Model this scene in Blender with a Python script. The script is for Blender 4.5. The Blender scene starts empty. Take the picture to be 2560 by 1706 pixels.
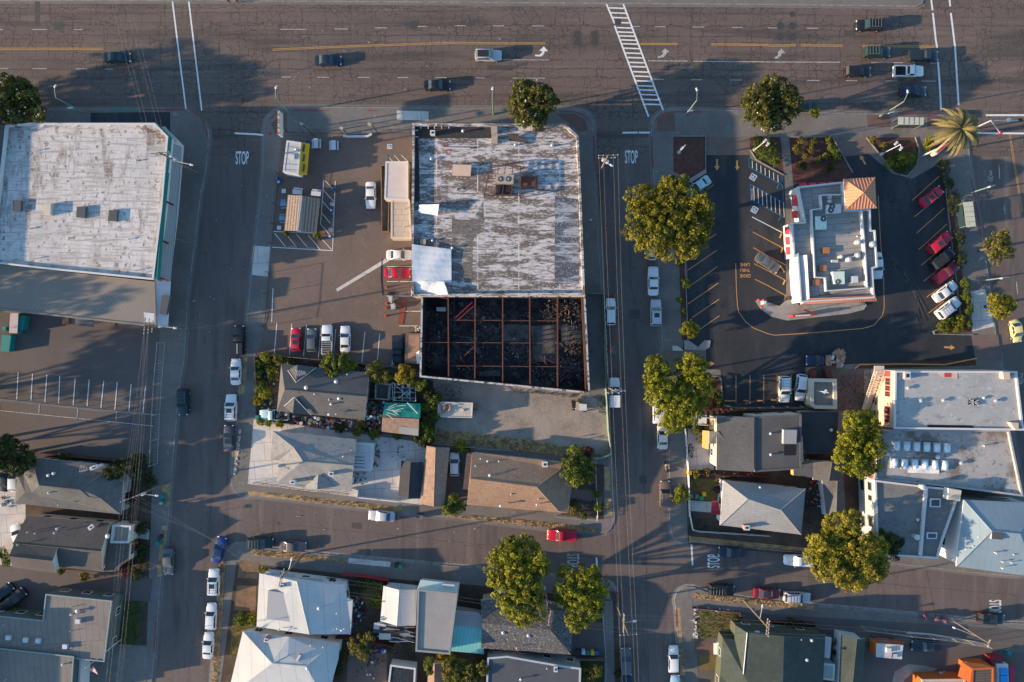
import bpy,math,random
import numpy as np
from math import radians,sin,cos,pi,sqrt,atan2,tan
from mathutils import Vector
from mathutils.geometry import tessellate_polygon
SC=bpy.context.scene
COL=SC.collection
CAMH=125.0;PPM=14.0
cam=bpy.data.cameras.new('camera');camo=bpy.data.objects.new('camera',cam);COL.objects.link(camo)
camo.location=(0,0,CAMH);cam.sensor_width=36;cam.lens=36*CAMH*PPM/2560.0
cam.clip_start=1;cam.clip_end=3000;SC.camera=camo
SUN_EL,SUN_AZ=12.5,190.3
w=bpy.data.worlds.new('World');SC.world=w;w.use_nodes=True
nt=w.node_tree;bg=nt.nodes['Background'];sky=nt.nodes.new('ShaderNodeTexSky')
sky.sky_type='NISHITA';sky.sun_disc=False;sky.sun_elevation=radians(SUN_EL)
sky.sun_rotation=radians(90-SUN_AZ);sky.altitude=50;sky.air_density=1.0;sky.dust_density=0.6;sky.ozone_density=2.5
sm=nt.nodes.new('ShaderNodeVectorMath');sm.operation='MULTIPLY';sm.inputs[1].default_value=(0.88,1.0,1.04)
nt.links.new(sky.outputs[0],sm.inputs[0]);nt.links.new(sm.outputs[0],bg.inputs[0]);bg.inputs[1].default_value=0.15
sl=bpy.data.lights.new('sun','SUN');sl.energy=5.0;sl.angle=radians(0.6);sl.color=(1.0,0.75,0.50)
so=bpy.data.objects.new('sun',sl);COL.objects.link(so)
sd=Vector((cos(radians(SUN_AZ))*cos(radians(SUN_EL)),sin(radians(SUN_AZ))*cos(radians(SUN_EL)),sin(radians(SUN_EL))))
so.rotation_euler=sd.to_track_quat('Z','Y').to_euler();so.location=sd*300
SC.view_settings.view_transform='Standard';SC.view_settings.look='None'
SC.view_settings.exposure=1.3;SC.view_settings.gamma=1
SC.cycles.max_bounces=5;SC.cycles.diffuse_bounces=3;SC.cycles.transmission_bounces=3
ORG=[0.0,0.0,1.08797]
def at(c=None,r=None):
 if c is None:ORG[:]=[0.0,0.0,1.08797]
 else:ORG[:]=[640.0*c,(0,430,860,1276)[r]*1.0,1/3.647]
def P(x,y,h=0.0):
 px=ORG[0]+x*ORG[2];py=ORG[1]+y*ORG[2]
 s=(CAMH-h)/CAMH/PPM
 return Vector(((px-1280)*s,(853-py)*s,h))
def PP(pts,h=0.0):return[P(x,y,h)for x,y in pts]
rnd=random.Random(7)
MATS={}
def mix(nt,f,a,b):
 n=nt.nodes.new('ShaderNodeMix');n.data_type='RGBA'
 if isinstance(f,float):n.inputs[0].default_value=f
 else:nt.links.new(f,n.inputs[0])
 for i,v in((6,a),(7,b)):
  if isinstance(v,tuple):n.inputs[i].default_value=(v[0],v[1],v[2],1)
  else:nt.links.new(v,n.inputs[i])
 return n.outputs[2]
def rng(nt,v,lo,hi,a=0.0,b=1.0):
 n=nt.nodes.new('ShaderNodeMapRange');n.clamp=True
 nt.links.new(v,n.inputs[0])
 for i,q in((1,lo),(2,hi),(3,a),(4,b)):n.inputs[i].default_value=q
 return n.outputs[0]
def mul(nt,a,b,op='MULTIPLY'):
 n=nt.nodes.new('ShaderNodeMath');n.operation=op
 for i,q in((0,a),(1,b)):
  if isinstance(q,(int,float)):n.inputs[i].default_value=q
  else:nt.links.new(q,n.inputs[i])
 return n.outputs[0]
def mapping(nt,src,scale=(1,1,1),rot=0.0,loc=(0,0,0)):
 n=nt.nodes.new('ShaderNodeMapping');nt.links.new(src,n.inputs[0])
 n.inputs['Scale'].default_value=scale;n.inputs['Rotation'].default_value=(0,0,rot);n.inputs['Location'].default_value=loc
 return n.outputs[0]
def noise(nt,src,scale,detail=3.0,rough=0.55,dist=0.0,out=0):
 n=nt.nodes.new('ShaderNodeTexNoise');nt.links.new(src,n.inputs['Vector'])
 n.inputs['Scale'].default_value=scale;n.inputs['Detail'].default_value=detail
 n.inputs['Roughness'].default_value=rough;n.inputs['Distortion'].default_value=dist
 return n.outputs[out]
def mat(name,base,rough=0.85,layers=(),metal=0.0,bump=0.0,bscale=8.0,spec=0.3,coat=0.0,emit=None,trans=0.0):
 """layers, each painted over the last:
    ('n',scale,color,lo,hi[,stretch xyz,rot])  noise blotches     ('c',scale,color,width,masklo) cracks
    ('b',w,h,color,mortar,masklo[,rot,distort]) joints             ('w',scale,color,lo,hi,rot) stripes"""
 if name in MATS:return MATS[name]
 m=bpy.data.materials.new(name);m.use_nodes=True;MATS[name]=m
 nt=m.node_tree;bs=nt.nodes['Principled BSDF']
 geo=nt.nodes.new('ShaderNodeNewGeometry');pos=geo.outputs['Position']
 c=base
 for i,L in enumerate(layers):
  off=(i*17.3,i*9.1,0)
  if L[0]=='n':
   st=L[5]if len(L)>5 else(1,1,1);rt=L[6]if len(L)>6 else 0.0
   f=rng(nt,noise(nt,mapping(nt,pos,st,rt,off),L[1],5.0,0.62),L[3],L[4])
  elif L[0]=='c':
   d=noise(nt,pos,1.2,3.0,0.6,0.0,1)
   vm=nt.nodes.new('ShaderNodeVectorMath');vm.operation='MULTIPLY_ADD'
   nt.links.new(d,vm.inputs[0]);vm.inputs[1].default_value=(0.9,0.9,0);nt.links.new(pos,vm.inputs[2])
   v=nt.nodes.new('ShaderNodeTexVoronoi');v.feature='DISTANCE_TO_EDGE';v.voronoi_dimensions='2D'
   nt.links.new(mapping(nt,vm.outputs[0],(1,1,1),0.0,off),v.inputs['Vector']);v.inputs['Scale'].default_value=L[1]
   f=rng(nt,v.outputs['Distance'],0.0,L[3]*L[1],1.0,0.0)
   f=mul(nt,f,rng(nt,noise(nt,mapping(nt,pos,(1,1,1),0,off),0.16,2.0),L[4],L[4]+0.12))
  elif L[0]=='b':
   rt=L[6]if len(L)>6 else 0.0;ds=L[7]if len(L)>7 else 0.0
   src=mapping(nt,pos,(1,1,1),rt,off)
   if ds:
    d=noise(nt,pos,0.9,4.0,0.65,0.0,1)
    vm=nt.nodes.new('ShaderNodeVectorMath');vm.operation='MULTIPLY_ADD'
    nt.links.new(d,vm.inputs[0]);vm.inputs[1].default_value=(ds,ds,0);nt.links.new(src,vm.inputs[2]);src=vm.outputs[0]
   b=nt.nodes.new('ShaderNodeTexBrick');nt.links.new(src,b.inputs['Vector'])
   b.inputs['Scale'].default_value=1.0;b.inputs['Brick Width'].default_value=L[1];b.inputs['Row Height'].default_value=L[2]
   b.inputs['Mortar Size'].default_value=L[4];b.inputs['Mortar Smooth'].default_value=0.3;b.offset=0.37
   f=b.outputs['Fac']
   if L[5]>0:f=mul(nt,f,rng(nt,noise(nt,mapping(nt,pos,(1,1,1),0,off),0.35,3.0),L[5],L[5]+0.15))
  elif L[0]=='w':
   wv=nt.nodes.new('ShaderNodeTexWave');wv.wave_profile='SIN';wv.bands_direction='X'
   nt.links.new(mapping(nt,pos,(1,1,1),L[5]),wv.inputs['Vector']);wv.inputs['Scale'].default_value=L[1]
   wv.inputs['Distortion'].default_value=0.0
   f=rng(nt,wv.outputs['Fac'],L[3],L[4])
  c=mix(nt,f,c,L[3]if L[0]=='b' else L[2])
 if isinstance(c,tuple):bs.inputs['Base Color'].default_value=(*c,1)
 else:nt.links.new(c,bs.inputs['Base Color'])
 bs.inputs['Roughness'].default_value=rough;bs.inputs['Metallic'].default_value=metal
 bs.inputs['Specular IOR Level'].default_value=spec
 if coat:bs.inputs['Coat Weight'].default_value=coat;bs.inputs['Coat Roughness'].default_value=0.06
 if emit:bs.inputs['Emission Color'].default_value=(*emit,1);bs.inputs['Emission Strength'].default_value=1.0
 if trans:
  tr=nt.nodes.new('ShaderNodeBsdfTranslucent');mx=nt.nodes.new('ShaderNodeMixShader');mx.inputs[0].default_value=trans
  if isinstance(c,tuple):tr.inputs[0].default_value=(*c,1)
  else:nt.links.new(c,tr.inputs[0])
  nt.links.new(bs.outputs[0],mx.inputs[1]);nt.links.new(tr.outputs[0],mx.inputs[2])
  nt.links.new(mx.outputs[0],nt.nodes['Material Output'].inputs[0])
 if bump:
  bp=nt.nodes.new('ShaderNodeBump');bp.inputs['Strength'].default_value=bump;bp.inputs['Distance'].default_value=0.05
  nt.links.new(noise(nt,pos,bscale,4.0,0.6),bp.inputs['Height']);nt.links.new(bp.outputs[0],bs.inputs['Normal'])
 return m
def plain(name,c,rough=0.7,metal=0.0,spec=0.3,coat=0.0):
 return mat(name,c,rough,[('n',3.0,tuple(v*0.8 for v in c),0.45,0.75)],metal,spec=spec,coat=coat)
class MB:
 def __init__(s):s.v=[];s.f=[];s.mi=[];s.ms=[]
 def mid(s,m):
  if m not in s.ms:s.ms.append(m)
  return s.ms.index(m)
 def add(s,vs,fs,m):
  o=len(s.v);k=s.mid(m);s.v+=[tuple(v)for v in vs]
  for f in fs:s.f.append([i+o for i in f]);s.mi.append(k)
  return s
 def sheet(s,poly,z,m):
  """flat polygon, any outline"""
  vs=[(p[0],p[1],z)for p in poly]
  tr=tessellate_polygon([[Vector(v)for v in vs]]);fs=[]
  for a,b,c in tr:
   n=(Vector(vs[b])-Vector(vs[a])).cross(Vector(vs[c])-Vector(vs[a]))
   if abs(n.z)<1e-9:continue
   fs.append((a,b,c)if n.z>0 else(a,c,b))
  return s.add(vs,fs,m)
 def sides(s,poly,z0,z1,m):
  A=sum(poly[i][0]*poly[(i+1)%len(poly)][1]-poly[(i+1)%len(poly)][0]*poly[i][1]for i in range(len(poly)))
  p=list(poly)if A>0 else list(poly)[::-1];n=len(p)
  vs=[(q[0],q[1],z0)for q in p]+[(q[0],q[1],z1)for q in p]
  return s.add(vs,[(i,(i+1)%n,n+(i+1)%n,n+i)for i in range(n)],m)
 def prism(s,poly,z0,z1,m,mtop=None):
  s.sides(poly,z0,z1,m);s.sheet(poly,z1,mtop or m);return s
 def box(s,x,y,z,sx,sy,sz,m,rz=0.0,rx=0.0):
  """z is the bottom"""
  vs=[]
  for dz in(0,sz):
   for dx,dy in((-1,-1),(1,-1),(1,1),(-1,1)):
    a=dx*sx/2;b=dy*sy/2
    vs.append((x+a*cos(rz)-b*sin(rz),y+a*sin(rz)+b*cos(rz),z+dz))
  return s.add(vs,[(3,2,1,0),(4,5,6,7),(0,1,5,4),(1,2,6,5),(2,3,7,6),(3,0,4,7)],m)
 def rod(s,p0,p1,r0,m,r1=None,n=6,cap=True):
  p0=Vector(p0);p1=Vector(p1);r1=r0 if r1 is None else r1
  d=(p1-p0);d=d.normalized()if d.length>1e-6 else Vector((0,0,1))
  u=d.cross(Vector((0,0,1)));u=u.normalized()if u.length>1e-3 else Vector((1,0,0));q=d.cross(u)
  vs=[]
  for p,r in((p0,r0),(p1,r1)):
   for i in range(n):a=2*pi*i/n;vs.append(p+u*(cos(a)*r)+q*(sin(a)*r))
  fs=[((i+1)%n,i,n+i,n+(i+1)%n)for i in range(n)]
  if cap:fs+=[tuple(range(n)),tuple(range(2*n-1,n-1,-1))]
  return s.add(vs,fs,m)
 def cyl(s,x,y,z,r,h,m,n=12,r1=None):return s.rod((x,y,z),(x,y,z+h),r,m,r1,n)
 def ball(s,x,y,z,rx,ry,rz,m,n=10,k=6):
  vs=[(x,y,z-rz)]
  for j in range(1,k):
   t=-pi/2+pi*j/k
   for i in range(n):a=2*pi*i/n;vs.append((x+rx*cos(t)*cos(a),y+ry*cos(t)*sin(a),z+rz*sin(t)))
  vs.append((x,y,z+rz));fs=[]
  for i in range(n):fs.append((0,1+(i+1)%n,1+i));fs.append((len(vs)-1,1+(k-2)*n+i,1+(k-2)*n+(i+1)%n))
  for j in range(k-2):
   for i in range(n):a=1+j*n+i;b=1+j*n+(i+1)%n;fs.append((a,b,b+n,a+n))
  return s.add(vs,fs,m)
 def strip(s,pts,wd,z,m,closed=False):
  """flat ribbon along a line"""
  n=len(pts)
  if closed:pts=list(pts)+[pts[0]]
  for i in range(len(pts)-1):
   a=Vector(pts[i][:2]);b=Vector(pts[i+1][:2]);d=b-a
   if d.length<1e-4:continue
   d.normalize();q=Vector((-d.y,d.x))*wd/2
   e=d*(wd*0.35 if 0<i else 0);g=d*(wd*0.35 if i<len(pts)-2 else 0)
   zz=z+(0.0007 if i%2 else 0.0)
   s.add([(*(a-e+q),zz),(*(a-e-q),zz),(*(b+g-q),zz),(*(b+g+q),zz)],[(0,1,2,3)],m)
  return s
 def wall(s,pts,wd,z0,z1,m,closed=False):
  pts=[Vector(p[:2])for p in pts]
  if closed:pts=pts+[pts[0]]
  for i in range(len(pts)-1):
   a,b=pts[i],pts[i+1];d=b-a
   if d.length<1e-3:continue
   c=(a+b)/2;e=wd*0.98 if(closed or 0<i)else 0
   s.box(c.x,c.y,z0,d.length+e*0.5,wd-0.004*(i%2),z1-z0-0.003*(i%2),m,atan2(d.y,d.x))
  return s
 def build(s,name,parent=None,smooth=False,loc=None):
  me=bpy.data.meshes.new(name)
  off=Vector(loc)if loc is not None else(Vector(parent['_w'])if parent is not None else Vector((0,0,0)))
  me.from_pydata([(v[0]-off.x,v[1]-off.y,v[2]-off.z)for v in s.v],[],s.f)
  for m in s.ms:me.materials.append(m)
  me.polygons.foreach_set('material_index',s.mi)
  if smooth:me.polygons.foreach_set('use_smooth',[True]*len(me.polygons))
  me.update()
  o=bpy.data.objects.new(name,me);COL.objects.link(o)
  if parent is not None:
   o.parent=parent;o.location=off-Vector(parent['_w'])
  else:o.location=off
  o['_w']=tuple(off)
  return o
def tag(o,label,cat,group=None):
 o['label']=label;o['category']=cat
 if group:o['group']=group
 return o
def thing(name,label,cat,loc,group=None,rz=0.0):
 o=bpy.data.objects.new(name,None);COL.objects.link(o);o.location=loc;o.rotation_euler=(0,0,rz)
 o['_w']=tuple(loc);return tag(o,label,cat,group)
def struct(mb,name):
 o=mb.build(name);o['kind']='structure';return o
def cen(poly):
 n=len(poly);return Vector((sum(p[0]for p in poly)/n,sum(p[1]for p in poly)/n,0))
def lerp(a,b,t):return a+(b-a)*t
def inset(poly,d):
 """shrink a polygon by d metres"""
 A=sum(poly[i][0]*poly[(i+1)%len(poly)][1]-poly[(i+1)%len(poly)][0]*poly[i][1]for i in range(len(poly)))
 sg=1 if A>0 else-1;n=len(poly);out=[]
 for i in range(n):
  p0,p1,p2=(Vector(poly[(i+k)%n][:2])for k in(-1,0,1))
  a=(p1-p0).normalized();b=(p2-p1).normalized()
  na=Vector((-a.y,a.x))*sg;nb=Vector((-b.y,b.x))*sg
  q=na+nb;k=q.dot(na)
  out.append(p1+q*(d/k if abs(k)>0.25 else d))
 return out
DK=(0.018,0.017,0.017)
road_m=mat('boulevard_asphalt',(0.1379,0.1017,0.0823),0.9,[('n',0.05,(0.0993,0.0760,0.0649),0.35,0.7),('n',0.5,(0.1268,0.0968,0.0793),0.5,0.75,(0.15,1,1)),('n',0.35,(0.0717,0.0562,0.0484),0.50,0.66,(0.1,1,1)),('n',1.8,(0.0772,0.0593,0.0503),0.56,0.70),('n',0.45,(0.1654,0.1234,0.1017),0.56,0.72,(0.1,1.2,1)),('n',5.0,(0.0662,0.0523,0.0465),0.5,0.8),('b',6.3,3.1,(0.0551,0.0435,0.0387),0.075,0.38,0.0,1.3),('b',4.1,30.0,(0.0441,0.0346,0.0310),0.06,0.42,0.0,1.7),('c',0.7,(0.0386,0.0296,0.0272),0.085,0.44),('n',1.3,(0.0551,0.0444,0.0387),0.68,0.72),('n',0.9,(0.0331,0.0267,0.0252),0.70,0.75,(.25,1,1))],bump=0.15)
street_m=mat('side_street_asphalt',(0.1351,0.1037,0.0890),0.9,[('n',0.06,(0.1026,0.0821,0.0742),0.35,0.65),('n',0.5,(0.0784,0.0626,0.0562),0.50,0.68,(1,0.12,1)),('n',0.45,(0.1629,0.1263,0.1059),0.56,0.72,(1.1,0.1,1)),('n',1.8,(0.0784,0.0615,0.0541),0.58,0.70),('n',6.0,(0.0724,0.0572,0.0509),0.5,0.8),('c',0.22,(0.0543,0.0432,0.0392),0.06,0.50),('n',1.1,(0.0603,0.0486,0.0444),0.68,0.74)],bump=0.12)
lot_m=mat('old_lot_asphalt',(0.1545,0.1106,0.0884),0.9,[('n',0.07,(0.1144,0.0839,0.0684),0.38,0.66),('n',0.9,(0.1774,0.1280,0.1004),0.52,0.8),('n',6.0,(0.1087,0.0820,0.0684),0.5,0.8),('c',0.3,(0.0687,0.0513,0.0431),0.05,0.45),('n',1.0,(0.0687,0.0534,0.0451),0.67,0.74)],bump=0.12)
lotA_m=mat('grey_lot_asphalt',(0.1150,0.0920,0.0819),0.9,[('n',0.09,(0.0879,0.0727,0.0677),0.38,0.66),('n',0.9,(0.0379,0.0315,0.0309),0.66,0.78),('n',6.0,(0.0676,0.0556,0.0523),0.5,0.8)],bump=0.1)
dark_m=mat('fresh_black_asphalt',(0.023,0.026,0.031),0.8,[('n',0.22,(0.046,0.045,0.045),0.48,0.62,(1,.3,1),.6),('n',1.1,(0.012,0.013,0.015),0.58,0.68),('c',.25,(.01,.01,.011),.05,.5),('n',0.12,(0.034,0.034,0.036),0.45,0.72),('n',0.5,(0.045,0.041,0.038),0.60,0.8,(1.0,0.35,1),0.5),('n',7.0,(0.026,0.026,0.028),0.5,0.8)],bump=0.1)
conc_m=mat('sidewalk_concrete',(0.165,0.145,0.128),0.9,[('n',0.15,(0.12,0.106,0.095),0.38,0.66),('n',0.9,(0.23,0.205,0.18),0.60,0.72),('n',1.2,(0.10,0.09,0.08),0.56,0.8),('n',7.0,(0.145,0.13,0.115),0.5,0.8),('b',1.9,1.9,(0.115,0.104,0.093),0.03,0.3,-0.06),('c',0.3,(0.06,0.05,0.045),0.02,0.55)],bump=0.1)
pale_m=mat('pale_concrete',(0.50,0.455,0.41),0.88,[('n',0.25,(0.37,0.34,0.31),0.4,0.7),('n',2.0,(0.22,0.20,0.18),0.6,0.85),('b',3.2,3.2,(0.16,0.14,0.13),0.035,0.0,-0.07),('c',0.2,(0.12,0.1,0.09),0.03,0.5)],bump=0.08)
kerb_m=mat('kerb_concrete',(0.22,0.20,0.18),0.9,[('n',0.8,(0.12,0.11,0.10),0.45,0.7),('b',3.0,50.0,(0.08,0.07,0.065),0.04,0.0)])
dirt_m=mat('yard_dirt',(0.085,0.058,0.042),1.0,[('n',0.4,(0.045,0.036,0.028),0.4,0.65),('n',1.8,(0.12,0.09,0.06),0.58,0.8),('n',1.1,(0.04,0.045,0.018),0.6,0.72),('n',8.0,(0.04,0.03,0.025),0.5,0.8)],bump=0.5,bscale=5)
mulch_m=mat('red_bark_mulch',(0.115,0.048,0.035),1.0,[('n',1.2,(0.07,0.032,0.026),0.4,0.65),('n',9.0,(0.16,0.08,0.055),0.55,0.8),('n',14.0,(0.035,0.02,0.018),0.5,0.75)],bump=0.6,bscale=9)
gravel_m=mat('lot_gravel',(0.30,0.25,0.205),1.0,[('n',0.25,(0.17,0.15,0.13),0.4,0.7),('n',2.5,(0.32,0.27,0.22),0.5,0.75),('n',11.0,(0.11,0.10,0.09),0.5,0.75)],bump=0.7,bscale=5)
straw_m=mat('dry_straw_grass',(0.42,0.26,0.12),1.0,[('n',0.8,(0.16,0.105,0.055),0.42,0.65),('n',5.0,(0.40,0.28,0.14),0.5,0.7),('n',1.6,(0.06,0.065,0.02),0.6,0.75),('n',12.0,(0.10,0.07,0.04),0.52,0.8)],bump=0.8,bscale=10)
brlawn_m=mat('bare_brown_lawn',(0.19,0.115,0.07),1.0,[('n',0.7,(0.12,0.08,0.045),0.42,0.66),('n',3.0,(0.10,0.08,0.035),0.55,0.75)],bump=.5)
lawn_m=mat('short_lawn',(0.045,0.065,0.018),1.0,[('n',0.7,(0.10,0.085,0.028),0.5,0.72),('n',3.0,(0.03,0.045,0.014),0.5,0.75),('n',12.0,(0.02,0.03,0.01),0.5,0.8)],bump=0.8,bscale=10)
drylawn_m=mat('drying_lawn',(0.15,0.11,0.035),1.0,[('n',0.6,(0.06,0.065,0.02),0.5,0.7),('n',3.0,(0.20,0.14,0.06),0.5,0.75),('n',12.0,(0.07,0.05,0.02),0.5,0.8)],bump=0.8,bscale=10)
paver_m=mat('pink_brick_paving',(0.165,0.118,0.098),0.9,[('n',0.5,(0.12,0.09,0.078),0.42,0.7),('b',0.45,0.25,(0.10,0.07,0.06),0.03,0.0),('n',5.0,(0.2,0.15,0.12),0.6,0.85)])
redpave_m=mat('red_brown_corner_paving',(0.135,0.078,0.062),0.9,[('n',0.8,(0.1,0.06,0.05),0.42,0.7),('n',6.0,(0.16,0.11,0.09),0.55,0.85)])
patch_m=mat('asphalt_patch',(0.065,0.058,0.053),0.9,[('n',2.0,(0.08,0.072,0.065),0.45,0.7),('n',9.0,(0.03,0.028,0.027),0.5,0.8)])
steelp_m=mat('steel_cover',(0.085,0.075,0.065),0.6,[('n',8.0,(0.03,0.028,0.026),0.45,0.7)],metal=0.4)
wp_m=mat('white_road_paint',(0.62,0.60,0.57),0.8,[('n',1.4,(0.42,0.40,0.37),0.5,0.75),('n',7.0,(0.16,0.14,0.125),0.60,0.72)])
wpd_m=mat('thin_lane_paint',(0.42,0.40,0.37),0.85,[('n',1.4,(0.28,0.26,0.24),0.45,0.7),('n',6.0,(0.10,0.09,0.08),0.55,0.68)])
wpf_m=mat('worn_white_paint',(0.46,0.44,0.42),0.85,[('n',1.4,(0.28,0.26,0.24),0.45,0.7),('n',5.0,(0.10,0.09,0.08),0.50,0.62)])
yp_m=mat('yellow_road_paint',(0.48,0.25,0.06),0.8,[('n',2.0,(0.40,0.2,0.05),0.5,0.75),('n',7.0,(0.12,0.09,0.06),0.60,0.72)])
op_m=mat('orange_lot_paint',(0.50,0.25,0.075),0.8,[('n',2.0,(0.35,0.18,0.06),0.5,0.75),('n',7.0,(0.08,0.06,0.05),0.60,0.74)])
bp_m=mat('blue_lot_paint',(0.02,0.16,0.27),0.8,[('n',3.0,(0.02,0.10,0.16),0.45,0.75)])
rp_m=mat('red_kerb_paint',(0.25,0.035,0.035),0.8,[('n',1.0,(0.15,0.06,0.05),0.45,0.6),('n',5.0,(0.16,0.13,0.12),0.55,0.7)])
gp_m=plain('green_kerb_paint',(0.03,0.2,0.13))
at()
far=MB();far.sheet([(-700,-700),(700,-700),(700,700),(-700,700)],-0.03,dirt_m);struct(far,'ground')
r=MB();r.sheet([(-260,33.0),(260,33.0),(260,95),(-260,95)],0.0,road_m);struct(r,'boulevard')
r=MB();r.sheet([(-260,-200),(260,-200),(260,32.98),(-260,32.98)],0.0,street_m);struct(r,'street')
A_OUT=[(-1500,248),(-60,250),(300,252),(395,252),(428,252),(445,258),(458,268),(466,277),(476,290),(481,302),(482,320),(478,350),(474,395),(462,450),(448,560),(432,690),(427,790),(424,830),(412,905),(404,1000),(398,1060),(389,1185),(379,1280),(372,1324),(362,1440),(350,1568),(340,1800),(-1500,1800)]
B_OUT=[(671,246),(700,246),(1000,248),(1290,249),(1313,250),(1333,252),(1345,256),(1353,262),(1361,272),(1365,285),(1366,300),(1365,330),(1367,395),(1370,471),(1375,546),(1384,672),(1390,790),(1394,900),(1398,1017),(1403,1055),(1407,1110),(1411,1168),(1413,1186),(1409,1204),(1403,1216),(1393,1225),(1380,1227),(1366,1225),(1262,1217),(1176,1207),(1016,1188),(966,1185),(815,1168),(700,1154),(588,1141),(567,1143),(554,1141),(544,1135),(536,1127),(532,1115),(531,1080),(537,1017),(552,891),(565,760),(577,629),(587,546),(596,470),(603,395),(605,320),(606,300),(608,284),(613,272),(623,262),(634,253),(648,248)]
C_OUT=[(1544,251),(1700,254),(1883,259),(2040,261),(2158,263),(2185,266),(2205,276),(2219,300),(2226,340),(2230,380),(2236,420),(2254,526),(2269,622),(2289,773),(2300,830),(2320,950),(2353,1130),(2370,1240),(2371,1300),(2362,1316),(2345,1325),(2294,1322),(2208,1314),(2143,1306),(2060,1297),(1950,1282),(1853,1272),(1765,1264),(1650,1252),(1592,1246),(1567,1250),(1554,1244),(1545,1234),(1539,1215),(1538,1180),(1541,1150),(1538,1092),(1534,992),(1528,900),(1521,800),(1515,685),(1511,597),(1505,500),(1501,410),(1498,340),(1495,305),(1496,290),(1500,276),(1509,263),(1524,254)]
D_OUT=[(564,1251),(580,1256),(700,1269),(802,1279),(1000,1297),(1117,1306),(1252,1322),(1370,1332),(1388,1335),(1401,1340),(1411,1350),(1417,1365),(1420,1385),(1423,1430),(1428,1568),(1436,1800),(460,1800),(485,1568),(489,1526),(494,1475),(504,1349),(510,1292),(519,1270),(532,1257),(546,1251)]
E_OUT=[(1592,1348),(1630,1363),(1731,1377),(1800,1383),(1871,1391),(2000,1402),(2118,1413),(2250,1425),(2307,1431),(2360,1433),(2400,1430),(2430,1450),(2470,1800),(1575,1800),(1564,1568),(1556,1450),(1552,1395),(1549,1380),(1552,1366),(1560,1355),(1575,1348)]
N_OUT=[(-1500,-500),(-1500,2),(0,3),(588,4),(1170,8),(1765,12),(2105,16),(2118,10),(2124,-5),(2120,-500)]
for nm,o in(('A',A_OUT),('B',B_OUT),('C',C_OUT),('D',D_OUT),('E',E_OUT),('N',N_OUT)):
 poly=PP(o);b=MB();b.prism([p.xy for p in poly],-0.02,0.12,conc_m);struct(b,'sidewalk')
 k=MB();ins=inset([p.xy for p in poly],0.17);out=inset([p.xy for p in poly],-0.012)
 n=len(poly);vs=[(*p,0.0)for p in out]+[(*p,0.13)for p in inset([q.xy for q in poly],0.0)]+[(*p,0.132)for p in ins]+[(*p,0.119)for p in ins]
 fs=[]
 for i in range(n):
  j=(i+1)%n
  for a in range(3):fs.append((a*n+i,(a+1)*n+i,(a+1)*n+j,a*n+j))
 k.add(vs,fs,kerb_m);struct(k,'kerb')
 g=MB();gut=inset([p.xy for p in poly],-0.45)
 vs=[(*p,0.004)for p in gut]+[(*p,0.0045)for p in out]
 g.add(vs,[(i,n+i,n+(i+1)%n,(i+1)%n)for i in range(n)],conc_m if nm in 'ABCN' else kerb_m);struct(g,'gutter')
SURFS=[]
def surf(name,pts,m,z=0.124):SURFS.append((z,len(SURFS),name,[p.xy for p in PP(pts)],m))
surf('driveway',[(209,260),(392,258),(392,330),(350,330),(350,300),(209,300)],dark_m)
surf('parking_lot',[(-200,700),(357,748),(368,760),(360,900),(352,1062),(-200,1012)],lotA_m)
surf('yard',[(-200,1012),(352,1062),(335,1568),(-200,1800)],dirt_m,0.1225)
surf('driveway',[(-100,1290),(332,1322),(352,1332),(345,1382),(250,1378),(-100,1352)],lotA_m,0.128)
surf('driveway',[(-100,1085),(40,1085),(60,1150),(60,1310),(-100,1300)],pale_m,0.1265)
surf('driveway',[(-60,1352),(110,1362),(100,1425),(-60,1418)],lotA_m,0.1272)
surf('lawn',[(253,1378),(330,1384),(318,1482),(247,1476)],lawn_m,0.128)
surf('paving',[(185,1510),(250,1478),(345,1484),(334,1600),(185,1600)],conc_m,0.129)
surf('verge',[(370,1118),(397,1108),(392,1160),(381,1165)],straw_m)
surf('verge',[(372,1208),(384,1208),(375,1325),(362,1325)],straw_m)
surf('garden_path',[(315,1212),(345,1216),(343,1240),(312,1236)],pale_m,0.129)
surf('parking_lot',[(648,310),(948,308),(946,680),(966,678),(964,868),(596,812),(606,755),(618,640),(634,455)],lot_m)
surf('yard',[(588,812),(963,866),(1008,880),(1008,1010),(588,965)],dirt_m)
surf('paving',[(584,963),(980,1018),(970,1160),(570,1112)],pale_m,0.128)
surf('driveway',[(975,1008),(1085,1020),(1068,1172),(965,1162)],lot_m,0.1265)
surf('gravel_lot',[(995,868),(1352,905),(1395,935),(1402,1050),(1380,1046),(1000,1008)],gravel_m,0.1265)
surf('garden',[(1290,1060),(1388,1068),(1386,1193),(1290,1183)],dirt_m,0.128)
surf('garden_path',[(1313,1123),(1385,1130),(1384,1155),(1312,1146)],lot_m,0.132)
surf('weedy_border',[(1005,985),(1130,1000),(1260,1018),(1375,1043),(1370,1056),(1000,1016)],straw_m,0.13)
surf('verge',[(570,1128),(700,1140),(820,1154),(925,1168),(925,1178),(815,1165),(700,1151),(572,1138)],straw_m)
surf('verge',[(1017,1180),(1176,1192),(1300,1205),(1368,1213),(1366,1222),(1262,1213),(1176,1203),(1017,1186)],straw_m)
surf('verge',[(1388,1073),(1401,1073),(1403,1127),(1390,1127)],straw_m)
surf('verge',[(1390,1145),(1404,1145),(1408,1185),(1393,1185)],straw_m)
surf('verge',[(556,820),(570,822),(562,905),(548,905)],straw_m)
surf('verge',[(548,985),(556,985),(542,1098),(534,1096)],straw_m)
surf('corner_paving',[(623,285),(660,256),(660,305),(633,307)],redpave_m)
surf('corner_paving',[(1275,262),(1320,262),(1345,275),(1350,300),(1330,304),(1305,283)],redpave_m)
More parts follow.
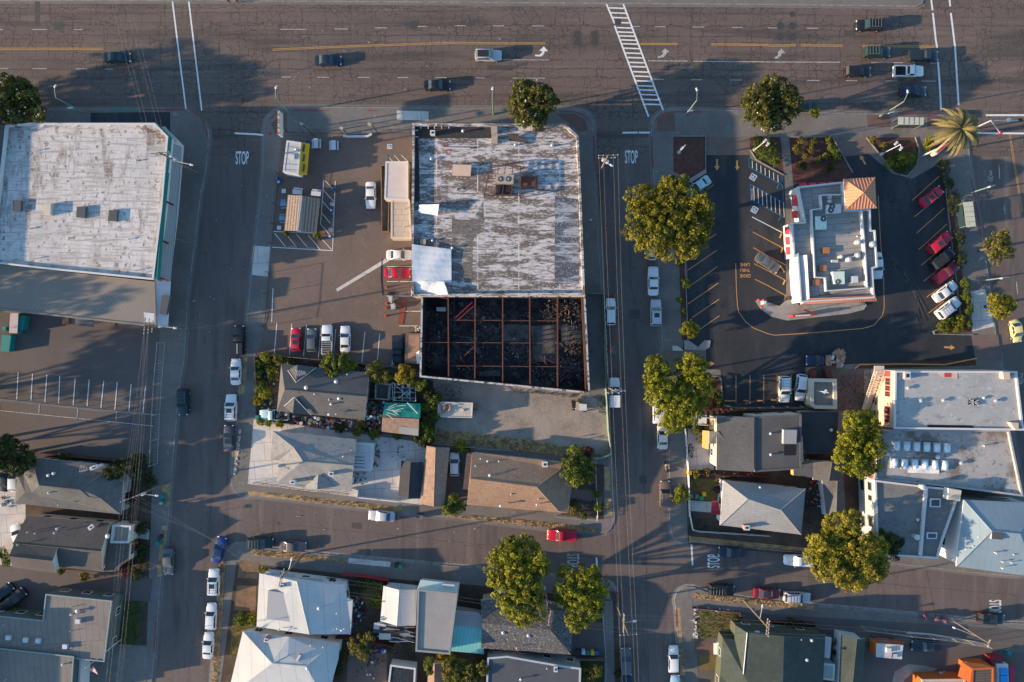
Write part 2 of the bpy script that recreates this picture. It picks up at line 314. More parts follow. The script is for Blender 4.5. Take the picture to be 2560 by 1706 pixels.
surf('driveway',[(583,565),(621,568),(616,636),(577,632)],pale_m,0.1235)
surf('sidewalk_patch',[(912,255),(985,257),(985,278),(912,276)],pale_m,0.1235)
surf('restaurant_parking_lot',[(1571,420),(1583,414),(1621,390),(1622,357),(1722,357),(1722,365),(1800,405),(1812,418),(1955,400),(1936,360),(1990,350),(2050,400),(2095,412),(2165,372),(2172,440),(2190,600),(2205,740),(2143,768),(2235,770),(2298,805),(2243,826),(1970,836),(1860,843),(1850,845),(1850,935),(1660,935),(1655,850),(1565,846),(1580,640),(1573,500)],dark_m)
surf('driveway',[(1522,805),(1622,805),(1622,850),(1525,850)],lot_m,0.1285)
surf('driveway',[(2230,770),(2292,770),(2300,830),(2240,826)],paver_m,0.129)
surf('driveway',[(1622,316),(1722,316),(1722,357),(1622,357)],paver_m)
surf('driveway',[(1912,317),(1990,317),(2012,352),(1936,361)],paver_m)
surf('walkway',[(1795,316),(1812,316),(1824,440),(1832,690),(1806,690),(1803,420)],conc_m,0.1285)
surf('planting_bed',[(1547,314),(1620,314),(1621,388),(1583,413),(1547,395)],mulch_m)
surf('planting_bed',[(1723,316),(1793,316),(1800,402),(1735,368),(1723,345)],mulch_m)
surf('planting_bed',[(1813,316),(1911,316),(1958,398),(1935,420),(1818,424)],mulch_m)
surf('planting_bed',[(1990,317),(2102,317),(2110,345),(2103,380),(2083,405),(2052,398),(2020,355)],mulch_m)
surf('planting_bed',[(2126,318),(2165,318),(2190,340),(2170,352),(2140,360),(2126,345)],mulch_m)
surf('planting_bed',[(2142,372),(2175,370),(2190,440),(2196,540),(2212,640),(2232,765),(2144,766),(2205,735),(2190,600),(2172,440),(2163,395)],mulch_m)
surf('planting_bed',[(1560,585),(1573,585),(1580,780),(1566,780)],mulch_m,0.1285)
surf('planting_bed',[(1620,866),(1655,866),(1657,935),(1690,938),(1850,938),(1850,945),(1610,945)],mulch_m,0.1285)
surf('planting_bed',[(1975,836),(2240,826),(2243,840),(1960,848)],mulch_m,0.129)
surf('lawn',[(2030,362),(2106,350),(2100,383),(2083,403),(2056,397)],lawn_m,0.128)
surf('lawn',[(1727,330),(1760,322),(1788,350),(1790,385),(1745,368),(1728,348)],lawn_m,0.128)
surf('corner_paving',[(1510,275),(1530,262),(1550,262),(1550,303),(1508,303)],redpave_m)
surf('corner_paving',[(1990,265),(2045,266),(2045,293),(1992,292)],redpave_m)
surf('corner_paving',[(2130,266),(2180,268),(2180,300),(2130,298)],redpave_m)
surf('paving',[(2110,335),(2175,345),(2215,330),(2225,400),(2200,470),(2175,440),(2160,372),(2092,412),(2105,380)],conc_m,0.1268)
surf('tan_apron',[(1860,845),(1985,850),(1985,945),(1855,945)],lot_m,0.1268)
surf('yard',[(1575,945),(1985,945),(1985,1110),(2000,1295),(1580,1250)],dirt_m,0.1225)
surf('side_lot',[(1915,850),(2025,850),(2020,1000),(1925,1010)],gravel_m,0.1255)
surf('path',[(1580,985),(1640,1000),(1640,1080),(1580,1080)],pale_m,0.128)
surf('path',[(1585,1150),(1640,1153),(1640,1178),(1588,1174)],pale_m,0.128)
surf('lawn',[(1582,1100),(1650,1102),(1650,1150),(1584,1148)],drylawn_m,0.129)
surf('verge',[(1583,1232),(1765,1250),(1860,1260),(1860,1268),(1765,1260),(1583,1244)],straw_m)
surf('sidewalk_slab',[(2229,670),(2262,664),(2284,750),(2233,762)],pale_m,0.1262)
surf('yard',[(520,1290),(545,1292),(900,1330),(1425,1360),(1440,1800),(470,1800)],dirt_m,0.1225)
surf('sidewalk_strip',[(545,1278),(1110,1330),(1400,1362),(1405,1378),(1100,1345),(900,1330),(545,1290)],conc_m,0.1255)
surf('sidewalk_strip',[(521,1285),(545,1285),(508,1568),(500,1800),(480,1800),(500,1568)],conc_m,0.1262)
surf('sidewalk_strip',[(1385,1380),(1408,1380),(1418,1800),(1392,1800)],conc_m,0.1262)
surf('verge',[(505,1290),(519,1290),(502,1568),(488,1568)],straw_m)
surf('verge',[(580,1261),(700,1273),(800,1284),(800,1292),(700,1286),(580,1275)],straw_m)
surf('driveway',[(802,1282),(898,1291),(896,1303),(800,1294)],pale_m)
surf('lawn',[(552,1287),(598,1290),(592,1330),(546,1327)],brlawn_m,0.127)
surf('lawn',[(545,1345),(590,1346),(588,1405),(538,1402)],brlawn_m,0.127)
surf('lawn',[(536,1410),(588,1412),(582,1508),(528,1508)],drylawn_m,0.127)
surf('garden',[(815,1335),(880,1342),(878,1400),(845,1395)],drylawn_m,0.127)
surf('driveway',[(1316,1440),(1387,1448),(1390,1508),(1312,1504)],lotA_m,0.127)
surf('porch_tiles',[(1320,1425),(1386,1430),(1387,1448),(1318,1442)],redpave_m,0.1275)
surf('lawn',[(1330,1512),(1388,1514),(1392,1700),(1330,1700)],lawn_m,0.127)
surf('patio',[(800,1505),(890,1500),(885,1700),(790,1700)],lot_m,0.1265)
surf('yard',[(1590,1400),(2400,1450),(2400,1800),(1600,1800)],lotA_m,0.1225)
surf('sidewalk_strip',[(1560,1380),(1590,1375),(1605,1568),(1615,1800),(1590,1800),(1575,1568)],conc_m,0.1262)
surf('verge',[(1592,1362),(1765,1380),(1872,1392),(1873,1402),(1765,1392),(1592,1374)],straw_m)
surf('verge',[(1556,1396),(1568,1396),(1574,1476),(1560,1476)],straw_m)
surf('verge',[(1560,1490),(1573,1490),(1578,1552),(1562,1552)],straw_m)
surf('lawn',[(1600,1402),(1690,1410),(1700,1430),(1650,1462),(1600,1472)],drylawn_m,0.127)
surf('lawn',[(1605,1505),(1650,1505),(1650,1540),(1608,1538)],drylawn_m,0.127)
surf('porch_tiles',[(1595,1472),(1648,1474),(1648,1504),(1597,1500)],redpave_m,0.1275)
at(3,3)
surf('rubble',[(1150,1470),(1270,1400),(1400,1410),(1540,1440),(1500,1470),(1330,1470),(1240,1540),(1200,1700),(1100,1700)],gravel_m,0.127)
for k_,(z_,i_,nm_,pl_,m_)in enumerate(sorted(SURFS,key=lambda t:t[:2])):
 b=MB();b.sheet(pl_,0.1215+0.0004*k_,m_);struct(b,nm_)
at()
p=MB()
for c in([(1447,711),(1470,712),(1470,733),(1447,733)],[(1469,1093),(1486,1094),(1486,1112),(1469,1111)],[(808,1201),(832,1202),(832,1217),(808,1214)],[(1145,1240),(1176,1240),(1176,1262),(1145,1260)],[(80,0),(92,0),(92,62),(80,62)],[(1120,150),(1180,150),(1180,162),(1120,162)],[(1940,70),(1965,70),(1965,84),(1940,84)]):
 p.sheet([q.xy for q in PP(c)],0.0045,patch_m)
struct(p,'asphalt_patch')
holes=[(135,60,0.8,'round iron manhole cover in the boulevard left of the long pair of crosswalk lines'),(949,58,0.8,'round iron manhole cover on the lane line above the silver car'),(1326,80,.7,'iron manhole cover, upper left of the four beside the ladder crosswalk'),(1366,80,.7,'iron manhole cover, upper right of the four beside the ladder crosswalk'),(1326,97,.7,'iron manhole cover, lower left of the four beside the ladder crosswalk'),(1366,97,.7,'iron manhole cover, lower right of the four beside the ladder crosswalk'),(1793,60,.7,'iron manhole cover, upper left of the four above the white turn arrow'),(1820,60,.7,'iron manhole cover, upper right of the four above the white turn arrow'),(1793,85,.7,'iron manhole cover, lower left of the four above the white turn arrow'),(1820,85,.7,'iron manhole cover, lower right of the four above the white turn arrow'),(1403,236,.45,'small dark drain cover in the road by the ladder crosswalk foot'),(1480,1292,.55,'round manhole cover in the middle of the lower crossing'),(640,1203,.4,'small manhole cover in the side street near the parked silver sedan'),(1420,51,.6,'manhole cover lying inside the ladder crosswalk'),(1820,33,.5,'dark small manhole cover near the boulevard top edge')]
for x,y,rr,lb in holes:
 b=MB();q=P(x,y);b.cyl(q.x,q.y,0.0,rr,0.012,steelp_m,20)
 if rr>0.6:b.strip([(q.x+(rr+.3)*cos(a*pi/10),q.y+(rr+.3)*sin(a*pi/10))for a in range(20)],0.05,0.006,patch_m,True)
 tag(b.build('manhole_cover',loc=(q.x,q.y,0)),lb,'manhole cover','manhole covers in the roads')
M=MB();S8=0.009
def ln(x0,y0,x1,y1,wd=0.14,m=None,z=S8):M.strip(PP([(x0,y0),(x1,y1)]),wd,z,m or wp_m)
def flush(name):
 global M
 struct(M,name);M=MB()
at(0,0);ln(1563,-60,1695,995,.26);ln(1712,-60,1840,1010,.26);at(3,0)
for a in([(1480,-60),(1500,95)],[(1503,120),(1530,370),(1543,440)],[(1550,565),(1566,780),(1578,1010)],[(1650,-60),(1660,60)],[(1667,120),(1705,430),(1738,960)],[(1985,1052),(2500,1052)],[(1900,1215),(2500,1220)]):M.strip(PP(a),.32,S8,wp_m)
flush('crosswalk')
at(2,0);M.strip(PP([(832,-40),(870,60),(935,215)]),.3,S8,wp_m);M.strip(PP([(935,235),(1245,1065)]),.3,S8,wp_m);M.strip(PP([(985,-40),(1385,1025)]),.3,S8,wp_m)
for y in(32,75,120,163,208,255,295,330,367,402,443,487,528,572,610,657,697,740,785,823,865,910,953):
 xl=935+(y-235)*310/830.0;xr=985+(y+40)*400/1065.0
 ln(xl+10,y-2,xr-8,y+3,.24,wp_m,S8+.002)
flush('crosswalk')
for c,L in((0,[(0,25,270),(290,428,271),(675,755,271),(0,75,628),(295,425,628),(690,797,630),(957,1035,632)]),(1,[(218,460,269),(717,838,266),(1080,1195,256),(1457,1555,242),(1815,1910,237),(2162,2263,237),(232,317,704),(555,665,706),(927,1037,707),(1288,1387,708),(1630,1738,709),(2005,2087,712),(2250,2334,546)]),(2,[(185,288,238),(1100,1165,242),(1302,1400,245),(1645,1752,248),(2005,2100,251),(5,302,714),(1292,1385,725),(1628,1736,729),(1985,2095,731),(0,338,548)]),(3,[(0,100,256),(355,455,259),(0,110,735),(355,468,735),(710,812,737),(1065,1180,740),(1400,1532,741),(940,1230,573),(1470,1545,578)])):
 at(c,0)
 for a,b,y in L:ln(a,y,b,y,.11,wpd_m)
at(2,0);ln(1240,556,1600,559,.13,wpf_m);ln(1655,560,2334,566,.13,wpf_m);at(3,0);ln(0,567,660,569,.13,wpf_m)
at(3,1)
for a in((2105,-60,2112,62),(2153,305,2162,385),(2215,725,2222,770),(2265,1005,2275,1115),(2080,850,2115,850)):ln(*a,.14,wpf_m)
at(0,0);ln(2140,1217,2334,1226,.3);at(1,0);ln(0,1226,80,1235,.3);at(2,0);ln(1007,1212,1145,1210,.3);ln(1155,1211,1257,1211,.3)
at(2,3);ln(770,430,775,528,.3);ln(1636,305,1646,502,.3)
flush('road_marking')
at(0,0)
for d in(-6,6):
 at(0,0);ln(-60,446+d,940,447+d,.085,yp_m)
 at(1,0);M.strip(PP([(150,455+d),(900,422+d),(1500,401+d),(1750,396+d),(2334,397+d)]),.085,S8,yp_m)
 at(2,0);ln(0,397+d,305,397+d,.085,yp_m);ln(1165,402+d,1510,402+d,.1,yp_m);ln(1815,406+d,2334,412+d,.1,yp_m)
 at(3,0);ln(0,418+d,255,415+d,.09,yp_m);ln(300,415+d,680,418+d,.09,yp_m);ln(860,420+d,1530,428+d,.11,yp_m)
 ln(2205+d,1225,2262+d,1600,.09,yp_m);at(3,1);ln(2260+d,0,2318+d,365,.09,yp_m)
flush('centre_line')
def arrow(pts,m,z):M.sheet([p.xy for p in PP(pts)],z,m)
at(2,0);arrow([(210,500),(250,502),(270,485),(273,468),(248,464),(290,424),(328,468),(298,468),(290,500),(262,517),(210,515)],wp_m,S8)
arrow([(1327,518),(1355,512),(1375,498),(1380,480),(1362,478),(1397,442),(1437,480),(1412,480),(1404,500),(1380,522),(1330,530)],wpf_m,S8)
at(3,0);arrow([(58,525),(85,512),(98,490),(90,480),(122,446),(160,490),(130,485),(118,510),(95,530),(62,538)],wpf_m,S8)
flush('turn_arrow')
seam_m=mat('tar_seam',(0.042,0.037,0.034),0.7,[('n',0.8,(0.085,0.073,0.063),0.5,0.6)])
def seam(pts,wd,m=None,z=0.006,amp=.25,seed=0):
 R=random.Random(seed);w=[p.xy for p in PP(pts)];q=[]
 for i in range(len(w)-1):
  n=max(2,int((w[i+1]-w[i]).length/1.2))
  for k in range(n):u=w[i].lerp(w[i+1],k/n);q.append((u.x+R.uniform(-amp,amp),u.y+R.uniform(-amp,amp)))
 q.append(tuple(w[-1]));M.strip(q,wd,z,m or seam_m)
at()
for k,(a,wd)in enumerate([([(0,33),(1170,24),(2353,42)],.09),([(0,52),(900,54),(1400,62),(2110,60)],.11),([(0,81),(588,80),(2100,86)],.13),([(588,101),(1765,106)],.07),([(0,160),(1380,158),(2130,165)],.13),([(0,193),(588,193),(1160,196),(1430,205)],.08),([(0,228),(1480,235),(2160,240)],.09)]):seam(a,wd,None,.006,.10,k)
for k in range(34):x=25+k*68+(k*37%23);y0=22+(k*29%60);seam([(x,y0),(x+(k*13%17)-8,y0+50+(k*31%90))],.07,None,.0065,.22,40+k)
for k,(a,wd)in enumerate([([(1440,420),(1450,640),(1475,900),(1482,1180),(1490,1568)],.08),([(1420,560),(1478,760)],.06),([(450,470),(520,700),(515,900),(470,1300),(430,1568)],.06),([(560,500),(600,600)],.06),([(600,1200),(900,1230),(1200,1262),(1440,1290)],.06),([(1592,1300),(1900,1330),(2353,1370)],.08),([(1395,1230),(1480,1238),(1560,1250)],.06),([(1395,1345),(1490,1352)],.06),([(2130,1310),(2150,1420)],.08),([(1360,860),(1520,862)],.06),([(430,760),(565,770)],.05)]):seam(a,wd,None,.006,.10,90+k)
flush('road_seam')
L2=0.156
at(0,2)
for a in((172,258,158,505),(302,272,288,515),(432,282,415,530),(550,292,540,540),(690,312,672,557),(818,325,798,570),(950,338,925,585),(1073,348,1052,600),(1200,367,1180,612),(1330,385,1308,628)):ln(*a,.15,wp_m,L2)
ln(-40,603,1400,748,.12,wpf_m,L2)
for x,y0,y1 in((5,520,600),(365,550,645),(714,590,680),(1068,615,715)):ln(x,y0,x-7,y1,.12,wpf_m,L2)
at()
for a in((637,743,631,812),(671,745,666,816),(705,748,698,818),(738,753,732,824),(772,757,766,828),(839,763,832,833),(873,767,867,838),(906,772,901,842),(628,663,625,740)):ln(*a,.14,wp_m,L2)
at(1,1)
for a in((1195,865,1420,865),(1195,1000,1420,1000),(1195,1133,1450,1133),(1360,1272,1505,1272),(1305,1405,1480,1405)):ln(*a,.11,wp_m,L2)
M.sheet([p.xy for p in PP([(730,1070),(745,1092),(1225,808),(1195,785)])],L2,pale_m)
for a in([(725,85),(712,380),(700,720),(440,705),(150,688)],[(620,80),(605,280),(590,480)],[(560,562),(160,545)]):M.strip(PP(a),.13,L2,wp_m)
for a in((632,82,715,168),(620,170,715,278),(610,270,708,390),(600,375,680,470),(590,478,695,600),(475,575,590,712),(583,590,690,710),(370,568,465,682),(275,565,360,672),(172,560,272,685)):ln(*a,.12,wp_m,L2+.002)
at(1,0)
for a in((1200,1413,1385,1413),(1200,1413,1200,1475)):ln(*a,.1,bp_m,L2)
for a in((1215,1440,1260,1490),(1262,1418,1320,1485),(1325,1418,1390,1480)):ln(*a,.1,wp_m,L2+.002)
M.sheet([p.xy for p in PP([(1198,1318),(1243,1318),(1243,1362),(1198,1362)])],L2,wp_m);M.sheet([p.xy for p in PP([(1203,1323),(1238,1323),(1238,1357),(1203,1357)])],L2+.003,bp_m)
flush('parking_marking')
def acc(cx,cy,s,a):
 """wheelchair symbol in a square frame, in surveyed units, turned by a"""
 def q(x,y):return(cx+s*(x*cos(a)-y*sin(a)),cy+s*(x*sin(a)+y*cos(a)))
 M.sheet([p.xy for p in PP([q(-1,-1),q(1,-1),q(1,1),q(-1,1)])],L2,bp_m)
 M.strip(PP([q(-.95,-.95),q(.95,-.95),q(.95,.95),q(-.95,.95)]),.1,L2+.003,wp_m,True)
 M.strip(PP([q(-.1,-.6),q(-.1,.1),q(.35,.1),q(.55,.6)]),.09,L2+.003,wp_m)
 M.strip(PP([q(-.1+.5*cos(t/8*4.5+1.0),.25+.45*sin(t/8*4.5+1.0))for t in range(9)]),.07,L2+.003,wp_m)
at(2,1);acc(2196,50,27,.55);acc(2208,348,27,.55)
at(1,0);M.strip(PP([(1216,1328),(1216,1341),(1226,1341),(1231,1352)]),.09,L2+.006,wp_m)
M.strip(PP([(1217+9*cos(t/8*4.5+1),1345+8*sin(t/8*4.5+1))for t in range(9)]),.07,L2+.006,wp_m)
flush('parking_marking')
at(2,1)
for a in((1585,752,1858,568),(1587,907,1865,717),(1615,1045,1870,865),(1600,1207,1878,1015),(1640,1330,1885,1163),(1705,1440,1890,1312),(1770,165,1837,120),(1700,500,1850,420)):ln(*a,.12,op_m,L2)
tyre1_m=mat('tyre_mark_dark',(0.011,0.012,0.013),.8,[('n',.8,(0.03,0.03,0.031),.45,.6)]);tyre2_m=mat('tyre_mark_dusty',(0.075,0.067,0.06),.9,[('n',.8,(0.03,0.03,0.031),.45,.6)])
M.strip(PP([(2037,835),(2043,1050),(2052,1210),(2065,1280),(2130,1370),(2200,1425),(2334,1478)]),.12,L2,op_m)
at(3,1);M.strip(PP([(0,1478),(60,1490),(400,1468),(860,1428),(960,1400),(1040,1310),(1056,1230),(1050,1000),(1020,600),(1000,220)]),.12,L2,op_m)
for k in range(9):seam([(1050+12*k,700+22*k),(1180+14*k,830+26*k),(1300+8*k,960+30*k),(1400-6*k,1120+26*k),(1500-16*k,1290+22*k)],.13+.03*(k%3),tyre1_m if k%2 else tyre2_m,.150+.0006*k,.05,k)
for a in((1310,262,1555,42),(1330,412,1590,200),(1350,560,1607,330),(1370,710,1627,477),(1395,852,1640,645),(1415,998,1660,800),(1440,1145,1690,960),(1460,1288,1715,1090)):ln(*a,.12,op_m,L2)
for a in((0,625,140,700),(0,770,155,850),(0,905,165,995),(0,1040,170,1135)):ln(*a,.13,op_m,L2)
at(2,1)
for a in((2192,550,2334,625),(2200,693,2334,770),(2205,838,2334,905),(2212,980,2334,1040)):ln(*a,.13,op_m,L2)
ln(2185,412,2460,555,.14,wp_m,L2)
at(2,2)
for x in(2040,2167,2293):ln(x,285,x,545,.12,op_m,L2)
at(3,2)
for a in((82,280,82,540),(210,280,215,540)):ln(*a,.12,op_m,L2)
def darrow(cx,cy,a,s=1.0,m=None):
 pts=[(-50,-8),(10,-8),(10,-24),(50,0),(10,24),(10,8),(-50,8)]
 M.sheet([p.xy for p in PP([(cx+s*(x*cos(a)-y*sin(a)),cy+s*(x*sin(a)+y*cos(a)))for x,y in pts])],L2,m or op_m)
at(2,0);darrow(1867,1507,pi/2,1.05);darrow(2050,1512,pi/2,.9);at(3,0);darrow(860,1460,-2.1,1.0);at(3,2);darrow(1650,33,0.05,1.0);at(2,2);darrow(1795,180,0,1.0)
flush('lot_marking')
at()
Z=150/163.2
def q(x,y):return((1860+x*150/1307.0)/1.08797,(380+y*180/1568.0)/1.08797)
for a in([(97,120),(110,340),(830,730),(830,560)],[(130,710),(155,1060),(400,1180),(780,1385),(870,1430),(855,1115),(470,895),(130,710)],[(820,545),(870,1430)]):M.strip(PP([q(*t)for t in a]),.12,L2,bp_m)
for i in range(7):M.strip(PP([q(172+93*i,200+51*i),q(178+93*i,360+51*i)]),.12,L2+.002,wp_m)
for i in range(8):M.strip(PP([q(203+93*i,755+51*i),q(218+93*i,1070+51*i)]),.12,L2+.002,wp_m)
for a in([(750,715),(710,810)],[(790,1420),(740,1510)]):M.strip(PP([q(*t)for t in a]),.2,L2+.002,bp_m)
flush('parking_marking')
KZ=0.140
for c,r_,pts in((0,0,[(1285,1003),(1690,1003)]),(1,0,[(335,1010),(660,1012)]),(1,0,[(1020,1012),(1105,1012)]),(1,0,[(230,1010),(180,1040),(135,1090)]),(2,0,[(430,1020),(560,1022),(640,1045),(710,1110)]),(2,0,[(742,1240),(748,1400),(760,1568)]),(2,0,[(1300,1110),(1340,1065),(1400,1035),(1500,1022),(1730,1025)]),(2,0,[(1272,1240),(1285,1540)]),(0,0,[(1740,1010),(1800,1045),(1850,1100),(1880,1180),(1890,1250)]),(3,1,[(1850,60),(1920,440),(1935,600)]),(0,3,[(1430,1010),(1405,1300)]),(2,3,[(905,700),(950,760),(958,830)]),(3,0,[(1200,1038),(1540,1042)]),(2,3,[(1497,900),(1502,1060)])):
 at(c,r_);M.strip(PP(pts),.22,KZ,rp_m)
at(0,0);M.strip(PP([(1010,1002),(1280,1002)]),.2,KZ,gp_m)
flush('kerb_paint')
def text(s,cx,cy,hgt,wid,ang,m,z):
 """painted lettering: height and width in metres, ang = direction of reading"""
 cu=bpy.data.curves.new('t','FONT');cu.body=s;cu.align_x='CENTER';cu.align_y='CENTER';cu.size=1.0;cu.offset=0.012
 o=bpy.data.objects.new('t',cu);COL.objects.link(o);bpy.context.view_layer.update()
 me=bpy.data.meshes.new_from_object(o.evaluated_get(bpy.context.evaluated_depsgraph_get()));bpy.data.objects.remove(o)
 xs=[v.co.x for v in me.vertices];ys=[v.co.y for v in me.vertices]
 mx,my=(max(xs)+min(xs))/2,(max(ys)+min(ys))/2;kx=wid/(max(xs)-min(xs));ky=hgt/(max(ys)-min(ys))
 for v in me.vertices:
  x=(v.co.x-mx)*kx;y=(v.co.y-my)*ky;v.co=(x*cos(ang)-y*sin(ang),x*sin(ang)+y*cos(ang),0)
 me.materials.clear();me.materials.append(m);q=P(cx,cy,z);o=bpy.data.objects.new('painted_lettering',me);COL.objects.link(o)
 o.location=q;o['kind']='structure';return o
at(0,0);text('STOP',2208,1440,2.35,2.35,0,wp_m,S8);at(2,0);text('STOP',1088,1432,2.35,2.25,0,wp_m,S8)
at(2,3);text('STOP',1838,465,2.2,2.4,pi/2,wp_m,S8);text('STOP',558,458,2.2,2.4,-pi/2,wpf_m,S8);at(3,3);text('STOP',2072,878,2.2,2.35,-pi/2,wp_m,S8)
at(2,1);text('DRIVE',2127,948,.62,1.85,pi,op_m,L2);text('THRU',2125,897,.62,1.75,pi,op_m,L2);text('LANE',2122,848,.62,1.7,pi,op_m,L2);text('NO PARKING',2190,205,.35,2.0,-pi/2,wpf_m,L2+.003)
at(1,1);text('NO PARKING',495,697,.4,1.8,-.03,wpf_m,L2+.004);text('NO PARKING',697,475,.4,1.8,pi/2,wpf_m,L2+.004)
text('NO PARKING',335,683,.35,1.6,-.03,wpf_m,L2+.004)
def sharrow(cx,cy,a):
 def q(x,y):return(cx+x*cos(a)-y*sin(a),cy+x*sin(a)+y*cos(a))
 for d in(0,22):M.strip(PP([q(-25,55+d-25),q(0,55+d),q(25,55+d-25)]),.12,S8,wpf_m)
 for yy in(-12,14):M.strip(PP([q(13*cos(t*pi/4),yy*1.2+10*sin(t*pi/4))for t in range(8)]),.08,S8,wpf_m,True)
 M.strip(PP([q(0,-15),q(8,0),q(0,15)]),.08,S8,wpf_m)
at(3,1);sharrow(2030,10,0);at(3,2);sharrow(2310,290,.1);flush('bike_marking')
GZ=0.12
def roofm(name,c,c2,c3=None,fine=9.0,**k):
 L=[('n',0.25,tuple(v*.9 for v in c2),0.4,0.66),('n',1.2,tuple(v*0.68 for v in c),0.54,0.68),('n',2.6,tuple(v*1.35 for v in c),0.58,0.72),('n',fine,tuple(v*0.62 for v in c),0.46,0.78)]
 if c3:L.append(('n',1.1,c3,0.58,0.75))
 return mat(name,c,0.95,L+list(k.get('extra',[])),spec=0.15,bump=k.get('bump',0.2),bscale=6)
wroof_m=mat('weathered_white_roof',(0.52,0.485,0.46),0.8,[('n',0.09,(0.33,0.31,0.29),0.46,0.64),('n',1.2,(0.36,0.32,0.28),0.48,0.75,(1,0.25,1)),('n',0.5,(0.16,0.125,0.098),0.53,0.66,(1.0,0.3,1)),('n',1.5,(0.11,0.088,0.07),0.565,0.65,(1,0.7,1)),('n',.9,(.30,.27,.24),.5,.6,(.2,2.5,1)),('b',2.9,1.02,(0.46,0.41,0.375),0.035,0.0,-0.08,0.0),('n',6.0,(0.5,0.45,0.42),0.5,0.8)],bump=0.1)
store_m=mat('peeling_white_coated_roof',(0.52,0.485,0.465),0.85,[('n',2.0,(0.38,0.345,0.33),0.45,0.75),('n',0.45,(0.105,0.08,0.068),0.475,0.55,(0.45,1.7,1)),('n',2.4,(0.11,0.085,0.072),0.52,0.60,(0.35,1.6,1)),('b',40.0,1.05,(0.12,0.094,0.08),0.16,0.44,0.0,0.25),('n',3.2,(0.42,0.39,0.375),0.55,0.64,(0.6,1.4,1)),('n',8.0,(0.2,0.165,0.148),0.52,0.66),('b',7.0,60.0,(0.5,0.46,0.44),0.12,0.4,0.0,0.12)],bump=0.2)
blacktar_shade_m=mat('black_felt_and_shade',(0.035,0.031,0.03),0.85,[('n',1.0,(0.06,0.052,0.047),0.5,0.75)])
char_m=mat('charred_rubble',(0.022,0.0205,0.021),0.9,[('n',0.35,(0.085,0.075,0.068),0.50,0.64),('n',1.6,(0.10,0.085,0.075),0.58,0.70),('n',0.9,(0.004,0.004,0.004),0.5,0.65),('n',8.0,(0.02,0.02,0.02),0.5,0.7)],bump=1.0,bscale=3)
rust_m=mat('rusted_steel',(0.12,0.043,0.025),0.8,[('n',1.6,(0.10,0.035,0.02),0.45,0.7),('n',0.7,(0.03,0.022,0.02),0.62,0.72)])
graysh_m=roofm('grey_asphalt_shingle',(0.125,0.118,0.112),(0.105,0.099,0.094),extra=[('b',0.9,0.28,(0.07,0.067,0.064),0.02,0.0,-0.08)])
slate_m=roofm('speckled_slate_shingle',(0.135,0.13,0.125),(0.10,0.098,0.095),extra=[('b',0.9,0.28,(0.07,0.067,0.064),0.02,0.0,-0.09)])
brsh_m=roofm('dark_brown_shingle',(0.125,0.105,0.092),(0.10,0.086,0.076),extra=[('b',0.9,0.28,(0.07,0.06,0.052),0.02,0.0,-0.09)])
tansh_m=roofm('tan_brown_shingle',(0.36,0.225,0.145),(0.33,0.205,0.135),extra=[('n',7.0,(0.16,0.10,0.07),0.5,0.7,(2.2,.4,1)),('b',0.9,0.28,(0.15,0.095,0.065),0.02,0.0,-0.09)])
brown_m=roofm('smooth_brown_roll_roof',(0.30,0.195,0.14),(0.27,0.175,0.125),extra=[('b',1.2,1.2,(0.15,0.10,0.075),0.02,0.0,-0.09)])
charsh_m=roofm('charcoal_shingle',(0.055,0.055,0.058),(0.042,0.042,0.045))
pebble_m=mat('dark_pebble_roof',(0.095,0.09,0.088),1.0,[('n',3.2,(0.30,0.28,0.26),0.56,0.66),('n',3.0,(0.03,0.03,0.032),0.5,0.66,(1,1,1),1.0)],bump=0.6,bscale=4)
dkgreen_m=roofm('dark_green_shingle',(0.062,0.075,0.062),(0.05,0.06,0.052))
ltgray_m=mat('light_grey_speckled_shingle',(0.28,0.277,0.27),0.95,[('n',0.3,(0.235,0.232,0.228),0.4,0.7),('n',5.5,(0.16,0.16,0.16),0.52,0.66),('b',0.9,0.3,(0.2,0.2,0.2),0.03,0.0,-0.09)],bump=0.3)
gray2_m=roofm('mottled_grey_roof',(0.26,0.25,0.235),(0.235,0.225,0.215),(0.14,0.135,0.13))
tarroof_m=mat('tan_mineral_roll_roof',(0.235,0.20,0.165),0.95,[('n',0.2,(0.20,0.17,0.145),0.4,0.7),('w',0.55,(0.205,0.175,0.145),0.3,0.8,0.6),('n',5.0,(0.17,0.145,0.12),0.5,0.8)],bump=0.15)
rollgray_m=mat('grey_rolled_roofing',(0.22,0.185,0.155),0.95,[('n',0.3,(0.175,0.15,0.13),0.4,0.7),('b',1.1,12.0,(0.085,0.077,0.07),0.03,0.0,-0.09),('n',6.0,(0.11,0.10,0.092),0.5,0.8)],bump=0.15)
restroof_m=mat('restaurant_grey_roof',(0.29,0.27,0.245),0.9,[('n',0.3,(0.22,0.21,0.195),0.4,0.7),('n',1.3,(.13,.125,.12),.6,.72),('b',1.1,9.0,(0.13,0.125,0.12),0.045,0.0,1.5),('n',2.0,(0.16,0.155,0.15),0.62,0.8)],bump=0.1)
white_m=mat('white_membrane_roof',(0.44,0.435,0.42),0.75,[('n',0.3,(0.39,0.385,0.37),0.4,0.7),('n',1.2,(0.30,0.29,0.275),0.6,0.8,(1,2,1)),('b',2.6,40.0,(0.28,0.275,0.265),0.05,0.0,-0.05),('n',5.0,(0.38,0.37,0.355),0.5,0.85)],bump=0.05)
white2_m=mat('white_flat_roof',(0.33,0.325,0.31),0.8,[('n',0.25,(0.28,0.275,0.26),0.4,0.7),('n',0.7,(0.19,0.165,0.14),0.56,0.72,(1,2,1)),('n',2.2,(0.16,0.14,0.12),0.62,0.70,(.5,1.5,1)),('n',1.0,(.42,.41,.40),.58,.7),('n',6.0,(0.27,0.262,0.25),0.5,0.8)],bump=0.1)
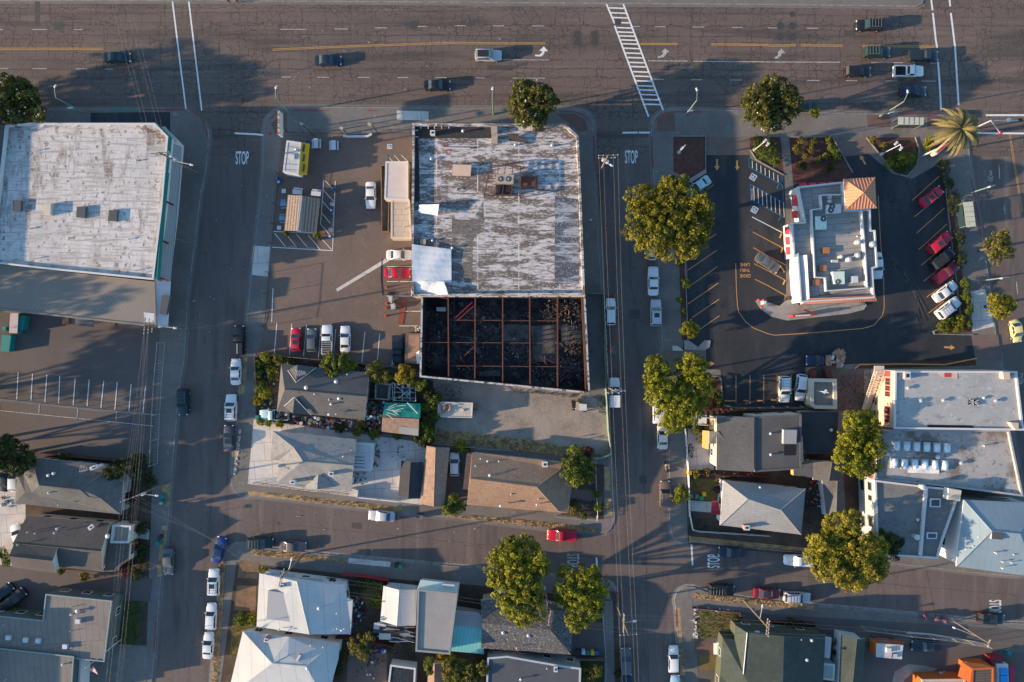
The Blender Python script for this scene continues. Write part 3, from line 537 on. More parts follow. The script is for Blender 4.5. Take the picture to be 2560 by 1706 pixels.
skyroof_m=mat('stained_white_flat_roof',(0.34,0.325,0.305),0.8,[('n',0.25,(0.29,0.275,0.26),0.4,0.7),('n',0.22,(0.17,0.14,0.115),0.50,0.62),('n',1.6,(0.13,0.105,0.085),0.57,0.68),('b',1.4,30,(0.3,0.28,0.26),0.03,0.3,-1.5)],bump=0.1)
ltblue_m=mat('pale_blue_grey_roof',(0.20,0.26,0.295),0.8,[('n',0.3,(0.175,0.23,0.26),0.4,0.7),('n',1.4,(0.17,0.20,0.22),0.58,0.75),('n',5.0,(0.19,0.22,0.24),0.5,0.85),('b',1.1,30,(0.16,0.19,0.21),0.03,0.0,-.05)])
bluegray_m=mat('blue_grey_roll_roof',(0.075,0.08,0.088),0.9,[('n',0.5,(0.062,0.066,0.072),0.4,0.7),('n',8.0,(0.05,0.052,0.058),0.5,0.8)])
teal_m=mat('teal_painted_metal',(0.20,0.50,0.47),0.6,[('n',0.7,(0.27,0.55,0.52),0.4,0.7),('w',1.3,(0.04,0.24,0.21),0.6,0.9,-0.05),('n',2.0,(0.25,0.4,0.36),0.66,0.8)])
green_m=mat('worn_green_tarp',(0.0,0.20,0.14),0.6,[('n',0.7,(0.03,0.28,0.2),0.4,0.7),('n',1.0,(0.35,0.42,0.30),0.60,0.7,(1,.4,1))])
corr_m=mat('corrugated_grey_metal',(0.34,0.33,0.31),0.6,[('w',1.3,(0.22,0.21,0.2),0.4,0.9,-0.05),('n',1.0,(0.28,0.26,0.24),0.5,0.75)],metal=0.2)
corrb_m=mat('rusty_corrugated_roof',(0.27,0.20,0.15),0.8,[('w',0.62,(0.12,0.085,0.065),0.3,0.8,0.09),('n',2.4,(0.36,0.30,0.25),0.55,0.75)])
pink_m=mat('salmon_stucco',(0.52,0.36,0.27),0.95,[('n',0.6,(0.46,0.32,0.24),0.45,0.75)],bump=0.1)
cream_m=mat('cream_stucco',(0.50,0.42,0.32),0.95,[('n',0.6,(0.43,0.36,0.28),0.45,0.75)],bump=0.1)
tanw_m=mat('tan_stucco',(0.34,0.27,0.20),0.95,[('n',0.6,(0.29,0.23,0.17),0.45,0.75)],bump=0.1)
whitew_m=mat('white_stucco',(0.5,0.49,0.475),0.95,[('n',0.6,(0.52,0.51,0.49),0.45,0.75)],bump=0.1)
dkwall_m=mat('dark_green_grey_wall',(0.07,0.09,0.085),0.95,[('n',0.6,(0.055,0.07,0.066),0.45,0.75)])
grayw_m=mat('grey_wall',(0.24,0.24,0.23),0.95,[('n',0.6,(0.2,0.2,0.19),0.45,0.75)],bump=0.1)
brickw_m=mat('red_brick_wall',(0.30,0.12,0.085),0.95,[('b',0.4,0.16,(0.25,0.2,0.17),0.02,0.0)])
trim_m=plain('white_trim',(0.5,0.49,0.475));trimg_m=plain('pale_green_trim',(0.22,0.27,0.26));fascia_m=plain('teal_green_fascia',(0.01,0.16,0.135))
maroon_m=plain('maroon_paint',(0.19,0.014,0.028));redpaint_m=plain('red_metal_awning',(0.52,0.03,0.045),0.5);tile_m=mat('orange_metal_tile',(0.50,0.22,0.125),0.75,[('n',0.9,(0.44,0.19,0.11),0.4,0.7)])
tilerib_m=plain('orange_roof_rib',(0.46,0.20,0.11));glass_m=mat('dark_window_glass',(0.02,0.025,0.03),0.08,spec=0.6)
redtrim_m=plain('red_window_trim',(0.42,0.05,0.05));woodf_m=mat('weathered_wood',(0.17,0.125,0.09),0.9,[('w',1.5,(0.11,0.08,0.06),0.3,0.9,0.1),('n',1.5,(0.22,0.17,0.13),0.5,0.75)])
redwood_m=mat('dark_red_fence_wood',(0.11,0.03,0.025),0.9,[('n',1.5,(0.07,0.022,0.02),0.45,0.7)])
galv_m=mat('galvanised_metal',(0.50,0.50,0.50),0.45,[('n',4.0,(0.38,0.38,0.38),0.45,0.75)],metal=0.3)
acg_m=plain('pale_green_cabinet',(0.50,0.58,0.50));black_m=plain('black_rubber',(0.012,0.012,0.012));orange_m=mat('orange_paint',(0.42,0.10,0.02),0.6,[('n',1.0,(0.42,0.09,0.012),0.45,0.75)])
tarp_m=mat('white_tarpaulin',(0.62,0.61,0.60),0.6,[('n',0.8,(0.56,0.55,0.54),0.4,0.7)],bump=.12,bscale=1.2)
skyl_m=mat('white_skylight_dome',(0.62,0.68,0.70),0.25,[('n',1.0,(0.5,0.58,0.62),0.4,0.8)])
def area2(p):return sum(p[i][0]*p[(i+1)%len(p)][1]-p[(i+1)%len(p)][0]*p[i][1]for i in range(len(p)))
def windows(root,poly,z0,hgt=1.1,wid=1.2,step=3.6,fm=None,floors=1,all_sides=False):
 p=[Vector(q[:2])for q in poly]
 if area2(p)<0:p=p[::-1]
 for i in range(len(p)):
  a,b=p[i],p[(i+1)%len(p)];d=b-a;Ln=d.length
  if Ln<2.6:continue
  d.normalize();n=Vector((d.y,-d.x));mid=(a+b)/2
  if not all_sides and n.dot(-mid)<0.15*mid.length:continue
  k=max(1,int(Ln/step))
  for f in range(floors):
   for j in range(k):
    c=a+d*(Ln*(j+0.5)/k);zz=z0+f*2.9;rz=atan2(d.y,d.x)
    w_=MB();w_.box(c.x+n.x*.02,c.y+n.y*.02,zz,wid+.2,.09,hgt+.2,fm or trim_m,rz)
    wo=w_.build('window',root)
    g=MB();g.box(c.x+n.x*.05,c.y+n.y*.05,zz+.1,wid/2-.03,.05,hgt,glass_m,rz)
    g=MB()
    for s_ in(-1,1):
     cc=c+d*(s_*wid/4);g.box(cc.x+n.x*.05,cc.y+n.y*.05,zz+.1,wid/2-.05,.05,hgt,glass_m,rz)
    g.build('pane',wo)
def door(root,x,y,ang,m=None,wd=1.0):
 b=MB();b.box(x,y,GZ,wd,.1,2.05,m or woodf_m,ang);d=b.build('door',root)
 h=MB();h.ball(x+(wd/2-.12)*cos(ang),y+(wd/2-.12)*sin(ang),GZ+1,.09,.09,.05,galv_m,6,4);h.build('handle',d)
def flat(label,pts,top,roof=None,wall=None,par=0.4,cap=None,name='flat_roofed_building',cat='building',wt=0.28,win=True,thick=None,capw=None):
 """flat-roofed building: pts traced at parapet top; its roof lies par below"""
 poly=[p.xy for p in PP(pts,top)];c=cen(poly);root=thing(name,label,cat,(c.x,c.y,GZ))
 root['_top']=top
 b=MB();b.sides(poly,GZ,top-0.02,wall or cream_m);b.build('wall',root)
 i1=inset(poly,wt);r=MB();r.sheet(inset(poly,wt*0.5),top-par,roof or white_m);r.build('roof',root)
 o1=inset(poly,-0.03);n=len(poly);p=MB()
 vs=[(*q,top-0.22)for q in o1]+[(*q,top)for q in o1]+[(*q,top)for q in i1]+[(*q,top-par)for q in i1]
 if area2(poly)<0:fs=[(a*n+i,(a+1)*n+i,(a+1)*n+(i+1)%n,a*n+(i+1)%n)for a in range(3)for i in range(n)]
 else:fs=[(a*n+i,a*n+(i+1)%n,(a+1)*n+(i+1)%n,(a+1)*n+i)for a in range(3)for i in range(n)]
 p.add(vs,fs,cap or trim_m);p.build('parapet',root)
 if win:windows(root,poly,1.1 if top<6 else 1.6)
 return root,top-par
def slab(mb,vs,fs,m,t=0.16,mside=None):
 """pitched roof skin with real thickness"""
 vs=[Vector(v)for v in vs];F=[]
 for f in fs:
  nr=Vector((0,0,0))
  for k in range(1,len(f)-1):nr+=(vs[f[k]]-vs[f[0]]).cross(vs[f[k+1]]-vs[f[0]])
  F.append(list(f)if nr.z>0 else list(f)[::-1])
 tri=[]
 for f in F:
  if len(f)==3:tri.append(f)
  elif len(f)==4:tri+=[[f[0],f[1],f[2]],[f[0],f[2],f[3]]]
  else:
   for a,b_,c in tessellate_polygon([[vs[i].copy()for i in f]]):
    q=[f[a],f[b_],f[c]];nr=(vs[q[1]]-vs[q[0]]).cross(vs[q[2]]-vs[q[0]]);tri.append(q if nr.z>0 else q[::-1])
 mb.add(vs,tri,m)
 e={}
 for f in F:
  for i in range(len(f)):e[(f[i],f[(i+1)%len(f)])]=1
 for(a,b_)in list(e):
  if(b_,a)not in e:
   A,B=vs[a],vs[b_];dn=Vector((0,0,-t));mb.add([A,B,B+dn,A+dn],[(3,2,1,0)],mside or m)
 mb.add([v-Vector((0,0,t))for v in vs],[f[::-1]for f in tri],mside or m)
def house(label,eave,he,pts,faces,roof,wall=None,name='house',cat='house',over=0.35,trim=None,gables=(),win=True,capm=None,ridges=()):
 """pts: (x,y,h) in survey units; eave: outline traced at eave height he; gables: triples of point indices closed with wall"""
 ep=[p.xy for p in PP(eave,he)];c=cen(ep);root=thing(name,label,cat,(c.x,c.y,GZ));root['_top']=he
 ip=inset(ep,over);b=MB();b.sides(ip,GZ,he+0.05,wall or cream_m);vs=[P(*q)for q in pts]
 for g in gables:
  k=Vector((c.x,c.y,0));tri=[]
  for i in g:v=vs[i].copy();d=(k-v);d.z=0;v+=d.normalized()*over;v.z-=0.12;tri.append(v)
  n=(tri[1]-tri[0]).cross(tri[2]-tri[0]);o=(tri[0]+tri[1])/2-Vector((c.x,c.y,tri[0].z))
  b.add(tri,[(0,1,2)]if n.dot(o)>0 else[(2,1,0)],wall or cream_m)
 b.build('wall',root);r=MB();slab(r,vs,faces,roof,0.16,trim or trim_m);ro=r.build('roof',root)
 if ridges:
  m=MB()
  for i,j in ridges:m.rod(vs[i]+Vector((0,0,.03)),vs[j]+Vector((0,0,.03)),.09,capm or roof,n=5)
  m.build('ridge_cap',ro)
 if win:windows(root,ip,1.1)
 return root
def gable(label,q,he,hr,roof,axis=0,t0=0.5,t1=0.5,**k):
 """q: four eave corners in order; ridge joins the middle of edge axis to the middle of the opposite edge"""
 a=[q[(i+axis)%4]for i in range(4)]
 def rp(u,v,t):
  x,y=lerp(u[0],v[0],t),lerp(u[1],v[1],t);w0=P(x,y,he);s=(CAMH-hr)/CAMH/PPM
  return((w0.x/s+1280-ORG[0])/ORG[2],(853-w0.y/s-ORG[1])/ORG[2],hr)
 pts=[(*p,he)for p in a]+[rp(a[0],a[1],t0),rp(a[2],a[3],t1)]
 return house(label,a,he,pts,[(0,4,5,3),(4,1,2,5)],roof,gables=((0,1,4),(2,3,5)),ridges=((4,5),),**k)
def hip(label,q,he,hr,roof,r0,r1,**k):
 """r0,r1 traced ridge ends; r0 nearer edge q0-q3, r1 nearer q1-q2"""
 pts=[(*p,he)for p in q]+[(*r0,hr),(*r1,hr)]
 return house(label,q,he,pts,[(0,1,5,4),(1,2,5),(2,3,4,5),(3,0,4)],roof,ridges=((4,5),(0,4),(3,4),(1,5),(2,5)),**k)
def rp(x,y,z):return P(x,y,z)
def vent(root,x,y,z,h=0.55,r=0.17,cap=True,m=None):
 q=rp(x,y,z);b=MB();b.cyl(q.x,q.y,z-.05,r*.6,h,m or galv_m,8)
 if cap:b.cyl(q.x,q.y,z-.05+h,r*1.3,.10,m or galv_m,10);b.cyl(q.x,q.y,z+.05+h,r*1.0,.12,m or galv_m,10,r*.2)
 return b.build('roof_vent',root)
def vents(root,z,lst):
 for t in lst:vent(root,t[0],t[1],z,*(t[2:]))
def rbox(root,name,pts,z0,z1,m,mt=None):
 b=MB();b.prism([p.xy for p in PP(pts,z1)],z0,z1,m,mt);return b.build(name,root)
def chimney(root,x,y,z,h=1.3,sx=.6,sy=.5,m=None,ang=-.08):
 q=P(x,y,z+h);b=MB();b.box(q.x,q.y,z-.6,sx,sy,h+.6,m or brickw_m,ang);b.box(q.x,q.y,z+h,sx+.14,sy+.14,.08,trim_m,ang)
 b.box(q.x,q.y,z+h+.08,sx*.5,sy*.5,.05,black_m,ang);return b.build('chimney',root)
def acunit(root,pts,z,h,m,fans=(),name='air_conditioner'):
 o=rbox(root,name,pts,z+.12,z+.12+h,m)
 f=MB();c=cen(PP(pts,z));f.box(c.x,c.y,z-.005,.9,1.2,.13,galv_m);f.build('base_frame',o)
 for x,y,r in fans:
  q=P(x,y,z+.12+h);f=MB();f.cyl(q.x,q.y,q.z,r,.05,black_m,14);f.cyl(q.x,q.y,q.z+.05,r*.3,.04,galv_m,8)
  for k in range(4):f.box(q.x,q.y,q.z+.052,r*1.9,.03,.015,galv_m,k*pi/4)
  f.build('fan',o)
 return o
def pipe(root,x,y,z,h=.7):return vent(root,x,y,z,h,.09,False)
def beam(mb,p0,p1,wd,hh,m):
 a,b=Vector(p0),Vector(p1);d=b-a;c=(a+b)/2;mb.box(c.x,c.y,min(a.z,b.z),Vector((d.x,d.y)).length,wd,hh,m,atan2(d.y,d.x))
at()
A1,zr=flat('large white weathered flat roof store with green fascia, left of the west street',[(12,288),(68,283),(355,283),(386,314),(379,395),(372,480),(352,643),(100,618),(-22,604),(0,395)],6.0,wroof_m,whitew_m,0.55,trim_m,'corner_store','store')
at(0,0)
b=MB();e0=PP([(1412,1118),(1535,1245),(1530,1300)],6.0);b.wall([p.xy for p in e0]+[p.xy for p in PP([(1500,1568)],6.0)],.18,4.9,5.93,fascia_m);at(0,1);b.wall([p.xy for p in PP([(1510,0),(1480,300),(1425,980)],6.0)],.18,4.9,5.93,fascia_m);b.build('fascia',A1)
at(0,0);cn=PP([(1495,1155),(1560,1260),(1620,1285),(1680,1345)],3.4)
b=MB()
def quad3(mb,pts,hs,m,t=.08):slab(mb,[P(x,y,h)for(x,y),h in zip(pts,hs)],[tuple(range(len(pts)))],m,t)
at(0,1);mset=[((1530,-280),4.3),((1655,-230),3.5),((1640,60),3.5),((1605,480),3.5),((1552,995),3.5),((1440,965),4.3)]
quad3(b,[p for p,h in mset],[h for p,h in mset],corr_m,.12);b.build('awning',A1)
at(0,0);b=MB();quad3(b,[(1500,1150),(1620,1285),(1570,1290),(1470,1165)],[4.1,3.6,4.2,4.4],corr_m,.12);b.build('awning',A1)
at(0,1);b=MB()
for x0,y0,x1,y1 in((1515,270,1585,305),(1478,628,1540,655),(1440,965,1536,992)):beam(b,P(x0,y0,4.5),P(x1,y1,4.5),.3,.25,maroon_m)
beam(b,P(1518,-240,5.0),P(1432,960,5.0),.12,.2,maroon_m);b.build('awning_frame',A1)
at(0,1)
for pts,h,m in(([(118,258),(192,262),(188,360),(114,355)],.5,bluegray_m),([(405,290),(462,292),(458,392),(402,386)],.75,cream_m),([(700,318),(780,320),(774,420),(693,412)],.5,bluegray_m),([(992,348),(1070,350),(1063,452),(985,444)],.45,bluegray_m)):
 rbox(A1,'skylight',pts,zr,zr+h,m)
vents(A1,zr,[(278,518,.3,.12),(1175,615,.3,.12),(1238,900,.5,.12),(1338,915,.5,.12),(325,792,.4,.1)])
at(0,0);vents(A1,zr,[(355,1372,.3,.12),(1250,1470,.3,.12)])
for x in(375,685,985,1290):b=MB();slab(b,[P(x-30,1130,6.0),P(x+45,1133,6.0),P(x+5,1155,zr+.1)],[(0,1,2)],trim_m,.1);b.build('parapet_brace',A1)
b=MB()
for i in range(150):
 t=rnd.random();x=lerp(1300,1520,t)+rnd.gauss(0,18);y=lerp(1150,1260,t)+abs(rnd.gauss(0,22));q=P(x,y,zr)
 if x<1500:b.box(q.x,q.y,zr,.12,.1,.04,straw_m if rnd.random()<.5 else tile_m,rnd.random()*3)
lv=b.build('leaf_litter');tag(lv,'brown dead leaves gathered in the corner of the white store roof','leaves');lv['kind']='stuff'
at()
A2,zr2=flat('low building with smooth tan flat roof joined below the white store',[(-30,607),(0,609),(355,648),(359,752),(15,714),(-60,706)],4.4,tarroof_m,tanw_m,0.12,tarroof_m,'annex_building','building',win=False)
at(0,1);b=MB();quad3(b,[(1415,992),(1555,1000),(1530,1412),(1420,1402)],[4.1,3.7,3.7,4.1],trim_m,.15);b.build('canopy',A2)
rbox(A2,'roof_box',[(1475,1125),(1550,1130),(1515,1300),(1458,1297)],3.7,4.5,bluegray_m);rbox(A2,'roof_patch_or_shade',[(1310,1280),(1405,1290),(1410,1370),(1320,1370)],zr2+.01,zr2+.04,trim_m)
b=MB();quad3(b,[(688,1310),(852,1325),(852,1415),(684,1400)],[4.0,4.0,3.2,3.2],bluegray_m,.1);b.build('door_canopy',A2)
at(0,2)
A3=house('slate grey house with a complex hipped roof in the lower left',[(300,1035),(970,1105),(1125,1260),(1105,1555),(135,1455),(155,1195),(220,1192)],3.4,[(290,1035,3.4),(970,1105,3.4),(945,1178,3.6),(1125,1260,3.4),(1105,1555,3.4),(135,1455,3.4),(155,1195,3.4),(215,1195,3.4),(360,1290,5.6),(735,1330,5.6),(810,1395,5.0),(920,1405,5.0),(228,1352,4.2),(292,1356,4.5)],[(0,1,2,9,8),(2,3,11,10,9),(3,4,11),(4,5,12,13,8,9,10,11),(0,8,13,7),(5,6,12),(6,7,13,12)],slate_m,grayw_m,ridges=((0,8),(8,9),(9,10),(10,11),(11,4),(11,3),(2,9)))
vents(A3,4.6,[(455,1195,.5,.2),(503,1178,.5,.2),(445,1325,.3,.15),(465,1352,.7,.15),(645,1345,.3,.15),(538,1467,.4,.15,False)]);chimney(A3,855,1128,4.4,1.2,1.2,.5,whitew_m,.35)
b=MB()
for k in range(5):b.rod(P(735+14*k,1105+3*k,6.2),P(725+16*k,1170-5*k,6.2),.02,galv_m,n=4)
b.rod(P(725,1168,6.2),P(800,1150,6.2),.03,galv_m,n=4);b.rod(P(770,1160,6.2),P(775,1165,4.3),.03,galv_m,n=4);b.build('antenna',A3)
at(0,3)
A4=gable('brown shingled house with a gabled dormer beside the west street',[(245,50),(1005,115),(940,562),(120,470)],3.3,4.9,brsh_m,1,.52,.46,wall=cream_m)
b4=gable('small brown gabled annex standing on the left of the brown house',[(145,272),(540,305),(508,575),(115,522)],4.6,5.9,brsh_m,1,wall=whitew_m,name='house_annex',cat='annex')
vents(A4,4.3,[(545,160,.8,.16),(517,200,.7,.13),(262,197,.4,.1),(330,207,.4,.1)]);chimney(A4,830,155,4.2,1.3,.5,.9,brickw_m,-.9)
vent(b4,172,312,5.0,.4,.1)
b=MB();q=P(980,238,5.0);b.ball(q.x,q.y,q.z,.4,.4,.12,galv_m);b.rod((q.x,q.y,q.z),(q.x,q.y,3.6),.04,galv_m);b.build('satellite_dish',A4)
ap,zz=flat('beige square porch with steps on the front of the brown house',[(1025,135),(1195,143),(1172,300),(1003,300)],3.2,tanw_m,cream_m,.7,trim_m,'porch','porch',win=False)
b=MB()
for i in range(4):q=P(1188+8*i,238,1.2-.28*i);b.box(q.x,q.y,GZ,.3,1.4,1.1-.25*i,conc_m,-.06)
b.build('steps',ap)
apf,zz=flat('cream front bay of the brown house under a dark roof',[(1000,305),(1178,312),(1165,460),(1072,518),(1050,560),(950,560)],3.0,brsh_m,cream_m,.1,brsh_m,'front_bay','bay')
A5,z5=flat('grey rolled-roof apartment block beside the lawn, lower left',[(-180,950),(388,1008),(415,767),(1018,828),(948,1383),(730,1360),(-180,1250)],4.2,rollgray_m,dkwall_m,.18,trimg_m,'apartment_block','apartment building',wt=.14)
vents(A5,z5,[(660,878,.6,.1,False),(718,912,.5,.25),(660,945,.4,.16),(648,1098,.5,.1,False),(38,1043,.5,.1,False),(657,1250,.3,.1)])
for x,y in((705,1015),(70,1165),(228,1185),(342,1193),(588,1245)):rbox(A5,'roof_hatch',[(x-20,y-20),(x+22,y-18),(x+20,y+22),(x-22,y+20)],z5,z5+.5,galv_m)
A6,z6=flat('grey rolled-roof block at the bottom left corner',[(-180,1243),(670,1335),(645,1720),(-180,1700)],4.6,rollgray_m,dkwall_m,.18,trimg_m,'apartment_block','apartment building',wt=.14)
vents(A6,z6,[(578,1402,.3,.16),(60,1540,.7,.1,False)])
shd,zz=flat('low white roofed carport strip beside the bottom left block',[(683,1368),(738,1362),(722,1720),(665,1700)],3.0,white_m,whitew_m,.1,trim_m,'carport','carport',win=False)
at()
B1,zb=flat('large store with peeling white and black flat roof in the centre',[(948,284),(1298,285),(1329,313),(1333,395),(1338,520),(1344,678),(946,681),(946,480)],6.6,store_m,cream_m,0.75,store_m,'corner_store','store',wt=.35)
at(1,0)
rbox(B1,'roof_patch_or_shade',[(1450,1135),(2140,1140),(2145,1262),(1480,1262),(1490,1568),(1492,1840),(1440,1840)],zb+.005,zb+.012,blacktar_shade_m)  # left strip paints the shade inside the parapet; upper part is darker roof
for x in(1500,1568,1625,1690,1755):b=MB();beam(b,P(x,1130,6.5),P(x+3,1176,6.1),.14,.12,trim_m);b.build('parapet_brace',B1)
for y in(1188,1248):b=MB();beam(b,P(1440,y,6.3),P(1480,y+3,6.1),.12,.12,trim_m);b.build('parapet_brace',B1)
rbox(B1,'roof_hatch',[(2145,1150),(2200,1152),(2200,1215),(2145,1215)],zb,zb+.8,tanw_m);rbox(B1,'roof_hatch',[(2147,1240),(2203,1242),(2200,1300),(2145,1298)],zb,zb+.8,tanw_m)
chimney(B1,1610,1212,zb,.9,.7,.7,cream_m,0);vents(B1,zb,[(1888,1207,.7,.2),(1600,1455,.4,.2)])
b=MB();q0,q1=P(1685,1350,zb),P(1955,1357,zb);b.rod((q0.x,q0.y,zb+.2),(q1.x,q1.y,zb+.2),.12,galv_m);b.build('duct',B1)
for x,y,rr in((1725,1322,.32),(1750,1385,.42)):
 b=MB();q=P(x,y,zb);b.strip([(q.x+rr*cos(k/2),q.y+rr*sin(k/2))for k in range(12)],.1,zb+.03,redtrim_m,True);b.build('red_ring_mark',B1)
acunit(B1,[(1795,1500),(1965,1505),(1955,1600),(1790,1595)],zb,.7,pink_m,name='rusted_fan_unit')
at(2,0);vents(B1,zb,[(28,1328,.5,.2),(362,1338,.8,.25)])
b=MB();slab(b,[P(-40,1218,zb+.9),P(20,1230,zb+.9),P(185,1310,zb+.1),P(-20,1285,zb+.1)],[(0,1,2,3)],blacktar_shade_m,.1);b.build('roof_flap',B1)
at(1,1)
b=MB();zt=zb+1.5
fr=PP([(2140,-60),(2410,-50),(2410,220),(2080,215)],zt)
for i in range(4):beam(b,fr[i],fr[(i+1)%4],.18,.18,rust_m);b.box(fr[i].x,fr[i].y,zb,.2,.2,1.5,rust_m)
for t in(.28,.5,.75):beam(b,fr[0].lerp(fr[1],t),fr[3].lerp(fr[2],t),.12,.14,rust_m)
beam(b,fr[0].lerp(fr[3],.45),fr[1].lerp(fr[2],.45),.14,.16,rust_m);b.build('steel_platform',B1)
acunit(B1,[(2190,20),(2350,25),(2345,110),(2180,105)],zb+.3,1.3,tanw_m,((2230,65,.45),(2300,65,.45)))
rbox(B1,'cooling_unit',[(2190,118),(2330,120),(2325,210),(2185,208)],zb+.1,zb+.9,char_m)
at(2,1);rbox(B1,'duct_box',[(85,42),(232,45),(230,130),(82,125)],zb,zb+.9,rust_m);rbox(B1,'duct_box',[(-60,42),(28,42),(28,118),(-60,118)],zb,zb+.8,tanw_m)
rbox(B1,'roof_patch_or_shade',[(392,220),(600,250),(612,700),(612,1020),(388,1025)],zb+.006,zb+.02,mat('bluish_coated_roof',(0.30,0.31,0.34),0.8,[('n',0.45,(0.06,0.066,0.082),0.44,0.54,(0.45,1.8,1)),('n',2.4,(0.08,0.085,0.10),0.5,0.6,(0.35,1.6,1)),('n',3.2,(.28,.29,.32),.56,.65)]))
at(1,1)
rbox(B1,'roof_patch_or_shade',[(1785,430),(1980,440),(2070,270),(2080,520),(1975,620),(1970,970),(1790,960)],zb+.006,zb+.014,mat('worn_brown_roof',(0.14,0.115,0.10),0.9,[('n',0.6,(0.36,0.33,0.31),0.53,0.62,(0.5,1.6,1)),('n',3.0,(0.08,0.065,0.058),0.48,0.6,(.4,1.6,1)),('n',6,(.3,.27,.25),.58,.66)]))
def drape(root,name,pts,m,n=26,amp=.12,seed=1):
 """rumpled sheet over four surveyed corners (x,y,h)"""
 R=random.Random(seed);c=[P(*p)for p in pts];vs=[]
 for j in range(n+1):
  for i in range(n+1):
   u,v=i/n,j/n;p=(c[0]*(1-u)+c[1]*u)*(1-v)+(c[3]*(1-u)+c[2]*u)*v
   vs.append((p.x,p.y,p.z+.03*abs(sin(v*19))+amp*(sin(u*9+seed+3*v)*.3+sin(v*11+u*6)*.3+R.uniform(-.12,.12))))
 fs=[(j*(n+1)+i,(j+1)*(n+1)+i,(j+1)*(n+1)+i+1,j*(n+1)+i+1)for j in range(n)for i in range(n)]
 b=MB();b.add(vs,fs,m);return b.build(name,root,True)
tp=drape(None,'tarpaulin',[(1422,660,6.75),(1780,705,6.3),(1782,1010,6.3),(1425,1000,6.75)],tarp_m);tag(tp,'white tarpaulin pulled over the lower left corner of the peeling roof','tarpaulin')
tp=drape(None,'tarpaulin',[(1420,985,6.5),(1715,1000,6.7),(1755,1120,6.9),(1415,1135,5.4)],tarp_m,amp=.25,seed=4);tag(tp,'crumpled white tarpaulin hanging over the edge above the burned-out shell','tarpaulin')
tp=drape(None,'tarpaulin',[(1485,300,6.3),(1670,295,7.3),(1655,400,7.0),(1480,370,6.3)],tarp_m,amp=.15,seed=6);tag(tp,'small white tarpaulin lump on the west side of the peeling roof','tarpaulin')
rbox(B1,'roof_hatch',[(1497,612),(1548,612),(1548,662),(1497,662)],zb,zb+.4,tanw_m);vents(B1,zb,[(1790,697,.5,.18),(1610,628,.35,.16),(1830,160,.3,.12)])
B2,z2=flat('pale pink flat roofed upper shed against the west side of the peeling store',[(1182,-95),(1385,-95),(1385,238),(1400,262),(1170,248)],3.6,mat('pale_pink_roof',(0.48,0.42,0.40),0.8,[('n',0.6,(0.42,0.37,0.35),0.4,0.7)]),cream_m,.06,trim_m,'shed','shed',win=False)
B2b,z2b=flat('cream lower shed with gridded roof against the west side of the peeling store',[(1230,255),(1400,262),(1416,606),(1230,606)],3.2,mat('gridded_cream_roof',(0.42,0.35,0.28),0.85,[('b',1.1,1.0,(0.2,0.15,0.12),0.04,0.0,0.0,0.1),('n',0.6,(0.36,0.30,0.24),0.4,0.7)]),cream_m,.06,cream_m,'shed','shed',win=False)
vents(B2b,z2b,[(1352,335,.3,.1),(1350,503,.3,.1)])
dk,zz=flat('narrow brown timber deck with railing along the pale shed',[(1138,-60),(1180,-60),(1180,250),(1212,255),(1205,545),(1145,545)],1.4,woodf_m,woodf_m,.75,woodf_m,'timber_deck','deck',wt=.1,win=False)
at()
poly=PP([(968,679),(1345,679),(1356,905),(964,867)],5.2)
c=cen(poly);B3=thing('burned_building','roofless burned-out building shell with rusty roof beams, black inside','building',(c.x,c.y,GZ))
wo=mat('scorched_wall',(0.33,0.27,0.23),0.95,[('n',0.6,(0.05,0.045,0.045),0.42,0.6),('n',2.0,(0.25,0.10,0.06),0.6,0.72)])
wb=mat('soot_black_wall',(0.03,0.03,0.033),0.95,[('n',0.8,(0.075,0.075,0.082),0.55,0.7),('n',3.0,(0.015,0.015,0.017),0.5,0.7)])
b=MB();pl=[p.xy for p in poly];inn=inset(pl,.3);n=4
b.sides(pl,GZ,5.2,wo)
b.add([(*q,5.2)for q in pl]+[(*q,5.2)for q in inn],[(i,(i+1)%n,n+(i+1)%n,n+i)[::-1]for i in range(n)],mat('wall_coping',(0.42,0.38,0.35),0.9,[('n',1.2,(0.06,0.055,0.055),0.5,0.6)]))
b.add([(*q,GZ)for q in inn]+[(*q,5.2)for q in inn],[(i,(i+1)%n,n+(i+1)%n,n+i)for i in range(n)],wb)
b.build('wall',B3);f=MB();f.sheet(inn,GZ+.07,char_m);f.build('floor',B3)
for x0,x1 in((1030,1031),(1092,1091),(1155,1155),(1217,1218),(1281,1281),(1337,1346)):
 b=MB();yb=867+(x0-964)*38/392.0;beam(b,P(x0,684,4.6),P(x1,yb-4,4.6),.2,.32,rust_m);b.build('roof_beam',B3)
for k,(y0,xa,xb)in enumerate(((683,971,1343),(737,1031,1281),(788,970,1281),(842,1031,1281))):
 b=MB();beam(b,P(xa,y0-1,4.45),P(xb,y0+1,4.45),.12,.2,rust_m);b.build('cross_beam',B3)
for x in(1031,1091,1155,1218,1281):
 for y in(700,788,860):q=P(x,y,4.5);b=MB();b.box(q.x,q.y,GZ+.08,.2,.2,4.4,rust_m);b.build('steel_column',B3)
at(1,1)
for k,(x0,y0,x1,y1)in enumerate(((1815,1335,1970,1190),(1840,1350,1985,1225),(1665,1140,1755,1160))):b=MB();b.rod(P(x0,y0,4.8),P(x1,y1,4.9),.07,maroon_m);b.build('fallen_rail',B3)
at(1,2);b=MB();b.rod(P(1860,100,4.4),P(1935,260,.8),.08,rust_m);b.rod(P(1985,30,4.6),P(1900,110,4.6),.05,rust_m);b.build('fallen_rail',B3)
at(2,2);b=MB()
for a in((300,110,300,210),(255,110,390,175),(260,120,330,200),(205,175,330,60)):b.rod(P(a[0],a[1],4.6),P(a[2],a[3],4.2),.05,rust_m)
b.build('fallen_rail',B3)
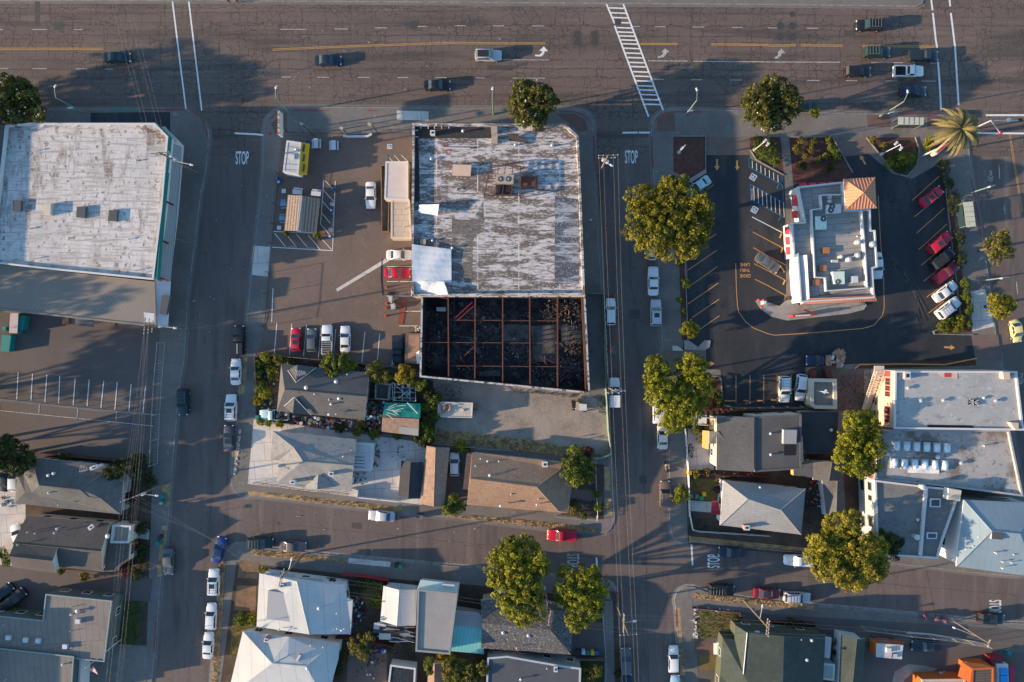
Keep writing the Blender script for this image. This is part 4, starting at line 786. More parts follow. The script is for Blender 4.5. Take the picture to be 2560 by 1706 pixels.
R3=random.Random(5);at();dm=[plain('ash_grey_debris',(0.14,0.13,0.125)),plain('pale_debris',(0.34,0.34,0.35)),char_m,plain('burnt_brown_debris',(0.13,0.085,0.06)),plain('blue_grey_debris',(0.07,0.09,0.11))]
b=MB();cs_=[(R3.uniform(985,1340),R3.uniform(695,865))for _ in range(26)]+[(R3.uniform(1295,1342),R3.uniform(700,880))for _ in range(16)]
for i in range(1700):
 c_=R3.choice(cs_);x,y=c_[0]+R3.gauss(0,12),c_[1]+R3.gauss(0,12)
 if not(976<x<1343 and 690<y<852+(x-964)*.09):continue
 q=P(x,y,.2);s=R3.uniform(.06,.36)*(1 if R3.random()<.93 else 2.0);m=dm[R3.choice([0,0,2,2,3,3,4]if R3.random()<.96 else[1])]
 if R3.random()<.2:a=R3.uniform(0,3.1);b.rod((q.x,q.y,.3),(q.x+cos(a)*s*6,q.y+sin(a)*s*6,R3.uniform(.25,1.1)),.035,R3.choice([rust_m,dm[3],dm[0]]),n=4)
 else:b.box(q.x,q.y,GZ+.07,s,s*R3.uniform(.15,.9),R3.uniform(.05,.4),m,R3.random()*3)
db=b.build('burned_debris');tag(db,'heaps of charred and ashy debris on the burned-out floor','debris');db['kind']='stuff'
for pts,nm in(([(1155,745),(1215,747),(1214,785),(1157,785)],'floor_slab'),([(1220,750),(1278,745),(1280,835),(1225,830)],'floor_slab'),([(1288,745),(1340,750),(1338,790),(1290,790)],'floor_slab'),([(1100,855),(1150,850),(1150,865),(1100,865)],'floor_slab')):
 rbox(B3,nm,pts,.2,.45,mat('sooty_slab',(0.09,0.085,0.08),0.95,[('n',0.8,(0.03,0.03,0.032),0.45,0.65)]))
rbox(B3,'white_sink',[(1003,706),(1024,707),(1023,716),(1003,715)],.2,1.0,trim_m)
at()
Bc,zz=flat('brown flat topped container leaning against the burned-out shell',[(933,766),(967,767),(964,837),(930,834)],2.6,mat('brown_board',(0.30,0.18,0.12),0.9,[('n',0.7,(0.24,0.145,0.10),0.42,0.7)]),woodf_m,.04,woodf_m,'container','container',win=False)
b=MB();quad3(b,[(955,812),(963,806),(965,836),(958,836)],[2.7,3.2,3.2,2.7],trim_m,.04);pn=b.build('white_board');tag(pn,'loose white board leaning on the brown container','board')
at(1,0)
yel=plain('yellow_awning',(0.62,0.35,0.01));
K,zk=flat('white food kiosk with a yellow serving awning near the lot fence',[(280,1282),(410,1300),(385,1592),(245,1570)],2.9,white_m,whitew_m,.05,trim_m,'food_kiosk','kiosk',win=False)
b=MB();quad3(b,[(412,1300),(490,1312),(463,1598),(387,1590)],[2.9,2.5,2.5,2.9],yel,.07);aw=b.build('awning',K)
for y in(1315,1405,1495):rbox(K,'serving_window',[(430,y),(446,y+3),(438,y+70),(421,y+67)],2.7,2.88,glass_m)
vent(K,373,1372,2.85,.4,.3);rbox(K,'roof_hatch',[(300,1410),(350,1412),(348,1450),(298,1448)],2.85,3.1,trim_m)
b=MB()
for y in(1338,1395,1445,1495,1545):beam(b,P(275-(y-1300)*.12,y,2.88),P(400-(y-1300)*.08,y+10,2.88),.05,.04,grayw_m)
b.build('roof_seam',K)
at(1,1)
FS=gable('open food stand under a rusty corrugated gable roof in the hatched bay',[(290,210),(582,243),(545,560),(257,533)],2.7,3.5,corrb_m,0,.5,.5,wall=woodf_m,name='food_stand',cat='food stand',win=False,over=.6)
b=MB();quad3(b,[(400,222),(436,226),(410,548),(372,542)],[3.5,3.5,3.5,3.5],corr_m,.05);b.build('ridge_flashing',FS)
at(1,2)
B4=house('grey shingled house with crossed gables beside the cluttered yard',[(230,185),(1035,262),(990,697),(190,612)],3.6,[(230,185,3.6),(1035,262,3.6),(990,697,3.6),(190,612,3.6),(262,418,5.6),(1012,482,5.6),(290,245,4.2),(366,350,5.2),(545,222,3.7),(375,195,4.7),(258,568,4.2),(350,487,5.2),(500,645,3.7),(335,632,4.7)],[(0,1,5,4),(4,5,2,3),(0,4,3)],graysh_m,whitew_m,ridges=((4,5),))
b=MB();slab(b,[P(*t)for t in((290,243,4.3),(366,352,5.35),(376,192,4.9),(546,220,3.9))],[(0,1,2),(2,1,3)],graysh_m,.12,trim_m);b.build('cross_gable',B4)
b=MB();slab(b,[P(*t)for t in((258,568,4.2),(350,486,5.35),(335,636,4.9),(502,648,3.9))],[(0,1,2),(2,1,3)],graysh_m,.12,trim_m);b.build('cross_gable',B4)
b=MB()
for p,q in(((290,243,4.4),(366,352,5.45)),((366,352,5.45),(546,220,4.0)),((258,568,4.3),(350,486,5.45)),((350,486,5.45),(502,648,4.0))):b.rod(P(*p),P(*q),.06,trim_m)
b.build('valley_flashing',B4)
vents(B4,4.8,[(468,397,.8,.28),(738,342,.8,.26),(543,453,.6,.16),(762,497,.5,.24),(670,508,.3,.13),(690,548,.5,.18),(668,643,.3,.2),(733,640,.3,.12),(835,278,.3,.1)])
b=MB()
for k in range(6):beam(b,P(362+16*k,235+3*k,5.3),P(385+14*k,298-4*k,5.3),.06,.05,trim_m)
b.build('roof_ladder',B4)
G1=gable('worn green and brown roofed shed at the back of the cluttered yard',[(1175,535),(1500,548),(1482,842),(1145,800)],2.8,3.7,brown_m,1,.45,.5,wall=woodf_m,name='garden_shed',cat='shed',win=False)
b=MB();slab(b,[P(1172,535,2.92),P(1500,545,2.92),P(1497,678,3.8),P(1160,650,3.8)],[(0,1,2,3)],green_m,.05);b.build('green_tarp',G1)
b=MB();slab(b,[P(1310,752,3.35),P(1483,775,3.2),P(1478,838,3.0),P(1305,815,3.0)],[(0,1,2,3)],corr_m,.05);b.build('roof_patch_or_shade',G1)
R3=random.Random(11);b=MB()
for k in range(9):x,y=R3.uniform(1185,1300),R3.uniform(560,640);a=R3.uniform(-.6,.9);b.rod(P(x,y,4.0),P(x+90*cos(a),y+60*sin(a),4.1),.045,trim_m,n=4)
b.rod(P(1380,535,4),P(1475,635,4),.09,trim_m,n=5);tag(b.build('loose_poles'),'white poles scattered over the green shed roof','poles')
fr=thing('greenhouse_frame','bare metal canopy frame standing behind the green shed','frame',P(1350,430,GZ))
b=MB()
for x in(1260,1330,1400,1450):b.rod(P(x,360,2.6),P(x+6,520,2.6),.035,galv_m,n=4)
for y in(365,400,440,490,518):b.rod(P(1250,y,2.6),P(1460,y+5,2.6),.035,galv_m,n=4)
for x,y in((1255,365),(1450,370),(1260,518),(1455,520)):q=P(x,y,2.6);b.rod((q.x,q.y,GZ),q,.04,galv_m,n=5)
for a in((1260,365,1400,500),(1450,370,1300,500),(1240,350,1250,520)):b.rod(P(a[0],a[1],2.7),P(a[2],a[3],2.7),.04,trim_m,n=4)
b.build('roof_frame',fr)
Bx,zz=flat('small white walled open store room full of junk behind the grey house',[(1090,360),(1218,372),(1205,512),(1083,500)],2.4,conc_m,whitew_m,1.4,grayw_m,'storage_pen','storage pen',wt=.12,win=False)
B5=house('mottled grey hipped house with white front steps near the lower street corner',[(155,795),(912,872),(868,1337),(435,1312),(190,1262),(207,1065),(130,1055)],3.6,[(155,795,3.6),(912,872,3.6),(868,1337,3.6),(435,1312,3.6),(190,1262,3.6),(207,1065,3.6),(130,1055,3.6),(430,1070,5.5),(890,1110,5.4),(345,945,4.8),(568,1190,4.9),(555,1325,3.8),(695,1332,3.8)],[(0,1,8,7,9),(7,8,2,3,4),(4,5,9,7),(5,6,9),(6,0,9),(1,2,8)],gray2_m,whitew_m,ridges=((7,8),(7,9)))
b=MB();slab(b,[P(*t)for t in((568,1188,4.9),(440,1310,3.75),(556,1330,4.8),(735,1300,3.75))],[(0,1,2),(0,2,3)],gray2_m,.12,trim_m);b.build('cross_gable',B5)
chimney(B5,683,1187,4.9,.8,.7,.6,whitew_m,-.1);chimney(B5,332,1262,4.0,1.1,.8,.5,whitew_m,-.1);vents(B5,5.0,[(798,1025,.3,.14),(870,967,.3,.08),(533,1015,.3,.06)])
pc,zz=flat('white slatted patio cover joined to the mottled grey house',[(905,905),(1070,912),(1045,1162),(878,1152)],2.7,white_m,whitew_m,.03,trim_m,'patio_cover','patio cover',win=False)
b=MB()
for y in(1028,1058,1088,1120):beam(b,P(890,y,2.69),P(985,y+7,2.69),.08,.03,black_m)
b.build('skylight_strip',pc)
gr=gable('small charcoal roofed garage in the concrete yard',[(1325,1062),(1515,1077),(1500,1412),(1295,1390)],2.6,3.6,charsh_m,0,wall=whitew_m,name='garage',cat='garage',win=False)
lb=gable('long narrow building under a smooth brown gabled roof',[(1555,932),(1765,950),(1715,1482),(1502,1460)],3.0,3.9,brown_m,0,.42,.42,wall=tanw_m,name='long_building',cat='building',win=False)
at()
BH=house('tan brown shingled house with hipped east end above the lower street',[(1085,1040),(1291,1063),(1316,1106),(1305,1180),(1073,1160)],3.4,[(1085,1040,3.4),(1291,1063,3.4),(1316,1106,3.4),(1305,1180,3.4),(1073,1160,3.4),(1080,1100,5.2),(1233,1119,5.2),(1289,1078,3.6),(1284,1175,3.6)],[(0,1,7,6,5),(5,6,8,3,4),(0,5,4),(7,8,6),(1,2,3,8,7)],tansh_m,cream_m,ridges=((5,6),(6,7),(6,8)))
at(1,2);vents(BH,4.2,[(2048,1045,.4,.12),(2112,1066,.5,.16),(2215,1068,.4,.12),(2002,1110,.4,.12),(2133,1192,.8,.22),(2230,1470,.7,.2),(2325,1368,.4,.12)])
at(2,2);vents(BH,4.2,[(62,1335,.3,.14),(225,1462,.5,.16),(238,1415,.3,.1)]);chimney(BH,300,1100,3.6,.9,.8,.8,whitew_m,0)
at(1,2);lt,zz=flat('narrow lean-to with a red-brown roof on the tan house west wall',[(1922,1003),(1968,1010),(1938,1330),(1888,1325)],2.6,brown_m,tanw_m,.04,brown_m,'lean_to','lean-to',win=False)
at(3,1)
R1,zR=flat('white fast food restaurant with red awnings and an orange tiled corner tower',[(272,135),(335,128),(690,90),(700,345),(935,342),(940,532),(980,532),(1000,870),(955,880),(972,1150),(300,1190),(268,760),(236,778),(218,462),(335,455)],4.1,restroof_m,whitew_m,.75,trim_m,'restaurant','restaurant',wt=.24,win=False)
b=MB();b.wall([p.xy for p in PP([(690,205),(483,212),(492,335),(400,345),(430,962),(525,965),(535,1085),(908,1058),(885,700),(855,345),(700,345)],4.3)],.2,zR,4.3,trim_m);b.build('screen_wall',R1)
rt=[P(*t)for t in((690,66,5.6),(975,50,5.6),(990,330,5.6),(706,346,5.6),(870,190,7.4))]
b=MB();b.sides([v.xy for v in inset([r_.xy for r_ in rt[:4]],.45)],GZ,5.6,whitew_m);tw=b.build('tower_wall',R1)
b=MB();slab(b,rt,[(0,1,4),(1,2,4),(2,3,4),(3,0,4)],tile_m,.2,trim_m);tr=b.build('tower_roof',R1)
b=MB()
for e in range(4):
 a,c=rt[e],rt[(e+1)%4];up=Vector((0,0,.05));b.rod(a+up,rt[4]+up,.07,tilerib_m,n=5)
 for k in range(1,10):
  t=k/10.0;p=a.lerp(c,t);f=1-abs(2*t-1);ap=rt[4];mid=a.lerp(c,.5);q=p+(ap-mid)*(min(t,1-t)*2);b.rod(p+up*.6,q+up*.6,.055,tilerib_m,n=4)
b.build('tower_ribs',tr)
b=MB();msd=[P(*t)for t in((378,1155,4.15),(975,1128,4.15),(986,1178,3.1),(300,1212,3.1))];slab(b,msd,[(0,1,2,3)],tile_m,.15);ms=b.build('mansard_tiles',R1)
b=MB()
for k in range(34):t=k/33.0;b.rod(msd[0].lerp(msd[1],t)+Vector((0,0,.05)),msd[3].lerp(msd[2],t)+Vector((0,0,.05)),.06,tilerib_m,n=4)
b.build('mansard_ribs',ms)
b=MB();slab(b,[P(*t)for t in((262,765,3.3),(355,757,4.25),(378,1155,4.25),(300,1210,3.1))],[(0,1,2,3)],whitew_m,.15);b.build('sloped_parapet',R1)
for pts in([(216,212),(268,212),(272,308),(220,312)],[(218,357),(272,355),(276,420),(224,424)],[(152,503),(208,503),(212,568),(156,572)],[(158,595),(214,593),(222,664),(162,664)],[(162,686),(222,684),(228,752),(168,756)]):
 b=MB();quad3(b,pts,[2.4,3.0,3.0,2.4],redpaint_m,.08);b.build('awning',R1)
for x in(284,370,455,540):
 b=MB();quad3(b,[(x,104-(x-284)*.04),(x+66,98-(x-284)*.04),(x+74,124-(x-284)*.08),(x+6,128-(x-284)*.08)],[2.4,2.4,3.0,3.0],redpaint_m,.08);b.build('awning',R1)
acunit(R1,[(540,300),(668,292),(668,372),(540,380)],zR,1.0,trim_m,((585,316,.5),(573,350,.5)))
acunit(R1,[(437,407),(534,405),(535,520),(440,525)],zR,1.0,acg_m,((505,427,.5),))
acunit(R1,[(590,910),(697,908),(700,1022),(606,1022)],zR,1.0,acg_m,((638,1002,.45),))
acunit(R1,[(765,952),(820,950),(824,1008),(768,1012)],zR,.8,trim_m)
for x,y in((532,716),(504,878),(437,1007)):rbox(R1,'copper_hatch',[(x-32,y-28),(x+32,y-28),(x+32,y+28),(x-32,y+28)],zR,zR+.6,plain('orange_brown_metal',(0.36,0.14,0.06)))
rbox(R1,'roof_hatch',[(545,215),(582,215),(582,245),(545,245)],zR,zR+.5,trim_m);rbox(R1,'roof_hatch',[(545,252),(582,252),(582,282),(545,282)],zR,zR+.5,trim_m);rbox(R1,'roof_hatch',[(580,803),(640,803),(640,825),(580,825)],zR,zR+.5,trim_m)
for x,y,r_ in((825,640,.5),(820,760,.5),(740,800,.5),(668,773,.35),(955,660,.55)):
 q=P(x,y,zR+1);b=MB();b.cyl(q.x,q.y,zR,r_*.7,.7,galv_m,12);b.cyl(q.x,q.y,zR+.7,r_,.35,galv_m,14);b.cyl(q.x,q.y,zR+1.05,r_*.75,.15,trim_m,14,r_*.4);b.build('exhaust_fan',R1)
vents(R1,zR,[(478,798,.3,.1,False),(580,492,.2,.08,False),(714,570,.25,.08,False),(372,392,.3,.1),(805,590,.3,.12)])
b=MB();b.rod(P(390,1142,4.4),P(900,1070,4.4),.03,black_m,n=4);b.rod(P(460,1130,4.4),P(760,1100,4.4),.03,black_m,n=4);b.build('cable',R1)
isl_m=mat('island_concrete',(0.27,0.245,0.22),.9,[('n',.8,(.2,.18,.165),.45,.7),('n',2.5,(.14,.125,.115),.6,.72)])
def isl(name,pts,m=None,z=.27,lab=None):
 b=MB();b.prism([p.xy for p in PP(pts)],.125,z,m or pale_m);return struct(b,name)
at();isl('traffic_island',[(1735,692),(1742,688),(1762,694),(1790,704),(1806,690),(1822,690),(1836,702),(1985,694),(1991,702),(1984,712),(1950,721),(1880,729),(1808,737),(1772,728),(1748,712)],isl_m,.2)
isl('kerb_nose',[(1582,413),(1621,390),(1623,398),(1590,419),(1578,421)],isl_m);isl('kerb_nose',[(1571,782),(1582,783),(1590,788),(1603,798),(1618,782),(1632,783),(1630,798),(1618,806),(1572,804)],isl_m);isl('kerb_nose',[(1545,795),(1556,795),(1570,806),(1545,806)],pale_m)
for pts in([(1620,865),(1650,865),(1656,870),(1660,930),(1690,938),(1850,938)],[(1723,345),(1737,368),(1800,403)],[(1990,317),(2020,355),(2052,398),(2083,406),(2105,382),(2111,345),(2102,317)],[(1912,317),(1958,398)],[(1546,314),(1621,314),(1621,390)],[(2163,372),(2172,440),(2190,600),(2207,738),(2143,762),(2146,768),(2236,770)],[(1573,580),(1580,782)],[(1813,316),(1911,316)],[(2160,318),(2126,318),(2126,345),(2140,361),(2172,352)]):
 b=MB();b.wall([p.xy for p in PP(pts)],.18,.12,.29,kerb_m);struct(b,'kerb')
at(3,2)
for pts in([(780,228),(830,188),(1280,184),(1600,190),(1895,132)],):b=MB();b.wall([p.xy for p in PP(pts)],.25,.12,.34,op_m);struct(b,'kerb')
at()
def boardwall(pts,h,m,label,name='fence',cat='fence',w_=.1,posts=2.5,z0=GZ,group=None):
 p=[q.xy for q in PP(pts)];c=cen(p);o=thing(name,label,cat,(c.x,c.y,z0),group);b=MB();b.wall(p,w_,z0+.05,z0+h,m);b.build('fence_boards',o)
 for i in range(len(p)-1):
  a,d=Vector(p[i]),Vector(p[i+1]);L=(d-a).length;k=max(1,int(L/posts))
  for j in range(k):q=a.lerp(d,j/k);b=MB();b.box(q.x,q.y,z0,.13,.13,h+.1,m,atan2((d-a).y,(d-a).x));b.build('post',o)
 return o
wiremesh_m=mat('chain_link_wire',(0.35,0.36,0.36),0.6,metal=0.3)
def wirefence(pts,h,label,m=None,posts=3.0,z0=GZ,rails=(0.05,0.98),dense=.55):
 """open wire fence: posts, rails and diagonal wires"""
 p=[q.xy for q in PP(pts)];c=cen(p);o=thing('wire_fence',label,'fence',(c.x,c.y,z0));m=m or wiremesh_m;b=MB();wv=MB();ps=MB()
 for i in range(len(p)-1):
  a,d=Vector(p[i]),Vector(p[i+1]);L=(d-a).length;k=max(1,int(L/posts))
  for f in rails:b.rod((*a,z0+h*f),(*d,z0+h*f),.03,m,n=4)
  n=max(1,int(L/dense))
  for j in range(n):
   q,r_=a.lerp(d,j/n),a.lerp(d,(j+1)/n);wv.rod((*q,z0+.05),(*r_,z0+h),.008,m,n=3,cap=False);wv.rod((*r_,z0+.05),(*q,z0+h),.008,m,n=3,cap=False)
  for j in range(k+(i==len(p)-2)):q=a.lerp(d,j/k);pb=MB();pb.rod((*q,z0),(*q,z0+h+.1),.045,m,n=5);pb.build('post',o)
 b.build('rail',o);wv.build('wire_netting',o);return o
boardwall([(1655,940),(1860,945)],.9,redwood_m,'low dark red boundary wall behind the yellow wheel stops','boundary_wall','wall',.25)
at(3,2)
en,ze=flat('pale walled roofed trash enclosure beside the lower restaurant spaces',[(392,318),(626,322),(630,594),(428,590),(390,560)],2.8,rollgray_m,cream_m,.5,cream_m,'trash_enclosure','enclosure',wt=.55,win=False)
for pts in([(412,235),(448,240),(432,318),(395,316)],[(525,232),(570,236),(592,316),(545,312)]):
 rbox(en,'gate',pts,.15,1.9,redwood_m)
bolm=plain('yellow_bollard_paint',(0.55,0.33,0.03))
k=0;nth=['first','second','third','fourth','fifth','sixth','seventh','eighth','ninth','tenth']
def small(name,label,cat,x,y,build,z=GZ,group=None):
 q=P(x,y);o=thing(name,label,cat,(q.x,q.y,z),group);b=MB();build(b,q.x,q.y,z);return o,b
for c,x,y in((2,1985,588),(2,2108,585),(2,2240,580),(3,30,572),(3,158,572),(3,292,570)):
 at(c,2);q=P(x,y);b=MB();b.cyl(q.x,q.y,GZ,.13,1.1,bolm,10);b.ball(q.x,q.y,GZ+1.1,.13,.13,.08,bolm,10,4)
 tag(b.build('bollard',loc=(q.x,q.y,GZ)),'yellow steel bollard, %s from the left behind the lower restaurant spaces'%nth[k],'bollard','yellow bollards behind the lower restaurant spaces');k+=1
wsl=[(2,2,1985,519,95,16,0,'double yellow concrete wheel stop in the leftmost lower space'),(2,2,2130,518,46,20,0,'short yellow wheel stop in the second lower space from the left'),(2,2,2260,517,46,20,0,'short yellow wheel stop in the third lower space from the left'),(3,2,50,512,46,20,0,'yellow wheel stop left of the white car with roof rails'),(3,2,310,512,46,18,0,'yellow wheel stop under the white car with open door'),(3,1,112,585,42,14,1.2,'tan wheel stop below the white stall line by the restaurant'),(3,1,122,720,42,14,1.2,'tan wheel stop above the parked dark car by the restaurant'),(3,1,125,885,75,16,2.2,'tan wheel stop at the nose of the dark car by the restaurant'),(3,1,143,1010,42,14,1.2,'tan wheel stop in the space below the dark car'),(3,1,150,1155,42,14,1.2,'tan wheel stop in the lowest space beside the restaurant')]
for c,r_,x,y,L_,W_,a,lb in wsl:
 at(c,r_);q=P(x,y);b=MB();s=1/3.647/PPM;b.box(q.x,q.y,GZ,L_*s,.22,.13,op_m,a);b.box(q.x,q.y,GZ+.12,L_*s*.97,.14,.04,op_m,a);tag(b.build('wheel_stop',loc=(q.x,q.y,GZ)),lb,'wheel stop','painted wheel stops of the restaurant lot')
at(3,2)
C1,zc=flat('two storey salmon building with red windows and a white flat roof',[(1160,247),(2272,251),(2280,330),(2325,720),(2345,790),(1150,775)],8.0,white2_m,pink_m,.35,trim_m,'apartment_house','apartment building',win=False)
s=[P(1160,247,8.0).xy,P(1150,775,8.0).xy];a,d=s;dd=(d-a);L=dd.length;dd.normalize();nn=Vector((-dd.y,dd.x));nn=nn if nn.x<0 else-nn;rz=atan2(dd.y,dd.x)
for t0,t1,z0,z1 in((.13,.26,5.0,6.6),(.27,.36,5.0,6.6),(.37,.46,5.0,6.6),(.63,.77,4.9,6.6),(.78,.92,4.9,6.6),(.52,.64,.9,2.3),(.74,.84,.9,2.2)):
 c=a+dd*L*(t0+t1)/2+nn*.03;w_=MB();w_.box(c.x,c.y,z0,L*(t1-t0),.1,z1-z0,redtrim_m,rz);wo_=w_.build('window',C1)
 g=MB()
 for sg in(-1,1):cc=c+dd*(sg*L*(t1-t0)*.23)+nn*.04;g.box(cc.x,cc.y,z0+.15,L*(t1-t0)*.38,.06,z1-z0-.3,glass_m,rz)
 g.build('pane',wo_)
st=MB();stm=cream_m;base=a+dd*L*.02
for i in range(17):p=base+dd*(i*.42)+nn*1.0;st.box(p.x,p.y,4.4-i*.24,.34,1.3,.07,stm,rz)
for off in(.35,1.65):
 p0=base+nn*off;p1=base+dd*7.0+nn*off;st.rod((*p0,4.4),(*p1,.4),.07,stm);st.rod((*p0,5.4),(*p1,1.3),.05,stm)
 for i in range(12):q=p0.lerp(p1,i/11);z=4.4-4.0*i/11;st.rod((*q,z),(*q,z+1),.035,stm,n=4)
st.build('outside_stair',C1)
b=MB();p=base+nn*.8;b.box(p.x,p.y,4.3,1.8,1.7,.12,stm,rz);b.build('landing',C1);b=MB();p=a+dd*L*.06+nn*.04;b.box(p.x,p.y,4.45,1.0,.1,2.1,redtrim_m,rz);b.build('door',C1)
vents(C1,zc,[(1265,402,.35,.28),(1383,517,.35,.28),(1588,514,.35,.28),(2065,518,.35,.28),(1960,492,.25,.22),(1240,305,.5,.2)]);chimney(C1,1270,290,zc,.7,.9,1.2,grayw_m,0)
rbox(C1,'skylight',[(1835,508),(1920,515),(1922,560),(1833,560)],zc,zc+.3,glass_m);b=MB()
for a_ in((1835,505,1922,562),(1833,562,1920,512),(1835,530,1922,540),(1870,508,1870,562)):beam(b,P(a_[0],a_[1],zc+.32),P(a_[2],a_[3],zc+.32),.1,.05,trim_m)
b.build('skylight_bars',C1)
rbox(C1,'light_well',[(1525,249),(1728,253),(1728,322),(1600,305)],zc+.01,zc+.05,pink_m);rbox(C1,'window',[(1608,252),(1665,253),(1665,305),(1608,303)],zc+.06,zc+.1,redtrim_m)
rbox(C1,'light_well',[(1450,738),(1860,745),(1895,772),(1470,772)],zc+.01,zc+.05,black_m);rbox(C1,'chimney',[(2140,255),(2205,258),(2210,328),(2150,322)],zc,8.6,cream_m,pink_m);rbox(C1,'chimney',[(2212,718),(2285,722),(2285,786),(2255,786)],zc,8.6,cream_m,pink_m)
bb,zz=flat('white parapet wing along the east face of the salmon building',[(2215,335),(2275,332),(2318,712),(2285,718)],7.2,white2_m,cream_m,.3,trim_m,'parapet_wing','building wing',win=False)
C2,z2=flat('long low building with two rows of white skylights on a stained roof',[(1035,782),(2150,786),(2205,790),(2330,1392),(1700,1310),(970,1238)],5.6,skyroof_m,brickw_m,.45,white2_m,'workshop_building','building')
for i in range(6):
 for yy,sy in((885,90),(1042,95)):
  x=1145+92*i+(0 if yy<1000 else-20);y=yy+4*i
  o=rbox(C2,'skylight',[(x,y),(x+62,y+2),(x+60,y+sy),(x-1,y+sy-2)],z2,z2+.35,galv_m)
  b=MB();q=P(x+30,y+sy/2,z2+.35);s=1/3.647/PPM*.955;b.ball(q.x,q.y,q.z,29*s,sy*.46*s,.3,skyl_m,14,8);b.build('dome',o)
dr=drape(None,'plastic_sheet',[(1280,1110,z2+.5),(1555,1110,z2+.5),(1560,1185,z2+.15),(1270,1175,z2+.15)],tarp_m,amp=.18,seed=9);tag(dr,'torn white plastic sheet trailing from the lower row of skylights','plastic sheet')
vents(C2,z2,[(1083,1003,.4,.25),(1532,1028,.5,.3),(1750,1085,.4,.3),(1955,928,.5,.15)])
C3,z3=flat('grey roofed white walled building with a white dividing parapet',[(975,1243),(1440,1300),(1760,1335),(1600,1780),(1550,1960),(1000,1925)],6.0,roofm('grey_tar_roof',(0.19,0.18,0.165),(0.16,0.15,0.14),(0.12,0.115,0.105)),mat('bluish_white_wall',(.36,.37,.37),.9,[('n',.8,(.3,.31,.31),.45,.7)]),.3,trim_m,'flat_building','building',win=False)
b=MB();b.wall([p.xy for p in PP([(1450,1310),(1425,1568),(1395,1925)],6.2)],.45,z3,6.2,trim_m);b.build('dividing_parapet',C3)
for pts in([(1480,1410),(1575,1412),(1575,1490),(1478,1490)],[(1450,1720),(1545,1722),(1540,1780),(1448,1780)]):
 o=rbox(C3,'skylight',pts,z3,z3+.35,trim_m);b=MB();b.sheet(inset([p.xy for p in PP(pts,z3+.35)],.2),z3+.36,bluegray_m);b.build('pane',o)
q=P(1380,1295,z3);b=MB();b.cyl(q.x,q.y,z3,.35,1.0,galv_m,10);b.ball(q.x,q.y,z3+1.1,.5,.5,.3,galv_m);b.build('turbine_vent',C3)
at(3,3);q=P(1325,230,z3);b=MB();b.cyl(q.x,q.y,z3,.35,1.0,galv_m,10);b.ball(q.x,q.y,z3+1.1,.5,.5,.3,galv_m);b.build('turbine_vent',C3);vents(C3,z3,[(1350,80,.5,.2)])
C4=house('large pale blue grey hipped roof building at the right street corner',[(1785,-95),(2460,-60),(2460,612),(1715,512)],6.4,[(1785,-95,6.4),(2460,-60,6.4),(2460,612,6.4),(1715,512,6.4),(2040,190,8.4),(2300,215,8.4)],[(0,1,5,4),(1,2,5),(2,3,4,5),(3,0,4)],ltblue_m,whitew_m,name='corner_building',cat='building',ridges=((0,4),(3,4),(4,5)),capm=ltblue_m)
rbox(C4,'skylight',[(2042,188),(2147,195),(2142,270),(2038,262)],8.0,8.5,galv_m,bluegray_m);vents(C4,7.0,[(1897,237,.5,.15),(1790,350,.4,.1),(1855,322,.4,.1),(2048,378,.9,.15),(2122,465,.5,.1),(2202,472,.5,.1),(2125,525,.4,.12),(2220,397,.5,.1)])
at(3,2);rbox(C3,'stairhouse',[(1650,1320),(1765,1340),(1750,1435),(1640,1420)],z3,7.2,trim_m,cream_m)
R3=random.Random(21);
cl=MB();at(3,2)
for i in range(90):
 x=R3.uniform(1585,1770);y=R3.uniform(1400,1600)if x<1660 else R3.uniform(1440,1620);q=P(x,y,.8);cl.box(q.x,q.y,GZ+.01,R3.uniform(.2,.9),R3.uniform(.1,.5),R3.uniform(.2,1.2),R3.choice([galv_m,woodf_m,black_m,redtrim_m,trim_m,dm[4]]),R3.random()*3)
jk=cl.build('stacked_junk');tag(jk,'jumble of ladders, crates and boxes in the gap beside the pale blue roof','junk');jk['kind']='stuff'
at()
C5,z5c=None,0
C5=house('grey shingled two storey house with a timber stair facing the centre street',[(1647,958),(1733,960),(1733,1085),(1646,1080)],5.6,[(1647,958,5.6),(1733,960,6.2),(1733,1085,6.2),(1646,1080,5.6)],[(0,1,2,3)],graysh_m,cream_m)
C5b,zz=flat('flat dark shingled rear half of the grey two storey house',[(1733,958),(1842,953),(1842,1078),(1735,1085)],6.0,mat('dark_grey_shingle',(0.085,0.082,0.08),0.95,[('n',0.4,(0.07,0.068,0.066),.4,.7),('n',8.0,(0.055,0.053,0.052),0.46,0.78)]),cream_m,.12,graysh_m,'house_wing','house wing')
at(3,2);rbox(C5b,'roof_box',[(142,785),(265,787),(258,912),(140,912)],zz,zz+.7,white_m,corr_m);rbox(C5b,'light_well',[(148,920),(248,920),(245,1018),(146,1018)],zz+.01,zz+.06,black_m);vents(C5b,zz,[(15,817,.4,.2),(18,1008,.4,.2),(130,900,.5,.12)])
b=MB();b.wall([p.xy for p in PP([(288,655),(300,845),(312,847),(322,1072),(250,1074)],5.4)],.14,4.6,5.3,trim_m);b.build('balcony_rail',C5b)
at(2,2);b=MB();b.wall([p.xy for p in PP([(1630,668),(1862,680),(1858,795)],3.6)],.1,2.6,3.5,trim_m)
for i in range(13):q=P(1640+11*i,690,1.0+.2*i);b.box(q.x,q.y,.8+.2*i,.22,1.5,.06,trim_m)
for i in range(6):q=P(1805+8*i,740,2.9);b.box(q.x,q.y,2.9,.1,1.6,.06,woodf_m)
b.rod(P(1645,735,3.0),P(1790,742,3.4),.06,trim_m);b.build('timber_stair',C5)
b=MB();quad3(b,[(1737,790),(1795,795),(1792,965),(1735,945)],[2.8,3.3,3.3,2.8],plain('ochre_boards',(0.50,0.30,0.10)),.1);b.build('porch_roof',C5)
